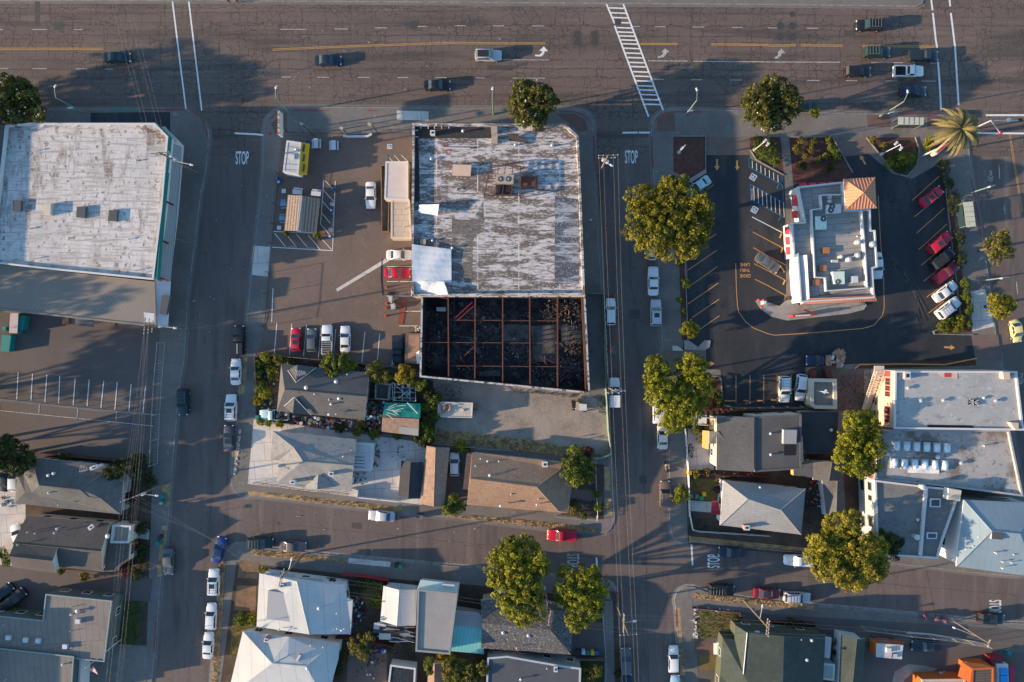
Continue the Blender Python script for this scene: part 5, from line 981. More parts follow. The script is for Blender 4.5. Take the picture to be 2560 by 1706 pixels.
b=MB();slab(b,[P(1797,797,5.0),P(1880,800,5.75),P(1975,910,5.75),P(1797,912,5.0)],[(0,1,2,3)],graysh_m,.15,trim_m);b.build('porch_gable',C5)
at(3,2)
C5c,zz=flat('low dark flat roofed building between the grey house and the green tree',[(305,622),(642,620),(632,800),(585,1000),(345,1005),(322,850),(300,845)],3.4,charsh_m,tanw_m,.1,charsh_m,'rear_building','building',win=False);vents(C5c,zz,[(565,782,.5,.22)])
C7a=gable('small grey shingled shed roof south of the rear building',[(412,1062),(690,1075),(690,1242),(410,1240)],3.2,4.0,graysh_m,0,.55,.55,wall=cream_m,name='rear_shed',cat='shed',win=False)
C7b=gable('long narrow grey shingled shed with white posts beside the hipped house',[(492,1245),(690,1242),(712,1600),(535,1600)],2.8,3.5,slate_m,0,.62,.62,wall=whitew_m,name='long_shed',cat='shed',win=False)
rbox(C7a,'ochre_wall',[(230,1085),(412,1065),(410,1222),(232,1200)],2.0,3.2,plain('ochre_boards',(0.50,0.30,0.10)),graysh_m)
at()
C6=hip('light grey speckled hipped roof house beside the lower street',[(1662,1104),(1851,1124),(1841,1229),(1654,1207)],3.6,5.4,ltgray_m,(1718,1147),(1794,1172),wall=whitew_m)
at(2,2);rbox(C6,'porch_roof',[(1912,1480),(1985,1480),(1985,1640),(1898,1635)],2.6,2.8,graysh_m);at(2,3);chimney(C6,2140,160,3.6,1.3,.9,.7,brickw_m,0);at(2,2);vents(C6,4.6,[(2255,1305,.4,.16),(2205,1412,.3,.1)])
b=MB();quad3(b,[(1822,1430),(1880,1432),(1905,1560),(1815,1555)],[2.4,2.6,2.6,2.4],maroon_m,.08);b.build('porch_awning',C6)
at(2,3)
at(1,3)
D1=gable('white membrane roofed house with two slopes beside the lower street',[(30,575),(812,680),(862,1130),(5,1062)],3.8,5.2,white_m,0,.47,.41,wall=whitew_m)
b=MB();b.prism([p.xy for p in PP([(815,795),(882,822),(862,1132),(800,1125)],3.75)],3.4,3.78,white_m);b.build('side_roof',D1)
rbox(D1,'entrance_roof',[(85,560),(215,572),(205,625),(100,612)],2.4,2.8,white_m);rbox(D1,'bay_roof',[(270,580),(345,590),(320,665),(235,650)],2.4,3.0,white_m);rbox(D1,'bay_roof',[(395,615),(600,620),(602,668),(398,665)],2.6,3.0,white_m)
rbox(D1,'skylight',[(110,735),(345,765),(330,1020),(95,990)],4.3,4.75,corr_m,mat('grey_roof_panel',(0.34,0.33,0.32),0.8));vents(D1,4.7,[(580,885,.6,.25),(742,933,.4,.12),(808,1075,.4,.12),(745,1072,.4,.12),(783,1090,.3,.16),(712,1083,.3,.1),(215,1082,.5,.12),(305,1085,.4,.1)])
chimney(D1,233,690,3.9,1.3,.6,.6,brickw_m,-.1)
D2=house('pale roofed hipped house with a skylight in the lower left of the south block',[(-120,1100),(90,1130),(450,1158),(768,1215),(748,1365),(712,1495),(640,1760),(-260,1700)],3.6,[(-120,1100,3.6),(90,1130,3.6),(450,1158,3.6),(768,1215,3.6),(748,1365,3.6),(712,1495,3.6),(640,1760,3.6),(-260,1700,3.6),(150,1395,5.6),(455,1420,5.6),(290,1320,5.2),(300,1155,4.2),(610,1290,4.6)],[(0,1,11,10,8),(11,2,3,12,9,8,10),(3,4,12),(4,5,6,9,12),(6,7,8,9),(7,0,8)],white_m,whitew_m,ridges=((8,9),(8,10),(9,12),(0,8)),capm=white_m)
vents(D2,4.6,[(503,1225,.4,.12),(617,1240,.4,.12),(480,1425,.8,.25)]);rbox(D2,'skylight',[(360,1370),(395,1315),(412,1325),(378,1380)],5.1,5.6,brickw_m,trim_m);chimney(D2,92,1185,4.0,1.1,.6,.5,brickw_m,-.2)
D3=gable('small white gabled house with collapsed rear lean-to',[(1162,690),(1472,725),(1455,1052),(1133,1010)],3.2,4.3,white_m,0,wall=whitew_m)
b=MB();quad3(b,[(1212,672),(1325,678),(1318,722),(1192,705)],[2.6,2.6,3.1,3.1],corr_m);quad3(b,[(1330,680),(1455,690),(1452,728),(1322,722)],[2.6,2.6,3.1,3.1],corr_m);b.build('porch_roof',D3)
R3=random.Random(31);b=MB()
for i in range(26):x=R3.uniform(1100,1400);y=R3.uniform(1000,1200);a_=R3.uniform(-.15,.45);L_=R3.uniform(60,170);b.rod(P(x,y,1.9),P(min(x+L_*cos(a_),1450),y+L_*sin(a_)*.6,2.1),.06,R3.choice([trim_m,galv_m,woodf_m]),n=4)
for i in range(10):x=R3.uniform(1110,1370);y=R3.uniform(1040,1190);q=P(x,y,1.8);b.box(q.x,q.y,1.4+.03*i,R3.uniform(1,2.4),R3.uniform(.5,1.2),.05,R3.choice([trim_m,blacktar_shade_m,bluegray_m,grayw_m]),R3.uniform(-.3,.3))
b.box(P(1260,1110,1).x,P(1260,1110,1).y,GZ,4.6,2.6,1.2,woodf_m,-.1);rb_=b.build('collapsed_lean_to');tag(rb_,'collapsed lean-to of loose boards and sheets behind the small white gabled house','lean-to')
D4,zd=flat('grey flat roofed two storey block with a green white porch on the street side',[(1475,722),(1837,760),(1768,1316),(1455,1287)],5.8,mat('warm_grey_flat_roof',(0.27,0.25,0.235),0.9,[('b',1.1,1.1,(0.20,0.185,0.172),0.015,0.0,-.09),('n',0.4,(0.23,0.215,0.20),.4,.7)]),whitew_m,.25,grayw_m,'flat_house','house')
b=MB();quad3(b,[(1500,635),(1838,672),(1832,755),(1468,722)],[4.6,4.6,5.0,5.0],acg_m,.15);b.build('front_canopy',D4)
rbox(D4,'roof_hatch',[(1700,672),(1812,680),(1806,700),(1692,692)],4.8,5.1,trim_m)
D5=thing('teal_shed','shed with a teal painted metal roof between the grey block and the pebble roof','shed',P(1930,1140,2));
b=MB();pl=[p.xy for p in PP([(1815,915),(2070,960),(2078,1312),(1778,1285)],3.0)];b.sides(inset(pl,.2),2.0-1.9,3.0,grayw_m);b.build('wall',D5)
b=MB();quad3(b,[(1808,1048),(2070,1068),(2078,1312),(1778,1285)],[3.5,3.3,2.9,3.1],teal_m,.1);b.build('teal_roof',D5);b=MB();quad3(b,[(1818,908),(2022,930),(2060,968),(2062,1075),(1805,1050)],[3.3,3.3,3.3,3.5,3.55],corr_m,.1);b.build('metal_roof',D5)
at()
D6=house('dark pebble roofed house beneath the two big street corner trees',[(1104,1378),(1170,1372),(1240,1385),(1318,1408),(1312,1505),(1105,1490)],3.6,[(1104,1378,3.6),(1240,1378,3.6),(1318,1408,3.6),(1312,1505,3.6),(1105,1490,3.6),(1108,1432,4.9),(1265,1448,4.9),(1273,1405,4.2)],[(0,1,7,6,5),(1,2,7),(2,3,6,7),(3,4,5,6)],pebble_m,tanw_m)
at(1,3);vents(D6,4.2,[(2262,1020,.4,.25),(2253,1110,.4,.25)]);at(2,3);vents(D6,4.2,[(148,1135,.4,.25),(42,1250,.4,.12)])
at();D7,zz=flat('dark blue roofed house cut by the bottom edge below the pebble roof',[(1120,1512),(1165,1508),(1290,1530),(1335,1536),(1330,1720),(1112,1710)],4.4,bluegray_m,grayw_m,.15,galv_m,'flat_house','house')
at(2,3);vents(D7,zz,[(78,1530,.6,.16),(318,1437,.3,.1)]);chimney(D7,398,1450,zz,.6,.5,.8,trim_m,0)
at()
sh1,zz=flat('shed roofed with a torn black tarpaulin at the bottom edge',[(897,1528),(955,1536),(950,1640),(884,1640)],2.6,mat('black_tarpaulin',(0.02,0.022,0.026),0.45,[('n',1.4,(0.05,0.055,0.06),.5,.7,(4,.5,1))],bump=1.0,bscale=1.5),whitew_m,.1,trim_m,'tarped_shed','shed',win=False)
sh2=gable('narrow tan gabled shed at the bottom edge next to the tarped shed',[(985,1520),(1018,1524),(1012,1700),(975,1700)],2.8,3.4,tansh_m,0,.45,.45,wall=tanw_m,name='narrow_shed',cat='shed',win=False)
E1=house('dark green shingled house with front steps at the lower right',[(1690,1437),(1806,1447),(1897,1457),(1884,1720),(1640,1710),(1655,1550),(1661,1466),(1688,1470)],4.0,[(1690,1437,4.0),(1806,1447,4.0),(1897,1457,4.0),(1884,1720,4.0),(1640,1710,4.0),(1655,1550,4.0),(1661,1466,4.0),(1688,1470,4.0),(1717,1454,5.6),(1708,1549,5.6),(1802,1462,6.0),(1795,1720,6.0)],[(0,1,10,8),(1,2,10),(10,2,3,11),(8,10,11,9),(7,0,8),(6,7,8,9),(5,6,9),(4,5,9,11),(3,4,11)],dkgreen_m,plain('olive_boards',(0.07,0.075,0.05)),ridges=((8,9),),capm=trim_m,trim=dkgreen_m)
at(3,3);vents(E1,4.8,[(388,1178,.5,.2),(228,1295,.4,.16),(345,1355,.5,.22),(143,1358,.5,.14),(205,1492,.4,.14),(295,1172,.4,.1)]);at(2,3);chimney(E1,2235,1120,4.4,.9,.7,.5,whitew_m,0)
b=MB()
for i in range(5):q=P(1850+14*i,1265,.3+.2*i);b.box(q.x,q.y,GZ,.35,2.0,.2+.2*i,acg_m)
b.build('front_steps',E1)
at(3,3)
rbox(E1,'side_porch',[(515,1150),(580,1162),(565,1352),(500,1340)],2.4,2.6,white_m)
E2=gable('narrow dark green gabled garage with a white side wall',[(665,1135),(886,1172),(852,1700),(640,1700)],3.4,4.3,dkgreen_m,0,.55,.55,wall=whitew_m,name='narrow_garage',cat='garage',win=False)
E3,zz=flat('small pale green flat shed beside the dark green house',[(495,1395),(612,1408),(602,1555),(485,1540)],2.6,mat('pale_green_roof',(0.30,0.36,0.31),.8,[('n',.8,(.25,.3,.26),.4,.7)]),whitew_m,.05,acg_m,'garden_shed','shed',win=False)
orb=mat('brown_slatted_roof',(0.10,0.075,0.06),0.9,[('b',30.0,0.45,(0.04,0.03,0.025),0.05,0.0,-.05)])
E4,zz=flat('orange walled snack stand with a dark slatted roof at the bottom right',[(1862,1442),(2060,1435),(2058,1700),(1850,1700)],3.8,orb,orange_m,.1,orange_m,'snack_stand','snack stand',win=False)
b=MB();quad3(b,[(1770,1385),(1950,1400),(2050,1432),(1860,1445),(1845,1580),(1735,1515)],[3.2,3.3,3.8,3.8,3.8,3.2],orange_m,.1);b.build('awning',E4)
E5,zz=flat('low orange counter building with pink edge at the bottom right',[(1405,1545),(1800,1540),(1800,1700),(1400,1700)],3.0,tanw_m,orange_m,.1,pink_m,'orange_counter','counter',win=False)
tb=MB()
for x,y,a_ in((1790,1440,.05),):q=P(x,y,2.5);tb.box(q.x,q.y,2.5,.85,2.3,.08,pink_m)
ob=tb.build('pink_menu_sign');tag(ob,'pale pink sign board fixed on the orange stand corner','sign')
b=MB();q=P(1605,1520,1);b.box(q.x,q.y,.85,2.0,1.0,.06,trim_m,-.5);b.box(q.x,q.y,GZ,.1,.1,.75,galv_m);tag(b.build('white_table'),'white table top standing between the orange counters','table')
at();W1,zz=flat('tall neighbour building beyond the left edge of the photo',[(-460,290),(-176,283),(-196,655),(-470,650)],9.0,rollgray_m,tanw_m,.4,grayw_m,'neighbour_building','building',win=False)
W2,zz=flat('second neighbour building beyond the lower left edge of the photo',[(-330,1462),(-112,1462),(-112,1640),(-330,1640)],8.0,rollgray_m,tanw_m,.4,grayw_m,'neighbour_building','building',win=False)
at(3,2);s_=PP([(833,1195),(975,1243)],0)
a_,d_=P(975,1250,6).xy,P(1000,1925,6).xy;dd=(d_-a_);LL=dd.length;dd.normalize();nn=Vector((dd.y,-dd.x));nn=nn if nn.x<0 else-nn;rz=atan2(dd.y,dd.x)
for t0,t1,z0 in((.04,.16,3.6),(.05,.2,1.0),(.22,.30,3.6),(.5,.66,3.4),(.55,.7,.9),(.72,.8,3.4)):
 c=a_+dd*LL*(t0+t1)/2+nn*.03;b=MB();b.box(c.x,c.y,z0,LL*(t1-t0),.1,1.3,grayw_m,rz);wo_=b.build('window',C3);b=MB();c+=nn*.04;b.box(c.x,c.y,z0+.1,LL*(t1-t0)-.2,.06,1.1,glass_m,rz);b.build('pane',wo_)
def paint(n,c):return mat('car_paint_'+n,c,0.38,(),0.0,spec=0.35,coat=0.22)
PT={'white':paint('white',(0.58,0.58,0.57)),'black':paint('black',(0.010,0.011,0.014)),'silver':paint('silver',(0.36,0.37,0.39)),'grey':paint('grey',(0.09,0.095,0.10)),'navy':paint('navy',(0.010,0.022,0.045)),'blue':paint('blue',(0.012,0.035,0.16)),'red':paint('red',(0.42,0.008,0.03)),'dkred':paint('dkred',(0.16,0.01,0.025)),'teal':paint('teal',(0.006,0.026,0.032)),'cream':paint('cream',(0.60,0.53,0.44)),'brown':paint('brown',(0.14,0.10,0.085)),'yellow':paint('yellow',(0.66,0.55,0.22)),'purple':paint('purple',(0.05,0.045,0.075)),'ltblue':paint('ltblue',(0.30,0.46,0.50)),'slate':paint('slate',(0.016,0.024,0.032)),'green':paint('green',(0.008,0.03,0.028))}
cglass=mat('car_window_glass',(0.02,0.036,0.042),0.1,spec=0.5);tyre_m=plain('tyre_rubber',(0.014,0.014,0.014),.9);rim_m=plain('wheel_rim',(0.35,0.35,0.36),.35,.6)
hl_m=plain('headlamp_lens',(0.62,0.64,0.66),.15,spec=.6);rack_m=plain('rack_grey',(.14,.14,.14),.5);tl_m=plain('tail_lamp_lens',(0.34,0.01,0.012),.25,spec=.6);bedm=plain('black_bed_liner',(0.02,0.02,0.022),.8)
KD={'sedan':(4.75,1.82,1.44,.93,(-.335,-.20,.055,.20),.84,.94),'coupe':(4.6,1.84,1.34,.90,(-.36,-.20,.02,.17),.82,.94),'hatch':(4.2,1.76,1.50,.95,(-.455,-.37,.06,.24),.88,.93),'suv':(4.75,1.90,1.75,1.08,(-.475,-.425,.05,.20),1.02,1.05),'wagon':(4.8,1.82,1.50,.95,(-.47,-.40,.06,.20),.86,.92),'van':(5.0,1.96,1.85,1.08,(-.485,-.46,.12,.29),.98,1.02),'pickup':(5.3,1.92,1.72,1.08,(-.08,-.04,.10,.20),1.02,1.06),'oldpickup':(5.2,1.92,1.68,1.05,(-.02,.01,.13,.22),.98,1.02),'beetle':(4.1,1.74,1.50,.92,(-.36,-.18,.08,.26),.80,.80),'oldsedan':(5.2,1.90,1.42,.93,(-.30,-.20,.04,.14),.88,.90)}
CM={}
def smesh(mb,name,smooth=False):
 me=bpy.data.meshes.new(name);me.from_pydata(mb.v,[],mb.f)
 for m in mb.ms:me.materials.append(m)
 me.polygons.foreach_set('material_index',mb.mi)
 if smooth:
  me.polygons.foreach_set('use_smooth',[True]*len(me.polygons));me.update()
  me.set_sharp_from_angle(angle=radians(38))
 me.update();return me
def carkit(kind):
 if kind in CM:return CM[kind]
 L,W,H,B,(a,b,c,d),hh,th=KD[kind];hw=W/2;K=[];pk='pickup' in kind;X=PT['white']
 if kind=='beetle':ST=[(-.5,.5,.55),(-.47,.72,.66),(-.40,.9,.80),(-.25,.98,.92),(0,1,.93),(.22,.98,.92),(.38,.86,.80),(.46,.68,.66),(.5,.45,.52)]
 else:
  sq=.94 if kind in('suv','van','pickup','oldpickup','oldsedan')else .86
  ST=[(-.5,.80*sq,th-.16),(-.488,.95*sq+.01,th-.04),(-.44,.975,th),(a,1,B),(0,1,B),(d,1,B),(.36,.985,hh),(.45,.94*sq+.03,hh-.08),(.485,.80*sq,hh-.2),(.5,.62*sq,hh-.32)]
  if pk:ST=[(-.5,.95,th-.05),(-.49,.99,th),(-.1,1,B)]+ST[4:]
 body=MB();vs=[];n=9
 for t,w_,z in ST:
  x=t*L;y=hw*w_;zb=.24 if abs(t)<.46 else .32
  for yy,zz in((-y*.92,zb),(-y,zb+.14),(-y,z-.24),(-y*.955,z-.07),(-y*.7,z),(0,z+.025),(y*.7,z),(y*.955,z-.07),(y,z-.24),(y,zb+.14),(y*.92,zb)):vs.append((x,yy,zz))
 n=11;fs=[]
 for i in range(len(ST)-1):
  for j in range(n-1):p=i*n+j;fs.append((p,p+1,p+n+1,p+n)[::-1])
  fs.append((i*n,(i+1)*n,(i+1)*n+n-1,i*n+n-1)[::-1])
 fs+=[tuple(range(n)),tuple(range(len(vs)-1,len(vs)-n-1,-1))]
 if pk:
  fs=[f for f in fs if not(len(f)==4 and all(vs[i][2]>B-.12 and vs[i][0]<a*L-.05 or(vs[i][2]>B-.12 and vs[i][0]<=0)for i in f)and max(vs[i][0]for i in f)<=0.01)]
 body.add(vs,fs,X)
 top=.80 if kind not in('van','suv')else .86
 def ring(x0,x1,w_,z):return[(x0*L,-w_*hw,z),(x1*L,-w_*hw,z),(x1*L,w_*hw,z),(x0*L,w_*hw,z)]
 g0=ring(a,d,.93,B-.03);g1=ring(b,c,top,H-.05);g2=ring(b+.03,c-.03,top-.16,H)
 body.add(g0+g1+g2,[(0,1,5,4),(1,2,6,5),(2,3,7,6),(3,0,4,7),(4,5,9,8),(5,6,10,9),(6,7,11,10),(7,4,8,11),(8,9,10,11)],X)
 if pk:
  x0,x1=-.485*L,(a-.005)*L;xm=(x0+x1)/2
  body.box(xm,0,.60,x1-x0,2*hw*.9,.05,bedm)
  for s in(-1,1):body.box(xm,s*hw*.93,.62,x1-x0,hw*.13,B-.60,X);body.box((-.30)*L,s*hw*.74,.62,.9,hw*.22,.22,bedm)
  body.box(x0,0,.62,.09,W*.97,B-.62,X);body.box(x1,0,.62,.06,W*.9,B-.6,X)
 K.append(('body',smesh(body,'body',True),None))
 def pane(idx,u0,u1,v0,v1,nm,off=.012):
  p=[Vector(g0[idx[0]]),Vector(g0[idx[1]]),Vector(g1[idx[1]]),Vector(g1[idx[0]])]
  nn=(p[1]-p[0]).cross(p[3]-p[0]).normalized()*off;m=MB();q=[]
  for u,v in((u0,v0),(u1,v0),(u1,v1),(u0,v1)):q.append((p[0]*(1-u)+p[1]*u)*(1-v)+(p[3]*(1-u)+p[2]*u)*v+nn)
  m.add(q+[t-nn*1.5 for t in q],[(0,1,2,3),(0,4,5,1),(1,5,6,2),(2,6,7,3),(3,7,4,0)],cglass);K.append((nm,smesh(m,nm),None))
 pane((1,2),.05,.95,.08,.95,'windscreen');pane((3,0),.07,.93,.12,.92,'rear_window')
 pane((0,1),.10,.50,.12,.88,'side_window');pane((0,1),.53,.86,.12,.88,'side_window');pane((2,3),.14,.47,.12,.88,'side_window');pane((2,3),.50,.90,.12,.88,'side_window')
 R=.34 if kind not in('suv','pickup','oldpickup','van')else .38
 for sx in(-.31,.31):
  for s in(-1,1):
   m=MB();m.rod((sx*L,s*(hw-.2),R),(sx*L,s*(hw+.015),R),R,tyre_m,n=16);m.rod((sx*L,s*(hw-.1),R),(sx*L,s*(hw+.025),R),R*.62,rim_m,n=12);K.append(('wheel',smesh(m,'wheel'),None))
 for s in(-1,1):
  m=MB();m.ball(.462*L,s*hw*.70,hh-.24,.16,.2,.10,hl_m,8,5);K.append(('headlight',smesh(m,'headlight',True),None))
  m=MB();m.box(-.484*L,s*hw*.78,th-.26,.14,.28,.18,tl_m);K.append(('tail_light',smesh(m,'tail_light'),None))
  m=MB();m.box(d*L-.25,s*(hw+.09),B-.02,.12,.2,.14,X);K.append(('wing_mirror',smesh(m,'wing_mirror'),None))
 CM[kind]=K;return K
CARS={}
def car(kind,col,x,y,hd,label,z=0.0,extra=(),hp=.9,group='cars parked or driving in the streets and lots'):
 q=P(x,y,hp);r=thing({'pickup':'pickup_truck','oldpickup':'pickup_truck','van':'van'}.get(kind,'car'),label,{'pickup':'pickup truck','oldpickup':'pickup truck','van':'van','suv':'suv'}.get(kind,'car'),(q.x,q.y,z),group,radians(hd))
 for nm,me,_ in carkit(kind):
  o=bpy.data.objects.new(nm,me);COL.objects.link(o);o.parent=r
  if me.materials[0]==PT['white']:o.material_slots[0].link='OBJECT';o.material_slots[0].material=PT[col]
 L,W,H,B,(a,b,c,d),hh,th=KD[kind]
 def add(nm,m):
  o=bpy.data.objects.new(nm,smesh(m,nm));COL.objects.link(o);o.parent=r;return o
 for e in extra:
  m=MB()
  if e=='rack':
   for s in(-1,1):m.rod((b*L+.2,s*W*.36,H+.06),(c*L-.2,s*W*.36,H+.06),.03,rack_m,n=5)
   for k in range(4):t=lerp(b*L+.35,c*L-.35,k/3);m.rod((t,-W*.36,H+.06),(t,W*.36,H+.06),.02,rack_m,n=4)
   add('roof_rack',m)
  elif e=='sunroof':m.box((c*L-.7),0,H-.005,.8,.9,.02,cglass);add('sunroof',m)
  elif e=='blackroof':m.box((b+c)/2*L,0,H-.02,(c-b)*L*.9,W*.66,.035,bedm);add('roof_panel',m)
  elif e=='camper':m.box((-.485+a)/2*L,0,B,(a+.485)*L-.05,W*.9,.75,PT[col]);m.box((-.485+a)/2*L,0,B+.75,(a+.485)*L*.8,.1,.03,galv_m);add('camper_shell',m)
  elif e=='cover':m.box((-.485+a)/2*L,0,B,(a+.485)*L-.05,W*.92,.05,PT[col]);add('bed_cover',m)
  elif e=='bars':
   for k in range(7):t=lerp(-.46*L,(a-.03)*L,k/6);m.rod((t,-W*.45,B+.25),(t,W*.45,B+.25),.05,galv_m,n=5)
   add('bed_rack',m)
  elif e in('doorL','doorR','doors'):
   for s in((1,)if e=='doorL' else(-1,)if e=='doorR' else(-1,1)):
    m=MB();A=radians(62);hx=(d-.04)*L;m.box(hx-.5*cos(A),s*(W/2+.5*sin(A)),.4,1.0,.07,.6,PT[col],-s*A+(0 if s<0 else 0));m.box(hx-.45*cos(A),s*(W/2+.45*sin(A)),1.0,.8,.04,.35,cglass,-s*A);add('open_door',m)
  elif e=='boards':
   rr=random.Random(3)
   for k in range(16):m.box(rr.uniform(-.46,-.12)*L,rr.uniform(-.6,.6),.8+.04*k,rr.uniform(.4,1.1),rr.uniform(.4,.9),.04,[plain('cardboard',(0.36,0.21,0.13)),trim_m][rr.random()<.25],rr.uniform(0,3))
   add('cargo_load',m)
  elif e=='junk':
   rr=random.Random(8)
   for k in range(24):m.box(rr.uniform(-.46,-.1)*L,rr.uniform(-.7,.7),.7,rr.uniform(.2,.7),rr.uniform(.2,.6),rr.uniform(.2,.7),rr.choice([trim_m,redtrim_m,bluegray_m,grayw_m,black_m]),rr.uniform(0,3))
   add('cargo_load',m)
 return r
T={}
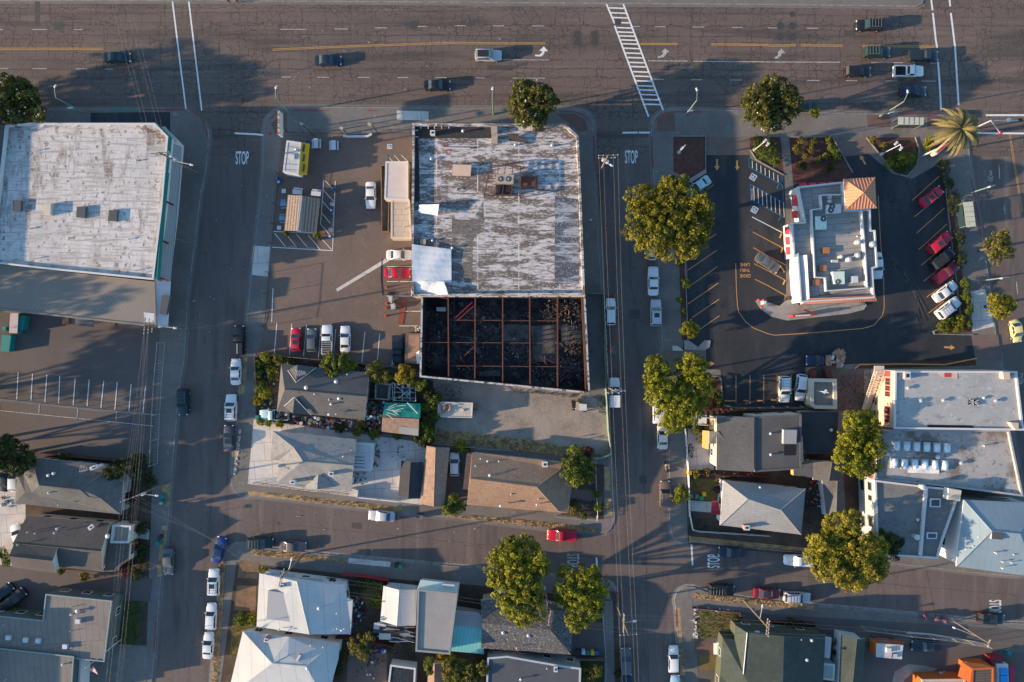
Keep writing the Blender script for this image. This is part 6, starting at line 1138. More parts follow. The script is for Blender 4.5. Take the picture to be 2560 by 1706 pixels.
for row in[(0,0,1062,520,0,'sedan','teal',0,(),'dark teal sedan driving right between the yellow line and the long crosswalk lines'),(1,0,655,548,0,'sedan','navy',0,(),'dark navy sedan driving under the start of the long yellow line'),(1,0,2118,505,0,'suv','silver',0,('blackroof',),'silver car with a black roof beside the white turn arrow'),(1,0,1652,775,0,'sedan','black',0,(),'black sedan in the lower boulevard lane beside its long shadow'),(3,0,925,228,180,'suv','black',0,('rack',),'black suv alone in the upper lane facing left'),(3,0,995,475,0,'suv','green',0,('rack',),'dark green suv waiting behind the dark pickup in the turn lane'),(3,0,1425,508,0,'oldpickup','slate',0,('cover',),'dark pickup with a covered bed stopped over the crosswalk line'),(3,0,825,648,0,'wagon','black',0,(),'black wagon with a long roof behind the white pickup'),(3,0,1287,648,0,'pickup','white',0,(),'white pickup with an empty black bed waiting at the crosswalk'),(3,0,1330,828,0,'sedan','navy',0,(),'dark navy sedan in the lowest lane under the lamp head'),(3,0,320,970,180,'sedan','slate',0,(),'slate blue car half hidden under the magnolia at the boulevard kerb'),(1,1,1045,213,-90,'sedan','white',.13,(),'white sedan standing upright in the picture beside the brown deck'),(1,1,1310,757,0,'sedan','white',.13,(),'white sedan nosed against the white tarpaulin'),(1,1,1290,922,0,'coupe','red',.13,('doorR',),'bright red coupe with its door open beside the tarpaulin'),(1,1,365,1530,90,'hatch','red',.13,('sunroof',),'red hatchback leftmost in the row of parked cars'),(1,1,508,1535,90,'hatch','grey',.13,(),'grey hatchback between the red hatchback and the white pickup'),(1,1,648,1530,90,'pickup','white',.13,('bars',),'white pickup with rack bars over its bed and an open door'),(1,1,813,1525,90,'sedan','white',.13,(),'white sedan rightmost of the four cars in the lot row'),(1,1,1292,1625,-90,'oldpickup','slate',.13,('cover',),'dark slate pickup beside the brown container'),(2,1,1278,680,90,'wagon','white',0,(),'white car mostly hidden under the big round tree'),(2,1,1290,995,90,'oldsedan','white',0,(),'long boxy white sedan parked below the big round tree'),(2,1,1313,1285,90,'suv','silver',0,('sunroof',),'silver white suv with a sunroof parked below the boxy white sedan'),(2,1,900,1275,90,'wagon','white',0,(),'white car facing up on the left side of the centre street'),(2,1,1700,130,215,'sedan','ltblue',.13,(),'pale blue car peeking out above the big round tree in the dark lot'),(3,1,0,828,-33,'sedan','grey',.13,(),'dark grey sedan nose in beside the restaurant red awnings'),(3,1,1495,225,38,'sedan','red',.13,('sunroof',),'bright red sedan at the top of the slanted right hand spaces'),(3,1,1565,645,38,'suv','red',.13,('sunroof',),'red car above the black suv in the slanted right hand spaces'),(3,1,1588,790,38,'suv','black',.13,('blackroof',),'black suv in the slanted spaces between two red vehicles'),(3,1,1620,920,38,'oldpickup','dkred',.13,('cover',),'dark red pickup above the two white cars in the slanted spaces'),(3,1,1620,1090,38,'sedan','white',.13,(),'white sedan in the slanted spaces between the pickup and the white suv'),(3,1,1645,1240,38,'suv','white',.13,('rack',),'white suv at the bottom of the slanted spaces by the triangular bed'),(3,1,2270,1450,-80,'beetle','yellow',0,(),'small rounded cream yellow car on the right street'),(3,1,998,855,-87,'sedan','white',.13,(),'white car waiting tight against the restaurant east wall'),(0,1,2180,1535,90,'pickup','black',0,('camper',),'black truck with covered bed at the west street east kerb'),(0,2,2147,255,90,'sedan','white',0,(),'white sedan uppermost of the parked cars left of the cluttered yard'),(0,2,2105,582,90,'suv','white',0,('sunroof','rack'),'white suv with roof rails parked left of the cluttered yard'),(0,2,2083,862,90,'sedan','purple',0,('sunroof',),'dark purple grey sedan parked beside the pale cobbled verge'),(0,2,1668,530,-90,'suv','teal',0,('rack',),'teal black suv with a blue roof rack at the west kerb'),(0,2,40,1225,80,'sedan','black',.13,(),'dark car by the left edge under the dark tree'),(0,2,128,1240,90,'hatch','white',.13,(),'pale car squeezed between the dark tree and the slate roofed house'),(1,2,1810,1100,90,'hatch','white',.13,(),'white hatchback in the driveway between two brown roofs'),(1,2,165,648,180,'oldpickup','ltblue',.13,('junk',),'old pale green pickup full of junk below the grey shingled house'),(2,2,935,445,90,'pickup','white',0,('camper','sunroof'),'white pickup with a camper shell under the street pole'),(2,2,1338,600,90,'van','white',0,(),'white van largely hidden by the two lobed tree'),(2,2,1375,842,90,'sedan','cream',0,(),'cream sedan parked below the two lobed tree'),(2,2,1398,1370,90,'suv','brown',0,('rack',),'brown suv with a long roof rack beside the small round tree'),(3,2,150,415,-90,'suv','white',.13,('rack',),'white suv with roof rails nose down by the yellow wheel stop'),(3,2,300,398,-96,'wagon','white',.13,('doors',),'white wagon with open doors beside the trash enclosure'),(3,2,480,150,180,'pickup','navy',.13,('boards',),'dark pickup loaded with cardboard above the trash enclosure'),(0,3,1992,365,75,'sedan','blue',0,('sunroof',),'blue sedan parked crooked at the west street corner'),(0,3,1530,475,-90,'sedan','grey',0,(),'grey sedan facing down at the west kerb of the west street'),(0,3,1948,657,90,'suv','white',0,('sunroof','rack'),'white suv with grey roof rails below the blue sedan'),(0,3,1922,972,88,'wagon','white',0,(),'white wagon between the white suv and the lowest white sedan'),(0,3,1895,1237,87,'sedan','white',0,(),'lowest white sedan in the row on the west street'),(0,3,130,812,40,'suv','black',.13,(),'shiny black suv parked aslant beside the apartment block'),(0,3,10,765,40,'sedan','teal',.13,(),'teal car cut by the left edge beside the black suv'),(0,3,165,230,110,'hatch','white',.13,(),'white hatchback tucked behind the brown house annex'),(1,3,38,302,0,'suv','green',0,('rack',),'dark green suv with roof rack leftmost on the lower street'),(1,3,335,333,-2,'sedan','brown',0,(),'brown black sedan parked just right of the dark green suv'),(1,3,1143,55,176,'sedan','silver',0,(),'silver sedan parked at the upper kerb of the lower street'),(2,3,455,230,178,'pickup','red',0,('cover',),'bright red pickup with a red bed cover on the lower street'),(2,3,2005,385,177,'sedan','navy',0,(),'dark navy sedan parked just right of the lettering by the right crossing'),(2,3,1912,727,-3,'suv','black',0,('rack',),'black suv with roof rails parked at the corner below the right crossing lettering'),(2,3,2330,762,-3,'sedan','dkred',0,('sunroof',),'dark red sedan between the black suv and the white truck with rack'),(3,3,268,797,-3,'suv','silver',0,('rack',),'silver suv with roof rack right of the dark red sedan'),(3,3,285,460,177,'pickup','white',0,('cover',),'white pickup half under the huge tree on the lower street'),(3,3,2040,988,-4,'suv','black',0,('sunroof',),'shiny black suv near the lettering at the far right street end'),(3,3,1443,1240,178,'oldsedan','teal',.13,('sunroof',),'dark teal sedan right of the orange food truck'),(2,3,1040,1378,90,'suv','grey',0,(),'grey suv under the wires near the bottom edge'),(2,3,1052,1620,90,'sedan','navy',0,(),'dark car cut by the bottom edge below the grey suv'),(2,3,1475,1362,90,'wagon','white',0,(),'white wagon at the right kerb near the bottom edge'),(2,3,1492,1630,90,'sedan','ltblue',0,(),'pale blue car cut by the bottom edge below the white wagon'),(2,3,-90,800,90,'hatch','white',.13,(),'white hatchback in the shade between the teal shed and the corner tree'),]:
 at(row[0],row[1]);car(row[5],row[6],row[2],row[3],row[4],row[9],row[7],row[8])
at(3,3);q=P(1110,1270,3.0);ft=thing('food_truck','orange food truck with a white roof parked by the fence','food truck',(P(1050,1220).x,P(1050,1220).y,GZ))
top=[p.xy for p in PP([(990,1215),(1232,1232),(1220,1358),(988,1338)],3.1)]
b=MB();b.sides(top,.6,3.05,orange_m);b.sheet(top,.6,orange_m);b.build('body',ft);b=MB();b.prism(inset(top,-.03),3.0,3.1,trim_m,white_m);rf=b.build('roof',ft)
rbox(ft,'roof_vent',[(1085,1258),(1125,1260),(1125,1300),(1083,1298)],3.1,3.5,trim_m);rbox(ft,'air_conditioner',[(1142,1310),(1180,1310),(1180,1350),(1140,1348)],3.1,3.5,black_m,galv_m)
cc=(Vector(top[1])+Vector(top[2]))/2;dx=(cc-(Vector(top[0])+Vector(top[3]))/2).normalized();an=atan2(dx.y,dx.x);p=cc+dx*.45;b=MB();b.box(p.x,p.y,.5,.9,2.2,1.3,orange_m,an);b.build('bonnet',ft)
b=MB();b.box(p.x-dx.x*.2,p.y-dx.y*.2,1.8,.5,2.1,.8,cglass,an);b.build('windscreen',ft)
for e,s in((.15,-1),(.85,-1),(.15,1),(.85,1)):
 u=Vector(top[0 if s<0 else 3]).lerp(Vector(top[1 if s<0 else 2]),e);nn=Vector((-dx.y,dx.x))*(-s);b=MB();b.rod((*(u-nn*.25),.55),(*(u+nn*.02),.55),.45,tyre_m,n=14);b.build('wheel',ft)
for i,(x,y)in enumerate(((1070,1200),(1150,1210))):b=MB();u=P(x,y,1.9);b.box(u.x,u.y,1.7,1.2,.5,.06,plain('blue_awning',(0.05,0.22,0.36)),an);b.build('awning',ft)
at(1,2);tr=thing('trailer','white topped flat trailer with planks in the gravel lot','trailer',(P(1815,600).x,P(1815,600).y,GZ));tl=[p.xy for p in PP([(1662,532),(1975,540),(1968,672),(1660,665)],2.3)]
b=MB();b.sides(tl,.6,2.3,trim_m);b.sheet(inset(tl,.05),2.28,mat('trailer_planks',(0.44,0.38,0.32),.9,[('b',40,.55,(0.26,0.22,0.18),.03,0,1.55),('n',1.0,(0.34,0.29,0.25),.45,.7)]));b.wall(tl,.12,2.22,2.4,trim_m,True);b.build('box',tr)
for x in(1780,1850):
 for y in(545,655):u=P(x,y,.4);b=MB();b.rod((u.x,u.y-.12,.5),(u.x,u.y+.12,.5),.36,tyre_m,n=12);b.build('wheel',tr)
u=P(1995,600,.5);b=MB();b.box(u.x-.2,u.y,.5,1.3,.12,.12,black_m);b.cyl(u.x+.3,u.y,GZ,.07,.7,black_m);b.build('drawbar',tr);rbox(tr,'hatch',[(1868,595),(1893,595),(1893,615),(1868,615)],2.28,2.5,trim_m)
tp=drape(None,'cloth_heap',[(1675,545,2.5),(1770,560,2.5),(1775,610,2.6),(1690,640,2.5)],plain('rusty_cloth',(0.22,0.13,0.10)),8,.3,3);tag(tp,'rumpled brown and white cloth heap on the trailer left end','cloth')
at(2,2);cp=thing('compressor_cart','small white topped machine cart with a dark engine in the gravel lot','cart',(P(620,570).x,P(620,570).y,GZ));rbox(cp,'hood',[(613,545),(682,552),(680,610),(615,607)],.5,1.6,trim_m)
rbox(cp,'engine',[(545,515),(600,525),(600,590),(550,585)],.4,1.3,black_m);rbox(cp,'body',[(585,528),(612,532),(612,605),(582,600)],.5,1.5,tanw_m)
for x,y in((560,600),(660,615)):u=P(x,y,.3);b=MB();b.rod((u.x,u.y-.08,.45),(u.x,u.y+.08,.45),.32,tyre_m);b.build('wheel',cp)
at(3,3);rt_=thing('red_truck','red truck with blue boxes on a white bed at the bottom right','truck',(P(2120,1480).x,P(2120,1480).y,GZ));rbox(rt_,'cab',[(2022,1338),(2125,1335),(2150,1400),(2050,1420)],.5,2.0,plain('deep_red',(0.22,0.012,0.02)));rbox(rt_,'windscreen',[(2062,1372),(2115,1372),(2118,1392),(2065,1394)],2.01,2.06,cglass)
rbox(rt_,'bed',[(2085,1405),(2190,1405),(2200,1700),(2095,1700)],.6,2.3,trim_m);rbox(rt_,'red_sideboard',[(2200,1430),(2252,1435),(2255,1700),(2205,1700)],.6,1.7,plain('deep_pink_red',(0.30,0.03,0.06)))
for y in(1445,1510,1575):rbox(rt_,'blue_box',[(2118,y),(2188,y),(2192,y+60),(2122,y+60)],2.3,2.6,plain('bright_blue_lid',(0.02,0.24,0.55)))
for x in(2040,2140):u=P(x,1380,.4);b=MB();b.rod((u.x-.1,u.y,.5),(u.x+.1,u.y,.5),.42,tyre_m);b.build('wheel',rt_)
at(2,2);q=P(1408,1130,.6);mc=thing('motorcycle','dark motorcycle parked at the kerb above the brown suv','motorcycle',(q.x,q.y,0),None,radians(105))
for nm,f in(('wheel',lambda m:m.rod((.75,-.05,.3),(.75,.05,.3),.3,tyre_m,n=14)),('wheel',lambda m:m.rod((-.7,-.07,.3),(-.7,.07,.3),.3,tyre_m,n=14)),('fuel_tank',lambda m:m.ball(.2,0,.8,.35,.2,.18,PT['dkred'])),('seat',lambda m:m.ball(-.35,0,.78,.45,.16,.1,black_m)),('handlebar',lambda m:(m.rod((.5,-.4,1.05),(.5,.4,1.05),.03,galv_m),m.rod((.5,0,1.05),(.75,0,.3),.04,galv_m))),('frame',lambda m:(m.box(0,0,.3,.8,.25,.4,galv_m),m.rod((-.7,0,.3),(.1,0,.5),.04,black_m))),('windscreen',lambda m:m.ball(.62,0,1.1,.08,.22,.2,hl_m))):
 m=MB();f(m);o=bpy.data.objects.new(nm,smesh(m,nm,True));COL.objects.link(o);o.parent=mc
bark_m=mat('tree_bark',(0.10,0.075,0.055),.95,[('n',3.0,(0.06,0.045,0.035),.45,.7)])
def leafset(n,c,d=.3):
 out=[]
 for i,k in enumerate((1.35,.85,.42)):out.append(mat('%s_leaf_tone_%d'%(n,i),tuple(v*k for v in(c if i else(c[0]*1.12,c[1],c[2]*.8))),.75,[('n',1.6,tuple(v*k*.7 for v in c),.42,.68)],spec=.2,trans=d))
 return out
LV={'mag':leafset('magnolia',(0.10,0.10,0.02)),'fic':leafset('ficus',(0.175,0.16,0.016)),'elm':leafset('elm',(0.20,0.205,0.016)),'dk':leafset('dark',(0.055,0.068,0.018)),'mid':leafset('garden',(0.12,0.15,0.022)),'olv':leafset('olive',(0.15,0.14,0.03)),'gold':leafset('golden',(0.34,0.24,0.02)),'soft':leafset('feathery',(0.22,0.20,0.022)),'red':leafset('reddish',(0.10,0.035,0.03)),'pink':leafset('pink_flower',(0.26,0.15,0.22))}
def leaves(name,parent,lobes,mats,seed,clump=.62,per=26,leaf=.30,dens=1.0,off=None,fill=.18,up=.5):
 """crown of many small leaf faces gathered in clumps over the lobes (x,y,z,rx,ry,rz)"""
 R=np.random.default_rng(seed);C=[];cm=[]
 for(x,y,z,rx,ry,rz)in lobes:
  A=4*pi*((rx*ry)**1.6/3+2*((rx*rz+ry*rz)/2)**1.6/3)**(1/1.6);n=max(5,int(dens*A*.62/(clump*clump*1.25)))
  v=R.normal(size=(n,3));v[:,2]=np.where(v[:,2]<-.35,-v[:,2],v[:,2]);v/=np.linalg.norm(v,axis=1)[:,None]
  k=np.where(R.random(n)<fill,R.uniform(.35,.8,n),R.uniform(.80,1.14,n));C.append(np.c_[x+v[:,0]*rx*k,y+v[:,1]*ry*k,z+v[:,2]*rz*k]);cm.append(v)
 C=np.concatenate(C);D=np.concatenate(cm);N=len(C);tone=R.choice(3,N,p=[.3,.45,.25]);cr=clump*R.uniform(.65,1.25,N)
 ci=np.repeat(np.arange(N),per);M_=len(ci);w_=R.normal(size=(M_,3));w_[:,2]=np.abs(w_[:,2])*.8-.15;w_+=D[ci]*.7;w_/=np.linalg.norm(w_,axis=1)[:,None]
 P0=C[ci]+w_*(cr[ci]*R.uniform(.55,1.0,M_))[:,None]
 nrm=w_*.9+R.normal(size=(M_,3))*.55;nrm[:,2]+=up;nrm/=np.linalg.norm(nrm,axis=1)[:,None]
 t=np.cross(nrm,R.normal(size=(M_,3)));t/=np.linalg.norm(t,axis=1)[:,None];u=np.cross(nrm,t);s=(leaf*.8*R.uniform(.5,1.35,M_)/2)[:,None]
 V=np.stack([P0-t*s*1.3,P0-u*s*.75,P0+t*s*1.3,P0+u*s*.75],1).reshape(-1,3);o3=np.array(parent['_w']if parent is not None else off);V-=o3
 me=bpy.data.meshes.new(name);me.vertices.add(len(V));me.vertices.foreach_set('co',V.astype(np.float32).ravel());me.loops.add(len(V));me.loops.foreach_set('vertex_index',np.arange(len(V),dtype=np.int32))
 me.polygons.add(M_);me.polygons.foreach_set('loop_start',np.arange(0,4*M_,4,dtype=np.int32));me.polygons.foreach_set('loop_total',np.full(M_,4,dtype=np.int32))
 for m in mats:me.materials.append(m)
 tn=tone[ci];flip=R.random(M_)<.15;tn=np.where(flip,R.choice(3,M_),tn);me.polygons.foreach_set('material_index',tn.astype(np.int32));me.update(calc_edges=True);me.validate()
 o=bpy.data.objects.new(name,me);COL.objects.link(o)
 if parent is not None:o.parent=parent
 else:o.location=off
 return o
def tree(label,lobes,h,kind,seed,hz=None,clump=.62,leaf=.30,base=None,z0=GZ,per=38,dens=1.0,flowers=None,group=None,name='tree',cat='tree',trunk_r=.28,bare=0,tilt=1.0):
 """lobes: (x,y,r) circles traced on the photo; h: crown top"""
 s=1/(1/ORG[2])/PPM;L=[];Rz=random.Random(seed+99);hz=hz or(lambda r:r*.8)
 for(x,y,r)in lobes:
  rr=r*s*.93;vz=min(rr*.85,h*.45);zc=h-vz-Rz.uniform(0,.16)*h;q=P(x,y,zc);L.append((q.x,q.y,zc,rr,rr,vz))
 bx=sum(l[0]*l[3]for l in L)/sum(l[3]for l in L);by=sum(l[1]*l[3]for l in L)/sum(l[3]for l in L)
 if base:q=P(*base);bx,by=q.x,q.y
 o=thing(name,label,cat,(bx,by,z0),group);leaves('crown',o,L,LV[kind],seed,clump,per,leaf,dens)
 b=MB();R=random.Random(seed);zc0=min(l[2]for l in L)*.55
 b.rod((bx,by,z0-.05),(bx+R.uniform(-.2,.2),by+R.uniform(-.2,.2),zc0),trunk_r,bark_m,trunk_r*.7,9);tp_=b.v[-1]
 for l in L:
  p=Vector((bx,by,zc0*.95));q=Vector((l[0],l[1],l[2]));b.rod(p,q,trunk_r*.6,bark_m,trunk_r*.25,6)
  for k in range(5+bare):
   a=R.random()*6.3;e=q+Vector((cos(a)*l[3]*.8,sin(a)*l[4]*.8,l[5]*R.uniform(.1,.8)));b.rod(p.lerp(q,R.uniform(.5,.95)),e,trunk_r*.22,bark_m,trunk_r*.06,4)
 b.build('trunk',o,True)
 if flowers:
  f=MB()
  for i in range(flowers):
   l=R.choice(L);v=Vector((R.gauss(0,1),R.gauss(0,1),abs(R.gauss(0,1))+.3)).normalized();f.ball(l[0]+v.x*l[3]*1.05,l[1]+v.y*l[4]*1.05,l[2]+v.z*l[5]*1.08,.13,.13,.1,blossom_m,6,4)
  f=f.build('blossoms',o)
 return o
blossom_m=plain('cream_blossom',(0.75,0.68,0.55))
at()
MG='magnolia trees along the boulevard'
tree('big dark magnolia with white flowers at the left edge of the boulevard',[(22,215,30),(60,225,28),(30,255,34),(72,252,26),(5,235,35),(95,262,12),(50,205,22),(18,190,16)],8.5,'mag',1,flowers=55,leaf=.34,clump=.6,group=MG)
tree('magnolia overlapping the top edge of the peeling store roof',[(1208,222,30),(1245,225,28),(1225,250,34),(1195,245,26),(1258,240,22),(1232,275,20),(1230,205,20),(1200,200,14),(1205,272,16)],8.5,'mag',2,flowers=60,leaf=.34,clump=.6,group=MG)
tree('magnolia standing at the kerb above the restaurant planting beds',[(1750,225,34),(1790,222,34),(1740,260,30),(1780,265,38),(1815,240,24),(1770,195,18),(1765,292,16),(1722,240,18)],9.0,'mag',3,flowers=60,leaf=.34,clump=.6,group=MG)
tree('huge round golden green tree between the centre street and the restaurant lot',[(1510,470,42),(1550,455,42),(1590,480,38),(1475,500,36),(1520,520,50),(1570,530,50),(1605,510,32),(1500,555,36),(1550,568,34),(1470,460,26),(1535,430,20),(1582,570,22),(1610,470,20),(1460,530,20),(1570,425,14)],11.5,'fic',4,clump=.72,leaf=.36,dens=.85,trunk_r=.5,base=(1518,505))
tree('bright green two lobed tree above the cream sedan',[(1510,850,28),(1500,880,22),(1585,850,34),(1605,865,24),(1540,905,42),(1590,900,38),(1545,955,36),(1570,935,40),(1515,900,30),(1500,835,14),(1590,825,14)],9.5,'elm',5,clump=.6,leaf=.32,base=(1535,900))
tree('tall bright green tree left of the skylight roof',[(1975,975,30),(1950,1000,28),(1995,985,26),(1970,1030,36),(1945,1055,28),(1985,1060,32),(2008,1030,22),(1960,960,16),(1965,1080,16),(1998,960,12)],10.5,'elm',6,clump=.6,leaf=.32,base=(1945,1020))
tree('huge spreading olive gold tree over the lower street',[(1925,1215,34),(1905,1235,28),(1950,1200,24),(1890,1260,36),(1930,1265,48),(1970,1270,48),(2000,1300,32),(1960,1315,36),(1920,1305,34),(1870,1275,22),(1880,1245,20),(2005,1260,30),(1890,1300,24),(2020,1310,16)],11.0,'soft',7,clump=.62,leaf=.34,dens=1.0,trunk_r=.5,base=(1905,1255))
tree('dark green tree behind the right side of the huge spreading tree',[(2035,1248,24),(2055,1240,16),(2045,1272,16),(2030,1230,14)],7.0,'dk',8)
tree('large yellow green corner tree left of the dark gap on the lower street',[(1170,1275,34),(1205,1270,36),(1150,1300,28),(1230,1300,28),(1190,1320,42),(1170,1355,34),(1215,1355,34),(1195,1395,32),(1225,1400,26),(1180,1250,16),(1245,1280,14),(1165,1390,18),(1205,1425,16),(1140,1330,18)],10.5,'elm',9,clump=.66,leaf=.34,base=(1185,1330),trunk_r=.4)
tree('yellow green corner tree right of the dark gap on the lower street',[(1345,1320,30),(1305,1325,24),(1370,1340,22),(1330,1360,38),(1362,1370,28),(1305,1375,26),(1335,1405,30),(1320,1430,20),(1365,1400,20),(1358,1305,12),(1292,1350,14)],10.0,'elm',10,clump=.66,leaf=.34,base=(1340,1355),trunk_r=.36)
tree('green round tree on the tan house garden corner',[(1325,1050,20),(1310,1070,20),(1340,1075,24),(1325,1090,24),(1345,1098,14),(1305,1090,12),(1320,1035,10)],6.0,'mid',11)
tree('small round green tree below the driveway with the white hatchback',[(1040,1158,20),(1028,1168,14),(1054,1165,14),(1042,1145,12)],3.8,'mid',12,leaf=.22,clump=.4)
tree('small bright tree beside the brown suv at the kerb',[(1562,1135,14),(1552,1145,10),(1574,1138,10),(1562,1120,8)],4.0,'elm',13,leaf=.22,clump=.4)
tree('dense clipped dark tree near the left edge above the slate house',[(30,1045,30),(60,1050,24),(15,1030,24),(45,1070,22),(5,1060,22),(80,1045,12),(25,1015,14)],7.5,'dk',14)
tree('round bush sized tree at the corner of the dark lot entrance',[(1584,757,19),(1577,752,12),(1592,760,12)],3.4,'elm',15,leaf=.18,clump=.34)
tree('sparse half bare tree over the right street kerb',[(2300,545,16),(2290,565,22),(2305,580,20),(2285,590,14),(2312,558,10),(2262,558,8)],6.5,'olv',16,dens=.6,bare=30,leaf=.26,clump=.45)
tree('round yellow green street tree above the cream yellow car',[(2297,700,24),(2282,692,14),(2312,702,16),(2298,716,16)],5.5,'soft',17,leaf=.26,clump=.42)
tree('grey green tree overlapping the car park wall above the grey house',[(762,830,18),(785,832,16),(765,850,16),(748,838,8),(790,815,8)],5.0,'mid',18,leaf=.24,clump=.42)
tree('small lemon green tree right of the grey green tree',[(805,842,12),(798,850,8),(812,838,8)],3.8,'elm',19,leaf=.22,clump=.36)
tree('olive tree over the junk strip behind the grey house',[(870,858,20),(855,850,12),(888,865,12),(868,840,10)],5.0,'olv',20,leaf=.24,clump=.42)
tree('golden yellow tree beside the burned-out shell corner',[(928,850,12),(922,868,12),(938,870,12),(945,858,8)],5.0,'gold',21,leaf=.22,clump=.38)
tree('small bushy tree between the golden tree and the hedge',[(968,885,12),(955,882,9),(975,878,8)],4.0,'mid',22,leaf=.22,clump=.38)
tree('rust tinged conifer beside the slate grey house',[(262,1083,18),(280,1072,16),(298,1062,14),(245,1085,8)],4.5,'dk',23,leaf=.22,clump=.4)
tree('olive leaved tree among the south yards',[(822,1480,20),(842,1470,14),(835,1498,14),(812,1490,10),(838,1508,10),(850,1460,8)],5.0,'olv',24,leaf=.24,clump=.42,dens=.8,bare=10)
tree('feathery bamboo like tree at the bottom edge',[(1050,1530,20),(1075,1545,24),(1040,1550,20),(1065,1562,22),(1110,1535,16),(1090,1560,20),(1030,1525,12)],5.0,'olv',25,leaf=.24,clump=.4)
tree('feathery young tree on the bottom lawn beside the centre street',[(1352,1548,18),(1368,1540,12),(1345,1562,16),(1340,1575,14)],4.5,'olv',26,leaf=.2,clump=.4,dens=.7)
tree('green shrub tree below the white gabled house yard',[(988,1520,10),(985,1532,9),(990,1542,8)],3.5,'mid',27,leaf=.22,clump=.36)
tree('grey leaved tree below the fence near the west utility pole',[(318,1062,16),(320,1085,14),(335,1050,8)],3.5,'dk',28,leaf=.22,clump=.4)
tree('young staked tree in a square pit beside the magnolia',[(1870,258,8),(1873,265,6),(1878,255,5)],3.0,'elm',29,leaf=.2,clump=.28,trunk_r=.06)
for i,(x,y,r,h)in enumerate([(-75,250,55,10),(-190,262,60,11),(-330,215,60,12),(-420,280,65,11),(-110,900,75,11),(-260,930,80,12),(-90,1020,80,12),(-330,1080,90,14),(-420,760,90,14),(-520,960,100,16)]):
 tree('tree beyond the left edge of the photo, %s of the row'%(nth+['eleventh','twelfth','thirteenth'])[i],[(x,y,r*.7),(x+r*.4,y+r*.3,r*.5),(x-r*.3,y+r*.3,r*.5),(x,y-r*.4,r*.5)],h,'mid',40+i,leaf=.6,clump=1.1,dens=.8,per=18,group='trees beyond the left edge')
BU=[(1985,500,0,0,'','')]
def bush(x,y,r,h,kind,label,group=None,ly=None,z0=GZ,name='shrub',seed=None,leaf=.17):
 s=ORG[2]/PPM;rr=r*s;q=P(x,y,h*.6);o=thing(name,label,'shrub',(q.x,q.y,z0),group)
 R=random.Random(int(x*7+y));L=[(q.x,q.y,z0+h*.45,rr,(ly or r)*s,h*.52)]+[(q.x+R.uniform(-.5,.5)*rr,q.y+R.uniform(-.5,.5)*(ly or r)*s,z0+h*.55,rr*.5,rr*.5,h*.42)for _ in range(2)]
 leaves('foliage',o,L,LV[kind],int(x+3*y),max(.16,min(.34,rr*.35)),18,leaf,1.0);b=MB();b.rod((q.x,q.y,z0-.02),(q.x,q.y,z0+h*.5),.04,bark_m,.02,5);b.build('stem',o);return o
HG='clipped hedge blocks along the right street';at()
for(x,y,rx,ry,lb)in((2168,388,12,22,'top block of the hedge strip beside the red sedan'),(2176,424,13,14,'second small hedge block right of the red sedan'),(2190,463,13,26,'hedge block left of the right street bus shelter'),(2202,548,13,22,'upper half of the long hedge beside the red car'),(2206,595,12,22,'lower half of the long hedge beside the black suv'),(2216,655,10,14,'rounded hedge block right of the white sedan'),(2219,685,10,13,'middle rounded hedge block by the white suv'),(2224,710,10,14,'lowest rounded hedge block by the white suv')):
 bush(x,y,rx,1.3,'dk' if y<640 else 'mid',lb,HG,ry,name='hedge')
for(x,y,r,lb)in((2199,750,15,'round yellow green bush on the triangular bed'),(2172,745,9,'low bush left of the round bush on the triangular bed'),(2182,738,9,'spiky bush above the round bush on the triangular bed'),(2203,733,11,'bright spiky bush topmost on the triangular bed'),(2163,750,8,'small bush at the left tip of the triangular bed'),(2225,745,8,'small bush at the right end of the triangular bed'),(2173,757,8,'lowest bush on the triangular bed')):bush(x,y,r,1.1,'elm' if r>10 else 'mid',lb,'bushes on the triangular bed')
for(x,y,r,lb)in((1573,652,12,'round bush in the narrow bed between the dark lot and the centre street'),(1562,690,6,'low plant below the round bush in the narrow bed'),(1570,715,6,'small plant lower in the narrow bed beside the slanted stalls'),(1560,605,6,'small plant just under the huge round tree')):bush(x,y,r,1.2,'mid',lb)
for(x,y,r,k,lb)in((1763,345,24,'mid','large green bush at the corner of the first restaurant bed'),(1748,340,14,'mid','green bush left of the large bush at the first restaurant bed'),(1740,322,10,'dk','dark bush under the lamp in the first restaurant bed'),(1780,372,10,'mid','small bush at the lower tip of the first restaurant bed'),(1840,325,8,'olv','dry bush at the upper left of the big mulch bed'),(1830,345,10,'olv','dry round bush on the left of the big mulch bed'),(1868,328,9,'olv','dry bush top centre of the big mulch bed'),(1903,322,7,'olv','brown bush at the top right corner of the big mulch bed'),(1910,340,8,'mid','green bush on the right rim of the big mulch bed'),(1917,352,8,'mid','green bush lower on the right rim of the big mulch bed'),(1925,365,7,'mid','third green bush down the right rim of the big mulch bed'),(1898,360,7,'mid','small bush near the right middle of the big mulch bed'),(1880,368,7,'olv','small bush in the middle of the big mulch bed'),(1850,360,6,'olv','tiny bush in the left middle of the big mulch bed'),(1842,382,9,'dk','dark bush low on the left of the big mulch bed'),(1905,385,9,'dk','dark bush low on the right of the big mulch bed'),(1862,345,7,'olv','withered bush in the upper middle of the big mulch bed'),(2005,322,7,'olv','small bush at the top left of the curved bed'),(2030,337,7,'olv','low bush under the lamp in the curved bed'),(2065,368,22,'mid','large green bush filling the bottom of the curved bed'),(2045,375,12,'mid','green bush left side of the curved bed bottom'),(2090,360,14,'mid','green bush right side of the curved bed bottom'),(2070,388,12,'dk','lowest dark bush of the curved bed'),(2136,325,10,'elm','bright bush left of the palm, upper'),(2132,338,9,'elm','bright bush left of the palm, lower'),(2140,352,8,'mid','low bush below the palm signboard')):bush(x,y,r,1.0,k,lb)
HB='overgrown hedge between the sheds and the gravel lot'
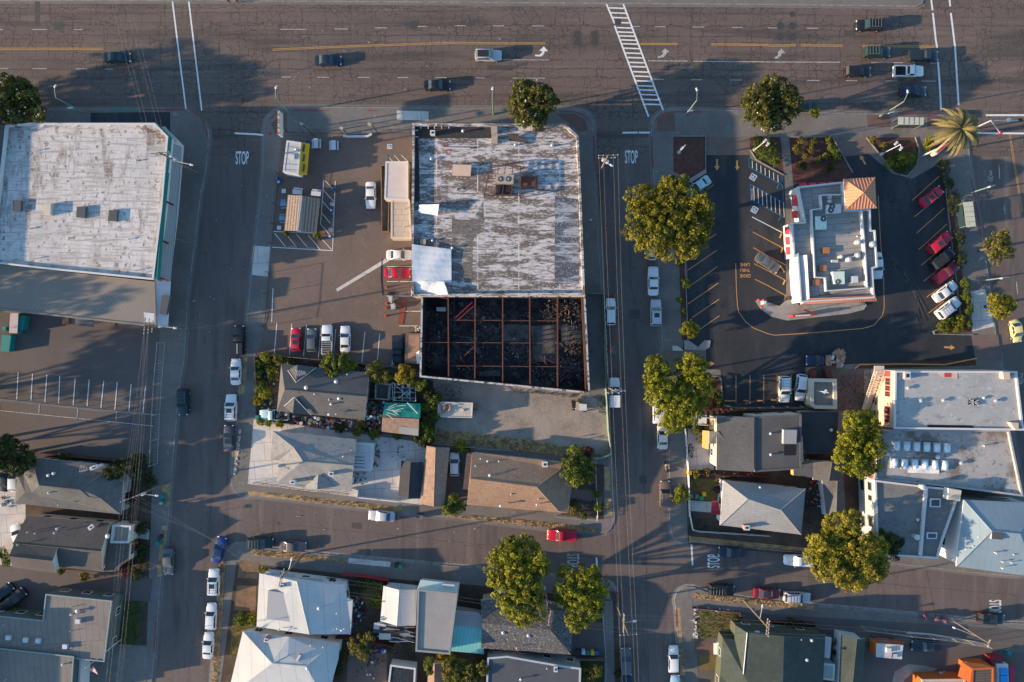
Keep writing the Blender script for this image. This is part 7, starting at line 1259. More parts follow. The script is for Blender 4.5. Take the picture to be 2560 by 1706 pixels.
for i,(x,y,r)in enumerate(((985,905,14),(998,920,15),(990,940,17),(985,960,18),(978,980,18),(985,1000,16),(975,1012,14),(1000,955,12),(968,940,9),(960,1005,10))):bush(x,y,r,2.6,'mid' if i%3 else 'dk','leafy mass of the tall overgrown hedge, %s from its top'%nth[i],HB,leaf=.24)
YD=[(612,822,12,'elm','bush at the top left corner of the cluttered yard'),(640,825,12,'olv','brownish bush on the top side of the cluttered yard'),(665,830,10,'olv','dry bush above the grey house'),(622,850,10,'elm','yellow green bush left of the grey house, upper'),(626,865,9,'mid','green bush left of the grey house, middle'),(596,835,9,'mid','bush at the yard fence corner'),(595,860,9,'mid','creeper on the yard fence'),(600,890,14,'mid','big bush beside the yard fence'),(612,905,12,'elm','bush touching the grey house west wall'),(592,920,10,'gold','yellow bush beside the porch of the cluttered yard'),(600,968,8,'elm','low plant left of the old pickup'),(618,970,8,'elm','spiky plant below the old pickup'),(642,974,8,'gold','yellow spiky plant below the old pickup'),(822,988,12,'olv','tall olive bush behind the mottled grey house, left'),(832,975,10,'olv','olive bush top behind the mottled grey house'),(862,996,12,'mid','green bush behind the mottled grey house, right'),(915,1000,9,'mid','bush at the brown shed lower edge'),(780,985,9,'dk','dark bush above the mottled grey house'),(1058,1028,14,'elm','bright bush at the head of the white hatchback driveway'),(1072,1032,8,'mid','bush tail right of the driveway bush'),(1350,1040,12,'red','reddish bush behind the round garden tree'),(1320,1172,10,'olv','bush in the lower tan house garden, left'),(1375,1165,9,'mid','bush in the lower tan house garden, right'),(1372,1135,8,'mid','bush by the garden path gate'),(1325,1160,6,'olv','small plant beside the round flower bed'),(1340,1186,7,'mid','low plant at the garden corner'),(1298,1148,7,'dk','dark bush against the tan house'),(5,1270,12,'mid','flowering hedge at the left edge beside the house annex'),(18,1290,11,'mid','hedge end below the house annex'),(35,1402,11,'mid','round bush below the shiny black suv'),(140,1313,7,'mid','bush under the brown house wall, left'),(196,1325,10,'olv','bush under the brown house wall, right'),(310,1210,14,'red','reddish bush in front of the brown house porch'),(328,1216,12,'dk','dark bush right of the porch in the front garden'),(308,1252,13,'red','red flowering bush in the front garden'),(328,1258,9,'dk','dark round shrub in the front garden, upper'),(327,1272,8,'dk','dark round shrub in the front garden, middle'),(325,1286,8,'dk','dark round shrub in the front garden, lower'),(290,1310,16,'red','red leaved bush below the brown house bay'),(315,1318,13,'dk','dark bush at the driveway corner'),(345,1105,14,'dk','dark bush right of the rust tinged conifer'),(300,1145,12,'red','purple leaved bush beside the slate house'),(555,1425,14,'mid','green bush beside the white house lawn, left'),(578,1424,12,'elm','green bush beside the white house lawn, right'),(606,1312,10,'elm','bush at the top left corner of the white house'),(665,1330,9,'dk','bush before the white house front wall'),(760,1335,10,'dk','dark bush right of the white house front'),(832,1345,12,'dk','dark spiky bush behind the red fence, left'),(850,1340,10,'mid','spiky bush behind the red fence, middle'),(875,1345,9,'olv','spiky bush behind the red fence, right'),(868,1380,12,'elm','green bush beside the small white gabled house'),(1040,1510,10,'elm','bright bush at the teal shed corner'),(1015,1508,10,'gold','yellow bush below the grey flat block'),(1108,1525,12,'dk','dark bush below the teal shed'),(780,1510,16,'dk','dark bush beside the pale hipped house'),(770,1540,16,'dk','large dark bush at the bottom beside the pale hipped house'),(955,1480,9,'dk','dark bush beside the grey flat block west wall'),(1420,1548,7,'dk','dark round bush on the centre street sidewalk'),(1600,988,9,'mid','garden bush beside the timber stair'),(1625,985,10,'dk','dark garden bush at the stair foot'),(1610,1010,7,'olv','low plant in front of the ochre porch'),(1625,1085,8,'olv','bush in the strip below the grey two storey house'),(1600,1090,8,'elm','bush by the yellow bucket strip'),(1632,880,11,'mid','bush in the corner bed beside the lower spaces'),(1645,905,12,'dk','dark bush in the corner bed beside the lower spaces'),(1625,930,14,'red','reddish brown bush at the corner bed bottom'),(1650,925,12,'dk','dark bush at the corner bed bottom right'),(1648,1125,7,'red','red plant at the corner of the speckled house'),(1705,1445,6,'mid','small bush by the dark green house'),(1690,1425,10,'dk','dark bush at the curved garden edge'),(1925,1500,9,'dk','dark hedge between the two dark green roofs, lower'),(1926,1475,9,'dk','dark hedge between the two dark green roofs, upper'),(1818,1440,16,'dk','dark bush in front of the dark green house'),(1838,1438,10,'dk','dark bush end in front of the dark green house'),(2152,1421,5,'pink','pink flowering bush at the kerb, left'),(2170,1425,5,'pink','pink flowering bush at the kerb, right'),(2125,1418,5,'pink','pink blossom tuft leftmost at the kerb'),(150,1058,16,'dk','low dark bush above the slate grey house')]
for(x,y,r,k,lb)in YD:bush(x,y,r,1.2 if r<12 else 1.8,k,lb,leaf=.2)
at(3,0);q=P(1790,1165,9.0);pm=thing('palm_tree','big date palm with golden fruit stalks at the boulevard corner','palm',(q.x,q.y,GZ));b=MB()
for i in range(14):b.rod((q.x,q.y,GZ+i*.56),(q.x,q.y,GZ+i*.56+.6),.36-.006*i,bark_m,.32-.006*i,10)
b.build('trunk',pm);R=random.Random(2);pl_=[mat('palm_frond_%d'%i,c,.7,[('n',2.0,tuple(v*.7 for v in c),.45,.7)],trans=.2)for i,c in enumerate(((0.30,0.23,0.075),(0.19,0.155,0.05),(0.08,0.075,0.03)))];b=MB()
for i in range(44):
 a=i*2.39996;e=R.uniform(-.1,1.05);L_=R.uniform(4.4,5.6)*(1-.25*max(0,e-.4));m=pl_[i%3];pts=[]
 for k in range(15):t=k/14.0;rr=L_*t*(cos(e)*.55+.5)*(1-.18*t);pts.append(Vector((q.x+cos(a)*rr,q.y+sin(a)*rr,8.2+L_*(sin(e)*t*.75-.62*t*t))))
 sd_=Vector((-sin(a),cos(a),0))
 for k in range(14):
  p0,p1=pts[k],pts[k+1];w0=.38*sin(pi*min(1,(k+1.5)/15.5))**.6
  for s in(-1,1):d=(p1-p0);b.add([p0,p0+d*.75,p0+d*2.0+sd_*s*w0-Vector((0,0,.18)),p0+d*1.5+sd_*s*w0*1.05-Vector((0,0,.2))],[(0,1,2,3)],m)
  b.rod(p0,p1,.03,m,n=3,cap=False)
b.build('fronds',pm);b=MB();gm=plain('golden_fruit_stalk',(0.60,0.30,0.02))
for c_ in range(6):
 a0=R.uniform(0,6.28)
 for k in range(22):a=a0+R.gauss(0,.25);b.rod((q.x+cos(a0)*.3,q.y+sin(a0)*.3,8.3),(q.x+cos(a)*R.uniform(.9,1.6),q.y+sin(a)*R.uniform(.9,1.6),R.uniform(7.6,8.5)),.035,gm,n=3)
b.build('fruit_stalks',pm)
poleg_m=plain('green_lamp_post_paint',(0.16,0.21,0.175),.6);lampw_m=plain('lamp_head_white',(0.5,0.51,0.52),.4);wood_m=mat('pole_timber',(0.15,0.115,0.088),.95,[('n',3.0,(0.14,0.10,0.075),.45,.7)]);blackp_m=plain('dark_pole_paint',(0.03,0.03,0.03))
wire_m=plain('wire_grey',(0.22,0.20,0.19),.6)
def cobra(o,a,b):
 m=MB();d=(b-a);d.z=0;d.normalize();m.ball(b.x,b.y,b.z,.16,.16,.1,lampw_m,10,6);m.ball(b.x-d.x*.25,b.y-d.y*.25,b.z+.02,.2,.2,.1,lampw_m,10,6);m.build('lamp_head',o,True)
def lamp(label,base,head,knee=None,hz=7.6,hh=9.2,sign=None,m=None):
 q=P(*base);o=thing('street_lamp',label,'street lamp',(q.x,q.y,GZ),'street lamps');m=m or poleg_m;b=MB();b.cyl(q.x,q.y,GZ,.2,.5,m,10,.14)
 t=Vector((q.x,q.y,hz));b.rod((q.x,q.y,GZ+.4),t,.12,m,.08,8);b.build('post',o);e=P(*head,hh);a=MB();pr=t
 for k in range(1,7):f=k/6;p=t.lerp(e,f);p.z=hz+(hh-hz)*sin(f*pi/2);a.rod(pr,p,.06,m,.05,6);pr=p
 a.build('arm',o);cobra(o,t,e)
 if sign:b=MB();u=P(*sign,5.5);b.box(u.x,u.y,5.2,.9,.06,.6,lampw_m,.2);b.rod((q.x,q.y,5.5),(u.x,u.y,5.5),.03,m,n=4);b.build('sign_plate',o)
at(0,0);lamp('green street lamp on the boulevard sidewalk above the big white store roof',(765,1030),(508,780),sign=(640,985))
at(1,0);lamp('green street lamp at the sidewalk corner beside the colourful banner',(310,1030),(188,790));lamp('straight pale street lamp left of the magnolia over the peeling roof',(2165,1045),(2158,800))
at(2,0);lamp('street lamp right of the ladder crosswalk foot',(1582,1050),(1682,808),sign=(1625,1015));at(3,0);lamp('street lamp with green street name signs beside the boulevard bus shelter',(1020,1062),(1272,828),sign=(1125,1030))
at(3,1);lamp('green street lamp beside the right street bus shelter',(1840,195),(2010,140),hz=6.6,hh=7.4);lamp('green street lamp over the right street between the two street trees',(1965,990),(2120,972),hz=6.6,hh=7.4)
def lotlamp(label,base,heads,h=6.5):
 q=P(*base);o=thing('lot_lamp',label,'lot lamp',(q.x,q.y,GZ),'pole lamps of the restaurant lot');b=MB();b.cyl(q.x,q.y,GZ,.28,.5,pale_m,12);b.rod((q.x,q.y,GZ),(q.x,q.y,h),.07,lampw_m,n=6);b.build('post',o)
 for x,y in heads:u=P(x,y,h);b=MB();b.box(u.x,u.y,h,.7,.35,.15,lampw_m,.8);b.rod((q.x,q.y,h),(u.x,u.y,h),.04,lampw_m,n=4);b.build('lamp_head',o)
at(3,0);lotlamp('white double pole lamp in the curved planting bed',(1025,1412),[(1165,1308),(1210,1358)]);at(2,0);lotlamp('white pole lamp in the first restaurant planting bed',(2205,1372),[(2305,1285),(2330,1320)]);lotlamp('slim pole lamp in the dark mulch bed at the lot corner',(1518,1395),[(1550,1355)],5)
at(3,2);lotlamp('slim pole lamp rising beside the trash enclosure',(392,420),[(520,435)],7)
def upole(label,base,h,arms=(),lean=(0,0),lampat=None,trans=0,r=.16,bare=False):
 """arms: (height, half length, direction in degrees)"""
 q=P(*base);top=Vector((q.x+lean[0],q.y+lean[1],h));o=thing('utility_pole',label,'utility pole',(q.x,q.y,GZ),'timber utility poles');b=MB();b.rod((q.x,q.y,GZ-.05),top,r,wood_m,r*.65,8);b.build('post',o);ends=[]
 for(z,L,a)in arms:
  a=radians(a);c=Vector((q.x,q.y,GZ)).lerp(top,z/h);b=MB();dx,dy=cos(a)*L,sin(a)*L;b.rod((c.x-dx,c.y-dy,z),(c.x+dx,c.y+dy,z),.075,wood_m,n=4)
  for f in(-.95,-.5,.5,.95):b.cyl(c.x+dx*f,c.y+dy*f,z+.05,.07,.18,lampw_m,6);
  ends.append([Vector((c.x+dx*f,c.y+dy*f,z+.25))for f in(-.95,-.5,.5,.95)]);b.build('cross_arm',o)
 for k in range(trans):b=MB();c=Vector((q.x,q.y,0)).lerp(top,.72);b.cyl(c.x+.42*cos(k*2.1),c.y+.42*sin(k*2.1),h*.66,.26,.9,galv_m,12);b.build('transformer',o)
 if lampat:e=P(*lampat[:2],lampat[2]);b=MB();c=Vector((q.x,q.y,0)).lerp(top,lampat[2]/h);c.z=lampat[2]-.3;b.rod(c,e,.045,galv_m,n=5);b.build('lamp_arm',o);cobra(o,c,e)
 return ends
at(0,1);e1=upole('tall utility pole leaning over the east edge of the big white store',(1822,22),14.5,[(14.2,1.5,5),(13.2,1.2,5)],lampat=(-70+1825,-62,9.5),trans=2)
upole('short leaning dark post on the sidewalk below the white store',(1765,660),6.8,r=.09)
e2=upole('tall utility pole at the corner of the low tan annex roof',(1690,1418),14.0,[(13.8,1.3,86),(12.6,1.2,86),(11.4,1.0,86)],lampat=(1605,1425,8.5),trans=1)
at(0,2);e3=upole('utility pole with many wires beside the slate grey house',(1520,1272),12.5,[(12.2,1.5,20),(11.2,1.3,20)],lampat=(1440,1385,9.0),trans=1)
at(2,1);e4=upole('leaning pole with a double crossarm at the top of the centre street',(780,36),14.0,[(13.8,1.6,2),(12.2,1.4,2)],lampat=(915,-55,10),trans=2)
at(2,2);e5=upole('pole above the white camper pickup on the centre street',(857,392),13.0,[(12.8,1.4,8),(11.6,1.4,8)],lampat=(1010,428,9),trans=1)
at(2,3);e6=upole('brown pole with wires crossing both ways at the lower centre corner',(948,850),13.6,[(9.0,1.5,88),(8.4,1.5,88),(13.2,1.4,4)],lampat=(1128,1010,8.8))
e7=upole('pole hidden in the gap between the two corner trees',(312,760),11.5,[(11.0,1.2,80)],lampat=(295,700,8.0));e8=upole('pole with a V brace in front of the dark green house',(2112,822),12.5,[(12.2,1.3,85),(11.4,1.3,85)],lampat=(2285,865,8.5))
at(1,3);e9=upole('pole throwing a long shadow in front of the white membrane house',(440,400),13.0,[(12.8,1.3,78),(11.8,1.3,78)],lampat=(328,440,9));at(3,3);e10=upole('bare tan pole leaning over the lower right sidewalk',(1690,1010),9.5,[(9.2,.6,70)],lampat=(1690,1068,7.2),r=.13)
WN=0
def wires(a,b,label,sag=.5,r=.008,n=12):
 for i,(p,q)in enumerate(zip(a,b)):
  m=MB();pr=p
  for k in range(1,n+1):t=k/n;u=p.lerp(q,t);u.z-=sag*4*t*(1-t);m.rod(pr,u,r,wire_m,n=4,cap=False);pr=u
  c=(p+q)/2;tag(m.build('overhead_wire',loc=(p.x,p.y,p.z)),label%('first','second','third','fourth')[i],'wire','overhead wires between the poles')
def off(e,dx,dy,dz=0):return[p+Vector((dx,dy,dz))for p in e]
wires(e1[0],e2[0],'%s thin wire along the white store side of the west street');wires(e2[0],e3[0],'%s thin wire over the grey parking lot fence');wires(e2[1],e3[1],'%s lower wire over the grey parking lot fence');wires(e3[0],off(e3[0],-4,-45),'%s wire running down past the brown house and the lawn');wires(e3[1],off(e3[1],-5,-45),'%s lower wire running down past the brown house');wires(e1[0],off(e1[0],-12,45),'%s wire crossing the boulevard from the white store pole')
wires(e4[0],e5[0],'%s thin wire down the upper centre street');wires(e5[0],e6[2],'%s thin wire down the lower centre street');wires(e6[2],off(e6[2],2,-40),'%s wire leaving the picture at the bottom of the centre street')
wires(e9[0],e7[0],'%s wire across the white roofs of the south block');wires(e7[0],e6[0],'%s wire passing over the corner trees');wires(e6[0],e8[0],'%s wire above the lower right corner garden');wires(e8[0],[p for p in e10[0]],'%s wire over the fence of the lower right yard');wires(e9[0],[e3[0][k]for k in(3,2,1,0)],'%s long wire slanting across the lower west crossing',1.0);wires(e10[0],off(e10[0],40,-6),'%s wire toward the right edge at the bottom')
at(0,2);wirefence([(1510,-10),(1478,360),(1462,640),(1440,1090)],3.0,'chain link fence along the west edge of the west street beside the grey lot');wirefence([(0,500),(400,545),(900,598),(1440,642)],1.3,'low wire fence crossing the grey lot below its stalls')
at(1,1);wirefence([(215,20),(180,300),(150,660)],2.2,'wire fence between the food stand and the west street',blackp_m);wirefence([(125,920),(95,1300),(70,1410)],2.2,'wire fence on the street side of the parked car rows',blackp_m)
at(1,0);wirefence([(290,1215),(600,1220),(790,1225)],2.4,'dark wire fence along the boulevard, left part',blackp_m);wirefence([(1060,1218),(1420,1220)],2.4,'dark wire fence along the boulevard up to the peeling store',blackp_m)
for i,x in enumerate((350,440,530)):pass
b=MB();b.wall([p.xy for p in PP([(800,1245),(840,1252),(1020,1250),(1055,1232)])],.35,GZ,.5,trim_m);tag(b.build('low_wall'),'low white wall at the boulevard gateway of the centre lot','wall')
for x0,y0,x1,y1,lb in((515,1232,415,1130,'tall leaning floodlight pole left in the boulevard fence'),(1120,1232,1035,1135,'tall floodlight pole right in the boulevard fence'),(830,1225,780,1170,'dark gate post of the boulevard fence')):
 q=P(x0,y0);o=thing('floodlight_pole',lb,'pole',(q.x,q.y,GZ));b=MB();b.rod((q.x,q.y,GZ),(q.x,q.y,5.4),.09,blackp_m,n=6);b.build('post',o);b=MB();e=P(x1,y1,5.4);b.box(e.x,e.y,5.3,.6,.45,.2,tanw_m,-.6);b.rod((q.x,q.y,5.4),e,.04,blackp_m,n=4);b.build('lamp_head',o)
q=P(290,1235);o=thing('banner_sign','tall narrow multicoloured banner sign on a post at the sidewalk corner','sign',(P(255,1205).x,P(255,1205).y,GZ));b=MB();u0,u1=P(205,1010,6.5),P(205,1225,6.5);uc=(u0+u1)/2
b.box(uc.x,uc.y,4.6,.35,(u0-u1).length,1.8,lampw_m,atan2((u0-u1).y,(u0-u1).x)-pi/2);b.build('sign_box',o);b=MB()
for k in range(9):w_=u0.lerp(u1,(k+.5)/9);b.box(w_.x,w_.y,6.4,.3,(u0-u1).length/10.5,.03,[tile_m,gp_m,yel,redpaint_m,bp_m][k%5])
b.build('coloured_panels',o);b=MB();b.rod((P(255,1205).x,P(255,1205).y,GZ),(uc.x,uc.y,4.6),.12,lampw_m);b.build('post',o)
at(1,2);boardwall([(30,95),(500,135),(840,165),(1490,235)],1.5,woodf_m,'weathered board fence between the centre lot and the cluttered yard');boardwall([(1010,495),(1240,510)],1.2,woodf_m,'short grey fence between the junk plot and the storage pen');wirefence([(-5,1260),(400,1325),(850,1365)],1.1,'brown iron fence below the mottled grey house',rust_m,1.5)
boardwall([(880,1310),(940,1325),(935,1385),(1310,1425)],1.3,whitew_m,'low white wall around the concrete yard','yard_wall','wall',.2);wirefence([(1590,893),(1990,935),(2334,965)],1.6,'wire fence between the gravel lot and the tan roofed house');
at(2,2);o=boardwall([(828,0),(848,420),(868,780),(893,990),(800,1030),(730,1030)],2.0,mat('green_screened_fence',(0.16,0.23,0.18),.8,[('n',1.0,(0.10,0.16,0.13),.45,.7)]),'green screened fence along the centre street beside the gravel lot',w_=.08);at(2,1);boardwall([(680,1110),(825,1118),(833,1560)],2.0,MATS['green_screened_fence'],'green screened fence beside the burned-out shell',w_=.08)
at(2,2);wirefence([(755,1050),(765,1300),(775,1568)],1.1,'wire fence of the tan house garden along the sidewalk');at(2,3);wirefence([(775,10),(770,85),(400,50)],1.0,'wire fence around the lower corner of the tan house garden')
at(2,2);boardwall([(1565,740),(1580,880),(1600,1200),(1612,1568)],1.1,whitew_m,'white front fence of the houses right of the centre street',w_=.08);at(2,3);boardwall([(1612,10),(1640,170),(1700,185),(2334,225)],.9,whitew_m,'low white fence around the speckled house corner lot',w_=.08)
at(1,3);boardwall([(795,570),(1000,585),(1215,620),(1212,660)],1.3,plain('bright_red_fence',(0.32,0.02,0.04)),'dark red front fence between the white house and the small gabled house');boardwall([(745,1135),(1060,1170),(1260,1215)],1.4,redwood_m,'dark red board fence across the south yards');at(2,3);wirefence([(820,900),(850,1335),(845,1568)],1.2,'wire fence beside the sidewalk of the pebble roofed house');boardwall([(0,1290),(200,1300),(560,1335),(850,1338)],1.3,woodf_m,'dark board fence below the pebble roofed house')
boardwall([(1640,880),(1800,895),(2060,920),(2090,960)],.6,redwood_m,'low red garden edging of the lower right corner lawn',w_=.12);at(3,3);boardwall([(0,1000),(400,1015),(440,1110)],1.0,redwood_m,'dark red front fence of the dark green house');wirefence([(840,1050),(1250,1105),(1650,1150),(1960,1210)],2.2,'wire fence along the upper side of the lower right yard')
b=MB();b.prism([p.xy for p in PP([(1230,1100),(1480,1120),(1740,1165),(1950,1205),(1800,1180),(1480,1135),(1260,1118)])],.12,.3,pale_m);struct(b,'kerb_wall')
at(2,2);boardwall([(1640,1172),(1900,1185),(2334,1205)],1.4,redwood_m,'dark red fence between the grey and the speckled house');at(0,2);boardwall([(420,985),(700,1020),(1080,1055)],1.4,redwood_m,'dark board fence above the slate grey house')
at(1,2);boardwall([(10,130),(20,420)],1.2,woodf_m,'street side board fence of the cluttered yard');at(3,0);
def shelter(label,q4,h=2.7):
 pl=PP(q4,h);c=cen(pl);o=thing('bus_shelter',label,'bus shelter',(c.x,c.y,GZ));b=MB();b.prism([p.xy for p in pl],h-.12,h,poleg_m,mat('beige_translucent_roof',(0.46,0.44,0.33),.5,[('n',1.0,(0.40,0.39,0.30),.45,.7)]))
 for k in range(1,5):t=k/5;beam(b,pl[0].lerp(pl[1],t)+Vector((0,0,.01)),pl[3].lerp(pl[2],t)+Vector((0,0,.01)),.05,.04,poleg_m)
 b.build('roof',o)
 for p in pl:w_=p.lerp(c,.08);b=MB();b.rod((w_.x,w_.y,GZ),(w_.x,w_.y,h-.1),.05,poleg_m);b.build('post',o)
 a,d=pl[2].lerp(c,.1),pl[3].lerp(c,.1);b=MB();b.wall([a.xy,d.xy],.04,.5,2.2,cglass);b.build('back_panel',o);b=MB();m_=(a+d)/2;m_=m_.lerp(Vector((c.x,c.y,m_.z)),.3);b.box(m_.x,m_.y,.55,(a-d).length*.7,.4,.06,poleg_m,atan2((d-a).y,(d-a).x));b.build('bench',o)
at(3,0);shelter('beige roofed bus shelter on the boulevard sidewalk left of the palm',[(1190,1068),(1420,1072),(1418,1140),(1188,1138)]);at(3,1);shelter('beige roofed bus shelter standing along the right street',[(1868,270),(1896,498),(1812,504),(1782,278)])
b=MB();u=P(1772,360,1.5);b.box(u.x,u.y,GZ,.5,1.5,2.0,bluegray_m,.1);o=b.build('poster_stand');tag(o,'blue poster stand beside the right street bus shelter','poster stand')
at(3,0);u=P(1600,1345,6.0);o=thing('pole_sign','tall red and yellow sign board half hidden under the palm','sign',(P(1490,1290).x,P(1490,1290).y,GZ));b=MB();a0,a1=P(1530,1400,6.4),P(1690,1262,6.4);mm=(a0+a1)/2;an=atan2((a1-a0).y,(a1-a0).x)
b.box(mm.x,mm.y,5.0,(a1-a0).length,.5,1.4,cream_m,an);b.build('sign_frame',o);b=MB();b.box(mm.x,mm.y,6.4,(a1-a0).length*.86,.34,.02,redpaint_m,an);b.build('sign_face',o);b=MB();b.rod((mm.x,mm.y,GZ),(mm.x,mm.y,5.0),.15,lampw_m);b.build('post',o)
at(3,0);q=P(1990,1222);
o=thing('traffic_signal','traffic signal mast with a red signal head right of the palm','traffic signal',(P(1840,1190).x,P(1840,1190).y,GZ));b=MB();bq=P(1840,1190);b.rod((bq.x,bq.y,GZ),(bq.x,bq.y,5.6),.12,galv_m);b.rod((bq.x,bq.y,5.5),P(2115,1212,5.7),.07,galv_m);b.rod((bq.x,bq.y,5.4),P(2290,1100,5.9),.05,galv_m);b.rod((bq.x,bq.y,5.3),P(2180,1098,5.6),.04,galv_m);b.build('mast',o)
for x,y,m in((2115,1212,redpaint_m),(2295,1098,blackp_m),(2192,1096,lampw_m)):b=MB();e=P(x,y,5.4);b.ball(e.x,e.y,5.5,.4,.35,.3,m);b.build('signal_head',o)  # first head is plain red paint
def item(name,label,cat,x,y,fn,z=GZ,group=None):
 q=P(x,y,.5);b=MB();fn(b,q.x,q.y,z);return tag(b.build(name,loc=(q.x,q.y,z)),label,cat,group)
def hydr(b,x,y,z):b.cyl(x,y,z,.15,.6,redpaint_m,10);b.ball(x,y,z+.62,.16,.16,.12,redpaint_m);b.rod((x-.25,y,z+.4),(x+.25,y,z+.4),.07,redpaint_m)
at(1,0);item('fire_hydrant','red fire hydrant on the corner sidewalk by the banner','hydrant',125,1215,hydr)
def cone(b,x,y,z):b.box(x,y,z,.45,.45,.05,orange_m);b.cyl(x,y,z+.05,.16,.95,plain('cone_orange_red',(0.62,0.09,0.04)),12,.07)
at(1,1)
for x,y,lb in((1187,1052,'orange red traffic cone nearest the red coupe'),(1190,1198,'orange red cone left of the two equipment carts, upper'),(1186,1240,'orange red cone left of the two equipment carts, lower'),(1182,1313,'orange red cone below the others at the brown mat')):item('traffic_cone',lb,'cone',x,y,cone,.13,'traffic cones in the centre lot')
at(2,1)
for i,(x,y,r_)in enumerate(((898,890,1),(938,1131,1),(943,1500,1),(820,272,1),(862,515,1))):item('traffic_cone','small red marker on the centre street, %s from the top'%('third','fourth','fifth','first','second')[i],'cone',x,y,cone,0.0,'red markers on the centre street')
at(2,2)
for i,(x,y)in enumerate(((993,314),(1002,566),(1004,781),(998,1002),(968,1277))):item('traffic_cone','small red marker on the lower centre street, %s from the camper pickup'%nth[i],'cone',x,y,cone,0.0,'red markers on the centre street')
def person(label,x,y,z,face,shirt,trousers,hat=None,vest=None,arms=(.5,.9)):
 """standing figure skinned over a joint skeleton; x,y surveyed at chest height"""
 q=P(x,y,1.0);A=radians(face);o=thing('person',label,'person',(q.x,q.y,z),None,A)
 V=[(0,0,.95),(0,.02,1.15),(0.02,0,1.38),(.02,0,1.50),(.03,0,1.62),(.04,0,1.74)];E=[(0,1),(1,2),(2,3),(3,4),(4,5)];Rr=[.15,.145,.17,.065,.10,.085]
 for s in(-1,1):
  k=len(V);V+=[(.0,s*.10,.90),(.04+.05*s,s*.11,.50),(-.02+.04*s,s*.12,.09),(.13+.04*s,s*.13,.05)];E+=[(0,k),(k,k+1),(k+1,k+2),(k+2,k+3)];Rr+=[.10,.07,.05,.045]
  k=len(V);a=arms[0 if s<0 else 1];V+=[(.02,s*.20,1.40),(.05+.1*a,s*.26,1.14),(.10+.33*a,s*.22,1.0+.1*a),(.17+.36*a,s*.21,.97+.1*a)];E+=[(2,k),(k,k+1),(k+1,k+2),(k+2,k+3)];Rr+=[.062,.05,.038,.04]
  h0=k+3
  for f in range(4):k=len(V);y0=s*.21+(f-1.5)*.022;ln_=(.075,.09,.085,.065)[f];V+=[(V[h0][0]+.05,y0,V[h0][2]-.01),(V[h0][0]+.05+ln_*.6,y0,V[h0][2]-.045)];E+=[(h0,k),(k,k+1)];Rr+=[.011,.009]
  k=len(V);V+=[(V[h0][0]+.03,s*.21-s*.05,V[h0][2]-.01)];E+=[(h0,k)];Rr+=[.012]
 V+=[(.115,0,1.675)];E+=[(5,len(V)-1)];Rr+=[.02]
 me=bpy.data.meshes.new('body');me.from_pydata(V,E,[]);bo=bpy.data.objects.new('body',me);COL.objects.link(bo);md=bo.modifiers.new('s','SKIN');sv=me.skin_vertices[0].data
 for i,r_ in enumerate(Rr):sv[i].radius=(r_,r_*(1.25 if i in(1,2)else 1.0))
 sv[0].use_root=True;bo.modifiers.new('u','SUBSURF').levels=1;bo.modifiers['u'].render_levels=1;bpy.context.view_layer.update()
 m2=bpy.data.meshes.new_from_object(bo.evaluated_get(bpy.context.evaluated_depsgraph_get()));bo.modifiers.clear();bo.data=m2;m2.name='body'
 for m in(plain('skin_brown',(0.33,0.18,0.11)),shirt,trousers,black_m):m2.materials.append(m)
 for p in m2.polygons:z_=p.center.z;yy=abs(p.center.y);p.material_index=3 if z_<.11 else(2 if z_<.96 and yy<.2 and p.center.x<.14 else(1 if z_<1.47 and p.center.x<.34 else 0));p.use_smooth=True
 bo.parent=o;h=MB();h.ball(.02,0,1.775,.105,.09,.075,hat or plain('dark_hair',(0.015,0.012,0.01)));
 h.ball(.13,.03,1.72,.012,.014,.01,black_m,5,4);h.ball(.13,-.03,1.72,.012,.014,.01,black_m,5,4);h.box(.125,0,1.62,.01,.045,.01,redtrim_m)
 if hat:h.cyl(.05,0,1.76,.14,.02,hat,12)
 ho=bpy.data.objects.new('hat' if hat else 'hair',smesh(h,'hair',True));COL.objects.link(ho);ho.parent=o
 if vest:
  h=MB();h.rod((0,0,1.0),(.01,0,1.44),.185,vest,.19,12);ho=bpy.data.objects.new('vest',smesh(h,'vest',True));COL.objects.link(ho);ho.parent=o
 return o
at(1,1)
def cart(label,x,y):
 q=P(x,y,.8);o=thing('equipment_cart',label,'cart',(q.x,q.y,.13));b=MB();b.box(q.x,q.y,.45,.75,1.0,.5,mat('pale_blue_grey_plastic',(0.30,0.37,0.40),.6,[('n',3,(.25,.3,.33),.4,.7)]),.15);b.box(q.x,q.y,.95,.5,.7,.12,galv_m,.15);b.build('box',o)
 for dx,dy in((-.3,-.4),(.3,-.4),(-.3,.4),(.3,.4)):b=MB();b.rod((q.x+dx-.04,q.y+dy,.33),(q.x+dx+.04,q.y+dy,.33),.2,tyre_m,n=10);b.build('wheel',o)
cart('grey equipment cart next to the coiled hose, upper',1230,1160);cart('grey equipment cart with a plank below the orange vested worker',1250,1228)
person('person in an orange vest and white hard hat between the two carts',1240,1190,.13,20,plain('grey_shirt',(0.12,0.14,0.16)),plain('dark_trousers',(0.02,0.025,0.04)),lampw_m,orange_m)
person('person in a grey shirt standing at the lower equipment cart',1272,1215,.13,200,plain('light_grey_shirt',(0.30,0.33,0.34)),plain('dark_trousers',(0.02,0.025,0.04)))
b=MB();pr=None
for t in range(40):f=t/39;p=P(1150+30*sin(f*3)-40*sin(f*pi),795+330*f,.13);p.z=.16;pr and b.rod(pr,p,.05,black_m,n=5,cap=False);pr=p
for k in range(60):f=k/59*25;p=P(1230+22*cos(f)+f*2-20,1110+14*sin(f),.2);p.z=.17+.002*k;b.rod(pr,p,.03,black_m,n=4,cap=False);pr=p
tag(b.build('hose'),'long dark hose curving beside the red coupe and coiled by the carts','hose')
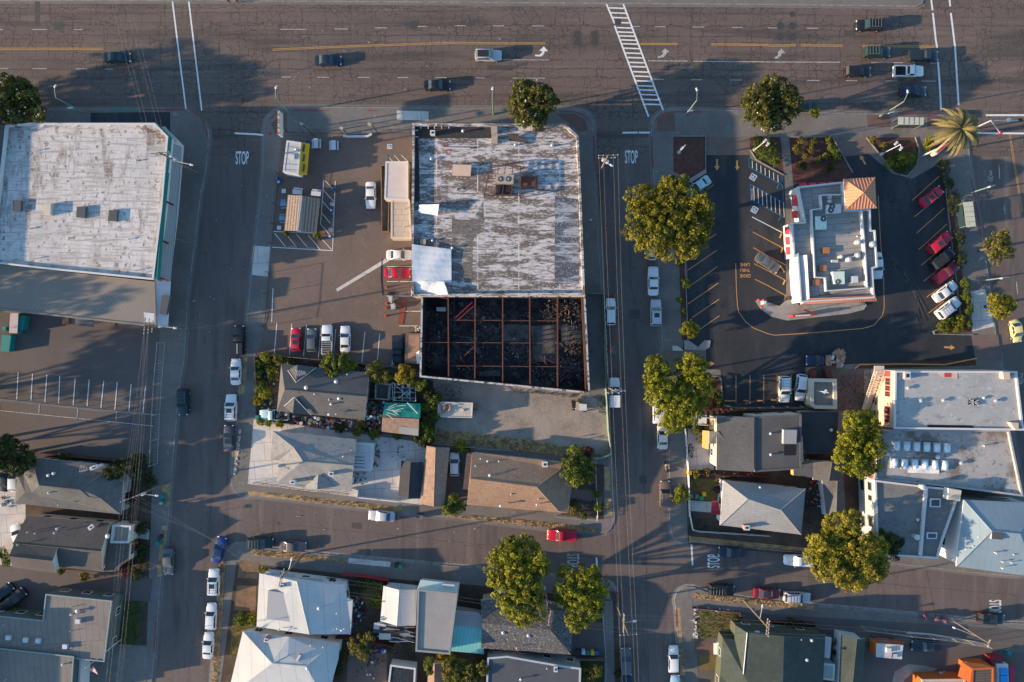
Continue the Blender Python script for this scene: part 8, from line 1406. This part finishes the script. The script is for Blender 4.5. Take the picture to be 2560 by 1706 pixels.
b=MB();b.prism([p.xy for p in PP([(1330,1158),(1378,1162),(1342,1392),(1295,1385)])],.15,.19,mat('red_brown_mat',(0.22,0.055,0.035),.9,[('n',1.5,(.18,.045,.03),.45,.7)]));tag(b.build('ground_mat'),'long red brown mat lying beside the burned-out shell','mat')
at(2,1);person('person in a white shirt walking on the sidewalk east of the peeling store',714,443,GZ,100,plain('white_shirt',(0.6,0.6,0.6)),plain('black_trousers',(0.012,0.012,0.014)),arms=(.2,.6))
at(3,2);person('person in dark clothes standing at the open door of the white wagon',228,408,.13,20,plain('dark_red_shirt',(0.12,0.02,0.02)),plain('black_trousers',(0.012,0.012,0.014)))
at(0,0);person('person in blue at the top edge by the boulevard north sidewalk, left',2080,8,.12,0,plain('navy_shirt',(0.03,0.05,0.12)),plain('orange_brown_trousers',(0.3,0.09,0.04)));person('person in dark blue at the top edge, right of the other one',2162,6,.12,180,plain('navy_shirt',(0.03,0.05,0.12)),plain('orange_brown_trousers',(0.3,0.09,0.04)))
def ptable(label,x,y,ang=0,m=None,L=1.7,seats=(1,)):
 q=P(x,y,.75);o=thing('picnic_table',label,'table',(q.x,q.y,.13),'tables of the food stalls',ang);m=m or lampw_m
 def pt(nm,f):b=MB();f(b);ob=bpy.data.objects.new(nm,smesh(b,nm));COL.objects.link(ob);ob.parent=o
 pt('table_top',lambda b:b.box(0,0,.70,.8,L,.06,m));pt('legs',lambda b:(b.box(0,-L*.35,0,.6,.08,.7,galv_m),b.box(0,L*.35,0,.6,.08,.7,galv_m)))
 for s in seats:pt('bench',lambda b:(b.box(s*.68,0,.40,.28,L*.95,.05,m),b.box(s*.68,-L*.35,0,.2,.06,.4,galv_m),b.box(s*.68,L*.35,0,.2,.06,.4,galv_m)))
at(1,0);ptable('white picnic table with two benches right of the yellow kiosk awning',548,1310,0,seats=(1,-1));ptable('white picnic table standing alone further right of the kiosk',708,1325,0,seats=(1,-1))
at(1,1);bl=plain('pale_blue_table',(0.12,0.26,0.38));ptable('white table above the rusty roofed stand, left',378,185,1.45);ptable('white table above the rusty roofed stand, right',548,200,1.45)
for x,y,lb in((250,292,'blue table left of the food stand, upper'),(238,424,'blue table left of the food stand, lower')):ptable(lb,x,y,1.57,bl,1.0,(1,-1))
for x,y,lb in((258,178,'small white round topped table at the upper left of the food stand'),(216,512,'small white table at the lower left of the food stand')):item('small_table',lb,'table',x,y,lambda b,X,Y,z:(b.box(X,Y,z+.65,.7,.7,.06,lampw_m),b.cyl(X,Y,z,.06,.66,galv_m)),.13)
blue_m=plain('blue_drum_plastic',(0.01,0.10,0.26),.5)
def drum(m,lid):return lambda b,X,Y,z:(b.cyl(X,Y,z,.3,.85,m,14),b.cyl(X,Y,z+.85,.32,.04,m,14),b.cyl(X,Y,z+.89,.2,.02,lid,12))
for x,y,m,l,lb in((715,163,blue_m,black_m,'blue drum topmost beside the hatched bay'),(690,355,blue_m,lampw_m,'blue drum with a pale lid midway down the hatched bay'),(678,590,blue_m,galv_m,'blue drum at the lower corner of the hatched bay'),(697,298,lampw_m,tanw_m,'white drum above the middle blue drum'),(686,530,lampw_m,tanw_m,'white drum above the lowest blue drum'),(702,135,blackp_m,black_m,'black bin above the topmost blue drum'),(583,607,blackp_m,black_m,'black bin below the food stand roof corner'),(216,62,blue_m,black_m,'blue bin near the kiosk bottom, upper'),(214,98,blue_m,lampw_m,'blue bin near the kiosk bottom, lower')):item('drum',lb,'bin',x,y,drum(m,l),.13,'drums and bins of the food stalls')
at(1,0);item('drum','blue bin between the kiosk awning and the first picnic table','bin',472,1297,drum(blue_m,black_m),.13,'drums and bins of the food stalls')
at(1,1);bush(280,553,26,1.6,'soft','potted palm at the lower left of the food stand');bush(552,572,26,1.8,'soft','potted palm at the lower right of the food stand')
def wbin(m):return lambda b,X,Y,z:(b.box(X,Y,z+.08,.6,.65,.9,m),b.box(X,Y,z+.98,.64,.7,.06,m),b.rod((X-.25,Y-.3,z+.12),(X+.25,Y-.3,z+.12),.1,tyre_m))
tealb=plain('teal_bin_plastic',(0.005,0.17,0.16));greenb=plain('green_bin_plastic',(0.01,0.25,0.06));greyb=plain('grey_bin_plastic',(0.12,0.13,0.14));bb_=plain('black_blue_bin',(0.02,0.03,0.05))
for c,r_,x,y,m,lb in((0,2,1497,1385,tealb,'teal wheeled bin at the kerb by the wire covered pole, upper'),(0,2,1482,1440,tealb,'teal wheeled bin at the kerb by the wire covered pole, lower'),(0,3,1470,240,bb_,'dark wheeled bin on the west verge, upper'),(0,3,1449,293,tealb,'teal wheeled bin on the west verge beside the dark bin'),(1,3,1282,495,bb_,'dark wheeled bin at the lower street sidewalk'),(1,3,1318,508,greenb,'green wheeled bin at the lower street sidewalk'),(2,2,1628,1380,tealb,'teal bin in the speckled house garden'),(2,2,1682,1385,greyb,'grey bin in the speckled house garden'),(2,2,1722,1402,greenb,'green bin in the speckled house garden'),(2,2,1745,1365,yel,'yellow box in the speckled house garden'),(1,3,1480,45,bb_,'dark bin beside the silver sedan, left'),(1,3,1512,58,greyb,'grey bin beside the silver sedan, right'),(0,1,60,1430,tealb,'tall teal bin at the left edge dumpster group'),(1,2,22,668,tealb,'teal bin beside the old pale green pickup'),(2,3,600,1280,bb_,'dark bin in a row at the pebble house fence, first'),(2,3,650,1285,lampw_m,'white bin in a row at the pebble house fence'),(2,3,692,1290,tealb,'teal bin in a row at the pebble house fence'),(2,3,732,1290,yel,'yellow bin in a row at the pebble house fence'),(2,3,770,1288,blue_m,'blue bin in a row at the pebble house fence'),(3,3,2180,1288,tealb,'teal bin at the lot entrance at the bottom right'),(2,2,1612,1172,yel,'yellow bucket at the fence below the grey house')):at(c,r_);item('wheeled_bin',lb,'bin',x,y,wbin(m),GZ,'wheeled bins at the kerbs and yards')
at(0,1)
for pts,z,m,lb in(([(95,1288),(165,1292),(155,1470),(85,1465)],1.8,plain('pink_white_lid',(0.45,0.36,0.34)),'dumpster with a pale pink lid left of the grey lot'),([(160,1305),(232,1315),(205,1445),(148,1430)],1.5,tealb,'teal dumpster right of the pink lidded one'),([(20,1490),(98,1495),(80,1640),(5,1635)],1.5,tealb,'teal dumpster below the others at the left edge')):
 pl=[p.xy for p in PP(pts,z)];c=cen(pl);o=thing('dumpster',lb,'dumpster',(c.x,c.y,GZ),'dumpsters beside the grey lot');b=MB();b.prism(pl,GZ+.1,z-.1,tealb);b.build('container',o);b=MB();b.prism(inset(pl,-.04),z-.1,z,m);b.build('lid',o)
 for p in pl:b=MB();p=Vector(p).lerp(Vector((c.x,c.y)),.2);b.cyl(p.x,p.y,GZ,.08,.12,black_m);b.build('castor',o)
def pallet(b,X,Y,z):
 for k in range(7):b.box(X,Y-.5+k*.16,z+.1,1.2,.1,.03,woodf_m,.2)
 for k in(-1,0,1):b.box(X+k*.5,Y,z,.1,1.0,.1,woodf_m,.2)
item('pallet','wooden pallet leaning at the low tan annex wall, left','pallet',590,1360,pallet);item('pallet','wooden pallet leaning at the low tan annex wall, right of the canopy','pallet',1010,1383,pallet)
at(3,1);item('menu_board','drive-through menu board with red edge on the island','menu board',290,1312,lambda b,X,Y,z:(b.box(X,Y,z+.15,3.6,.35,1.6,redpaint_m,.05),b.box(X,Y,z+1.75,2.6,.25,.03,lampw_m,.05)),.13)
item('order_canopy','slanted brown canopy beam above the menu board','canopy',340,1283,lambda b,X,Y,z:(b.box(X,Y,2.5,2.4,.3,.12,rust_m,-.35),b.rod((X-.9,Y+.3,.13),(X-.9,Y+.3,2.5),.07,rust_m),b.rod((X+.9,Y-.3,.13),(X+.9,Y-.3,2.5),.07,rust_m)),.13)
at(2,1);item('order_post','white order post with red knobs at the island left tip','post',2285,1195,lambda b,X,Y,z:(b.box(X,Y,z,.5,.6,1.4,lampw_m),b.ball(X-.8,Y+.5,z+.5,.25,.25,.3,redpaint_m),b.ball(X,Y+.5,z+.5,.25,.25,.3,redpaint_m),b.ball(X-.3,Y-.7,z+.5,.25,.25,.3,redpaint_m)),.28)
at(3,2);R=random.Random(4);b=MB();cm_=plain('cardboard',(0.36,0.21,0.13))
for i in range(22):q=P(R.uniform(610,690),R.uniform(65,200),.6);b.box(q.x,q.y,.14+.03*i,R.uniform(.6,1.3),R.uniform(.5,1.0),.03,cm_ if R.random()<.85 else lampw_m,R.uniform(0,3))
o=b.build('cardboard_pile');tag(o,'pile of flattened cardboard behind the loaded dark pickup','cardboard');o['kind']='stuff'
at(0,3);q=P(1105,1178);o=thing('flagpole','white flagpole with a striped flag at the bottom left lawn','flagpole',(q.x,q.y,GZ));b=MB();top_=P(785,1435,11.5);b.rod((q.x,q.y,GZ),(top_.x,top_.y,11.5),.08,lampw_m,.05,8);b.ball(top_.x,top_.y,11.6,.12,.12,.12,yel);b.build('pole',o)
rw=[plain('flag_red',(0.42,0.03,0.04)),plain('flag_white',(0.6,0.58,0.56)),plain('flag_navy',(0.03,0.04,0.14))];b=MB()
def fp(u,v):p=P(lerp(815,880,v)+10*sin(v*5+u*3),lerp(1412,1480,u*.7+v*.5)+6*cos(v*6),10.8-v*.8-u*.9);return p
for i in range(13):
 for k in range(8):u0,u1,v0,v1=i/13,(i+1)/13,k/8,(k+1)/8;b.add([fp(u0,v0),fp(u0,v1),fp(u1,v1),fp(u1,v0)],[(0,1,2,3)],rw[2]if(i<7 and k<3)else rw[i%2])
b.build('flag',o)
JM=[lampw_m,blackp_m,bluegray_m,redtrim_m,woodf_m,galv_m,blue_m,tealb,rust_m,tanw_m]
def junk(label,c,r_,poly,n,seed,smax=.7,hmax=.8,mats=JM):
 at(c,r_);R=random.Random(seed);b=MB();xs=[p[0]for p in poly];ys=[p[1]for p in poly];k=0
 def inside(x,y):
  s=False;j=len(poly)-1
  for i in range(len(poly)):
   if(poly[i][1]>y)!=(poly[j][1]>y)and x<(poly[j][0]-poly[i][0])*(y-poly[i][1])/(poly[j][1]-poly[i][1])+poly[i][0]:s=not s
   j=i
  return s
 while k<n:
  x,y=R.uniform(min(xs),max(xs)),R.uniform(min(ys),max(ys))
  if not inside(x,y):continue
  k+=1;q=P(x,y,.3);t=R.random();m=R.choice(mats);s=R.uniform(.15,smax)
  if t<.5:b.box(q.x,q.y,GZ+.015,s,s*R.uniform(.4,1),R.uniform(.1,hmax),m,R.uniform(0,3))
  elif t<.7:b.cyl(q.x,q.y,GZ+.015,s*.45,R.uniform(.1,hmax),m,10)
  elif t<.85:a=R.uniform(0,6.3);b.rod((q.x,q.y,GZ+.2),(q.x+cos(a)*s*2.2,q.y+sin(a)*s*2.2,GZ+.4),.035,m,n=4)
  else:b.ball(q.x,q.y,GZ+s*.3,s*.5,s*.4,s*.35,m,7,5)
 o=b.build('yard_clutter');tag(o,label,'clutter');o['kind']='stuff'
junk('crowded junk strip along the lower side of the grey shingled house',1,2,[(270,640),(500,665),(860,700),(990,720),(985,790),(700,770),(300,730)],210,1);junk('junk heap in the dark plot behind the grey house',1,2,[(1015,520),(1165,530),(1140,780),(1000,770)],110,2);junk('junk inside and around the storage pen',1,2,[(1090,375),(1210,385),(1200,500),(1088,490)],60,3,.5);junk('poles and clutter under the canopy frame',1,2,[(1225,350),(1460,380),(1460,525),(1225,520)],70,4,.8)
junk('pots and stones in the upper left garden of the cluttered yard',1,2,[(20,110),(220,130),(200,420),(20,430)],80,5,.35,.3);junk('chairs and pots on the red porch ground of the cluttered yard',1,2,[(20,480),(190,480),(185,600),(20,600)],22,6,.5);junk('tools and pots scattered on the concrete yard',1,2,[(900,1170),(1010,1180),(1000,1290),(890,1280)],22,7,.4,.3);junk('chairs and tools by the patio cover',1,2,[(1070,920),(1140,930),(1110,1130),(1060,1120)],30,8,.5);junk('garden furniture on the right of the concrete yard',1,2,[(1150,860),(1400,900),(1370,1050),(1170,1040)],14,9,.4,.4)
junk('clutter along the upper fence strip behind the lot',1,2,[(880,190),(1000,200),(1000,250),(880,240)],24,10,.5);junk('chairs, tables and boxes in the passage beside the white house',1,3,[(885,780),(1000,830),(1020,1000),(880,1060)],50,11,.6);junk('tyres and toys in the brown south yard',1,3,[(1020,1220),(1200,1240),(1150,1420),(960,1420)],34,12,.6,.4);junk('odds and ends beside the pale hipped house',1,3,[(860,1420),(1100,1420),(1100,1560),(860,1560)],16,13,.4,.3)
junk('bottles and bins in the strip below the grey two storey house',2,2,[(1610,1160),(1900,1170),(2334,1190),(2334,1215),(1900,1195),(1610,1190)],46,14,.45);junk('white painted stones edging the lower right corner garden',2,3,[(1660,880),(2060,915),(2060,935),(1680,900),(1690,1170),(1655,1170)],60,15,.4,.12,[lampw_m]);junk('pots and trellis in the front garden beside the centre street',2,2,[(1590,900),(1670,930),(1660,1040),(1590,1030)],30,16,.5,.5);junk('litter and crates in the strip east of the speckled house',3,2,[(340,1230),(480,1250),(500,1500),(350,1500)],34,17,.5);junk('crates and barrels in the lower right yard',3,3,[(1400,1480),(1750,1480),(1750,1530),(1420,1530)],26,18,.6,.8,[orange_m,blackp_m,tanw_m,galv_m])
junk('garden plants and pots in the tan house garden',2,2,[(545,1400),(760,1420),(765,1560),(540,1560)],40,19,.3,.3);junk('heap of rubbish beside the slate house driveway',0,2,[(0,1390),(120,1410),(110,1500),(0,1490)],12,20,.5,.3);junk('litter specks scattered on the boulevard and streets',1,0,[(0,0),(2334,0),(2334,960),(0,960)],20,21,.1,.03,[lampw_m]);junk('litter specks on the lower street',1,3,[(0,0),(2000,80),(2000,480),(0,300)],14,22,.1,.03,[lampw_m]);junk('litter on the west street',0,1,[(1750,0),(2260,0),(2200,1500),(1720,1500)],12,23,.1,.03,[lampw_m]);junk('rubbish bags at the foot of the burned-out shell wall',1,1,[(1440,1410),(1500,1410),(1500,1455),(1450,1455)],16,24,.4,.4,[lampw_m,tanw_m,lampw_m]);junk('flowers and bags laid at the green fence by the centre street',2,2,[(870,10),(950,10),(950,90),(870,90)],26,25,.4,.3,[lampw_m,redtrim_m,tanw_m,greenb]);junk('flat stones set in the pale cobbled verge',0,2,[(2175,780),(2195,780),(2150,1195),(2125,1195)],70,26,.26,.05,[lampw_m])
def tufts(label,polys,n,m,seed,h=.22):
 R=np.random.default_rng(seed);V=[];at()
 for pl in polys:
  pp=[p.xy for p in PP(pl)];T_=tessellate_polygon([[Vector((*p,0))for p in pp]]);
  for a,b_,c in T_:
   A,B_,C_=pp[a],pp[b_],pp[c];ar=abs((B_-A).cross(C_-A))/2;k=int(ar*n)
   for _ in range(k):
    u,v=R.random(2)
    if u+v>1:u,v=1-u,1-v
    p=A+(B_-A)*u+(C_-A)*v;s=R.uniform(.04,.13);a_=R.uniform(0,6.28);hh=h*R.uniform(.4,1.2);dx,dy=cos(a_)*s,sin(a_)*s;lx,ly=R.uniform(-.12,.12,2)
    V+=[(p.x-dx,p.y-dy,.12),(p.x+dx,p.y+dy,.12),(p.x+lx+dx*.2,p.y+ly+dy*.2,.12+hh)]
 b=MB();b.add(V,[(i,i+1,i+2)for i in range(0,len(V),3)],m);o=b.build('grass_tufts');tag(o,label,'grass');o['kind']='stuff'
strawt=mat('straw_blades',(0.38,0.26,0.12),1,[('n',2.0,(0.22,0.16,0.07),.45,.65)]);greent=mat('green_blades',(0.07,0.09,0.02),1,[('n',1.2,(0.14,0.12,0.04),.5,.65)])
tufts('dry straw grass in the roadside verges',[[(1017,1180),(1176,1192),(1300,1205),(1368,1213),(1366,1222),(1262,1213),(1176,1203),(1017,1186)],[(580,1261),(700,1273),(800,1284),(800,1292),(700,1286),(580,1275)],[(1592,1362),(1765,1380),(1872,1392),(1873,1402),(1765,1392),(1592,1374)],[(505,1290),(519,1290),(502,1568),(488,1568)],[(570,1128),(820,1154),(925,1168),(925,1178),(700,1151)],[(1583,1232),(1765,1250),(1860,1260),(1860,1268),(1583,1244)]],26,strawt,1)
tufts('weeds and dry grass around the gravel lot',[[(1005,985),(1130,1000),(1260,1018),(1375,1043),(1370,1056),(1000,1016)],[(1005,880),(1060,886),(1065,915),(1040,925),(1005,905)],[(1180,893),(1345,908),(1345,915),(1180,902)],[(1370,905),(1395,915),(1395,960),(1375,950)]],20,greent,2,.35)
tufts('green grass of the lawns',[[(253,1378),(330,1384),(318,1482),(247,1476)],[(2030,362),(2106,350),(2100,383),(2083,403),(2056,397)],[(1600,1402),(1690,1410),(1650,1462),(1600,1472)],[(536,1410),(588,1412),(582,1508),(528,1508)],[(1330,1512),(1388,1514),(1390,1568),(1330,1568)]],22,greent,3)
tufts('sparse weeds in the brown yards',[[(780,1440),(960,1450),(955,1530),(780,1520)],[(1580,1180),(1650,1210),(1640,1235),(1582,1228)],[(590,820),(640,820),(640,960),(590,960)],[(1855,1110),(1880,1110),(1890,1230),(1850,1220)],[(1925,860),(2020,860),(2015,980),(1940,980)]],9,greent,4,.3)
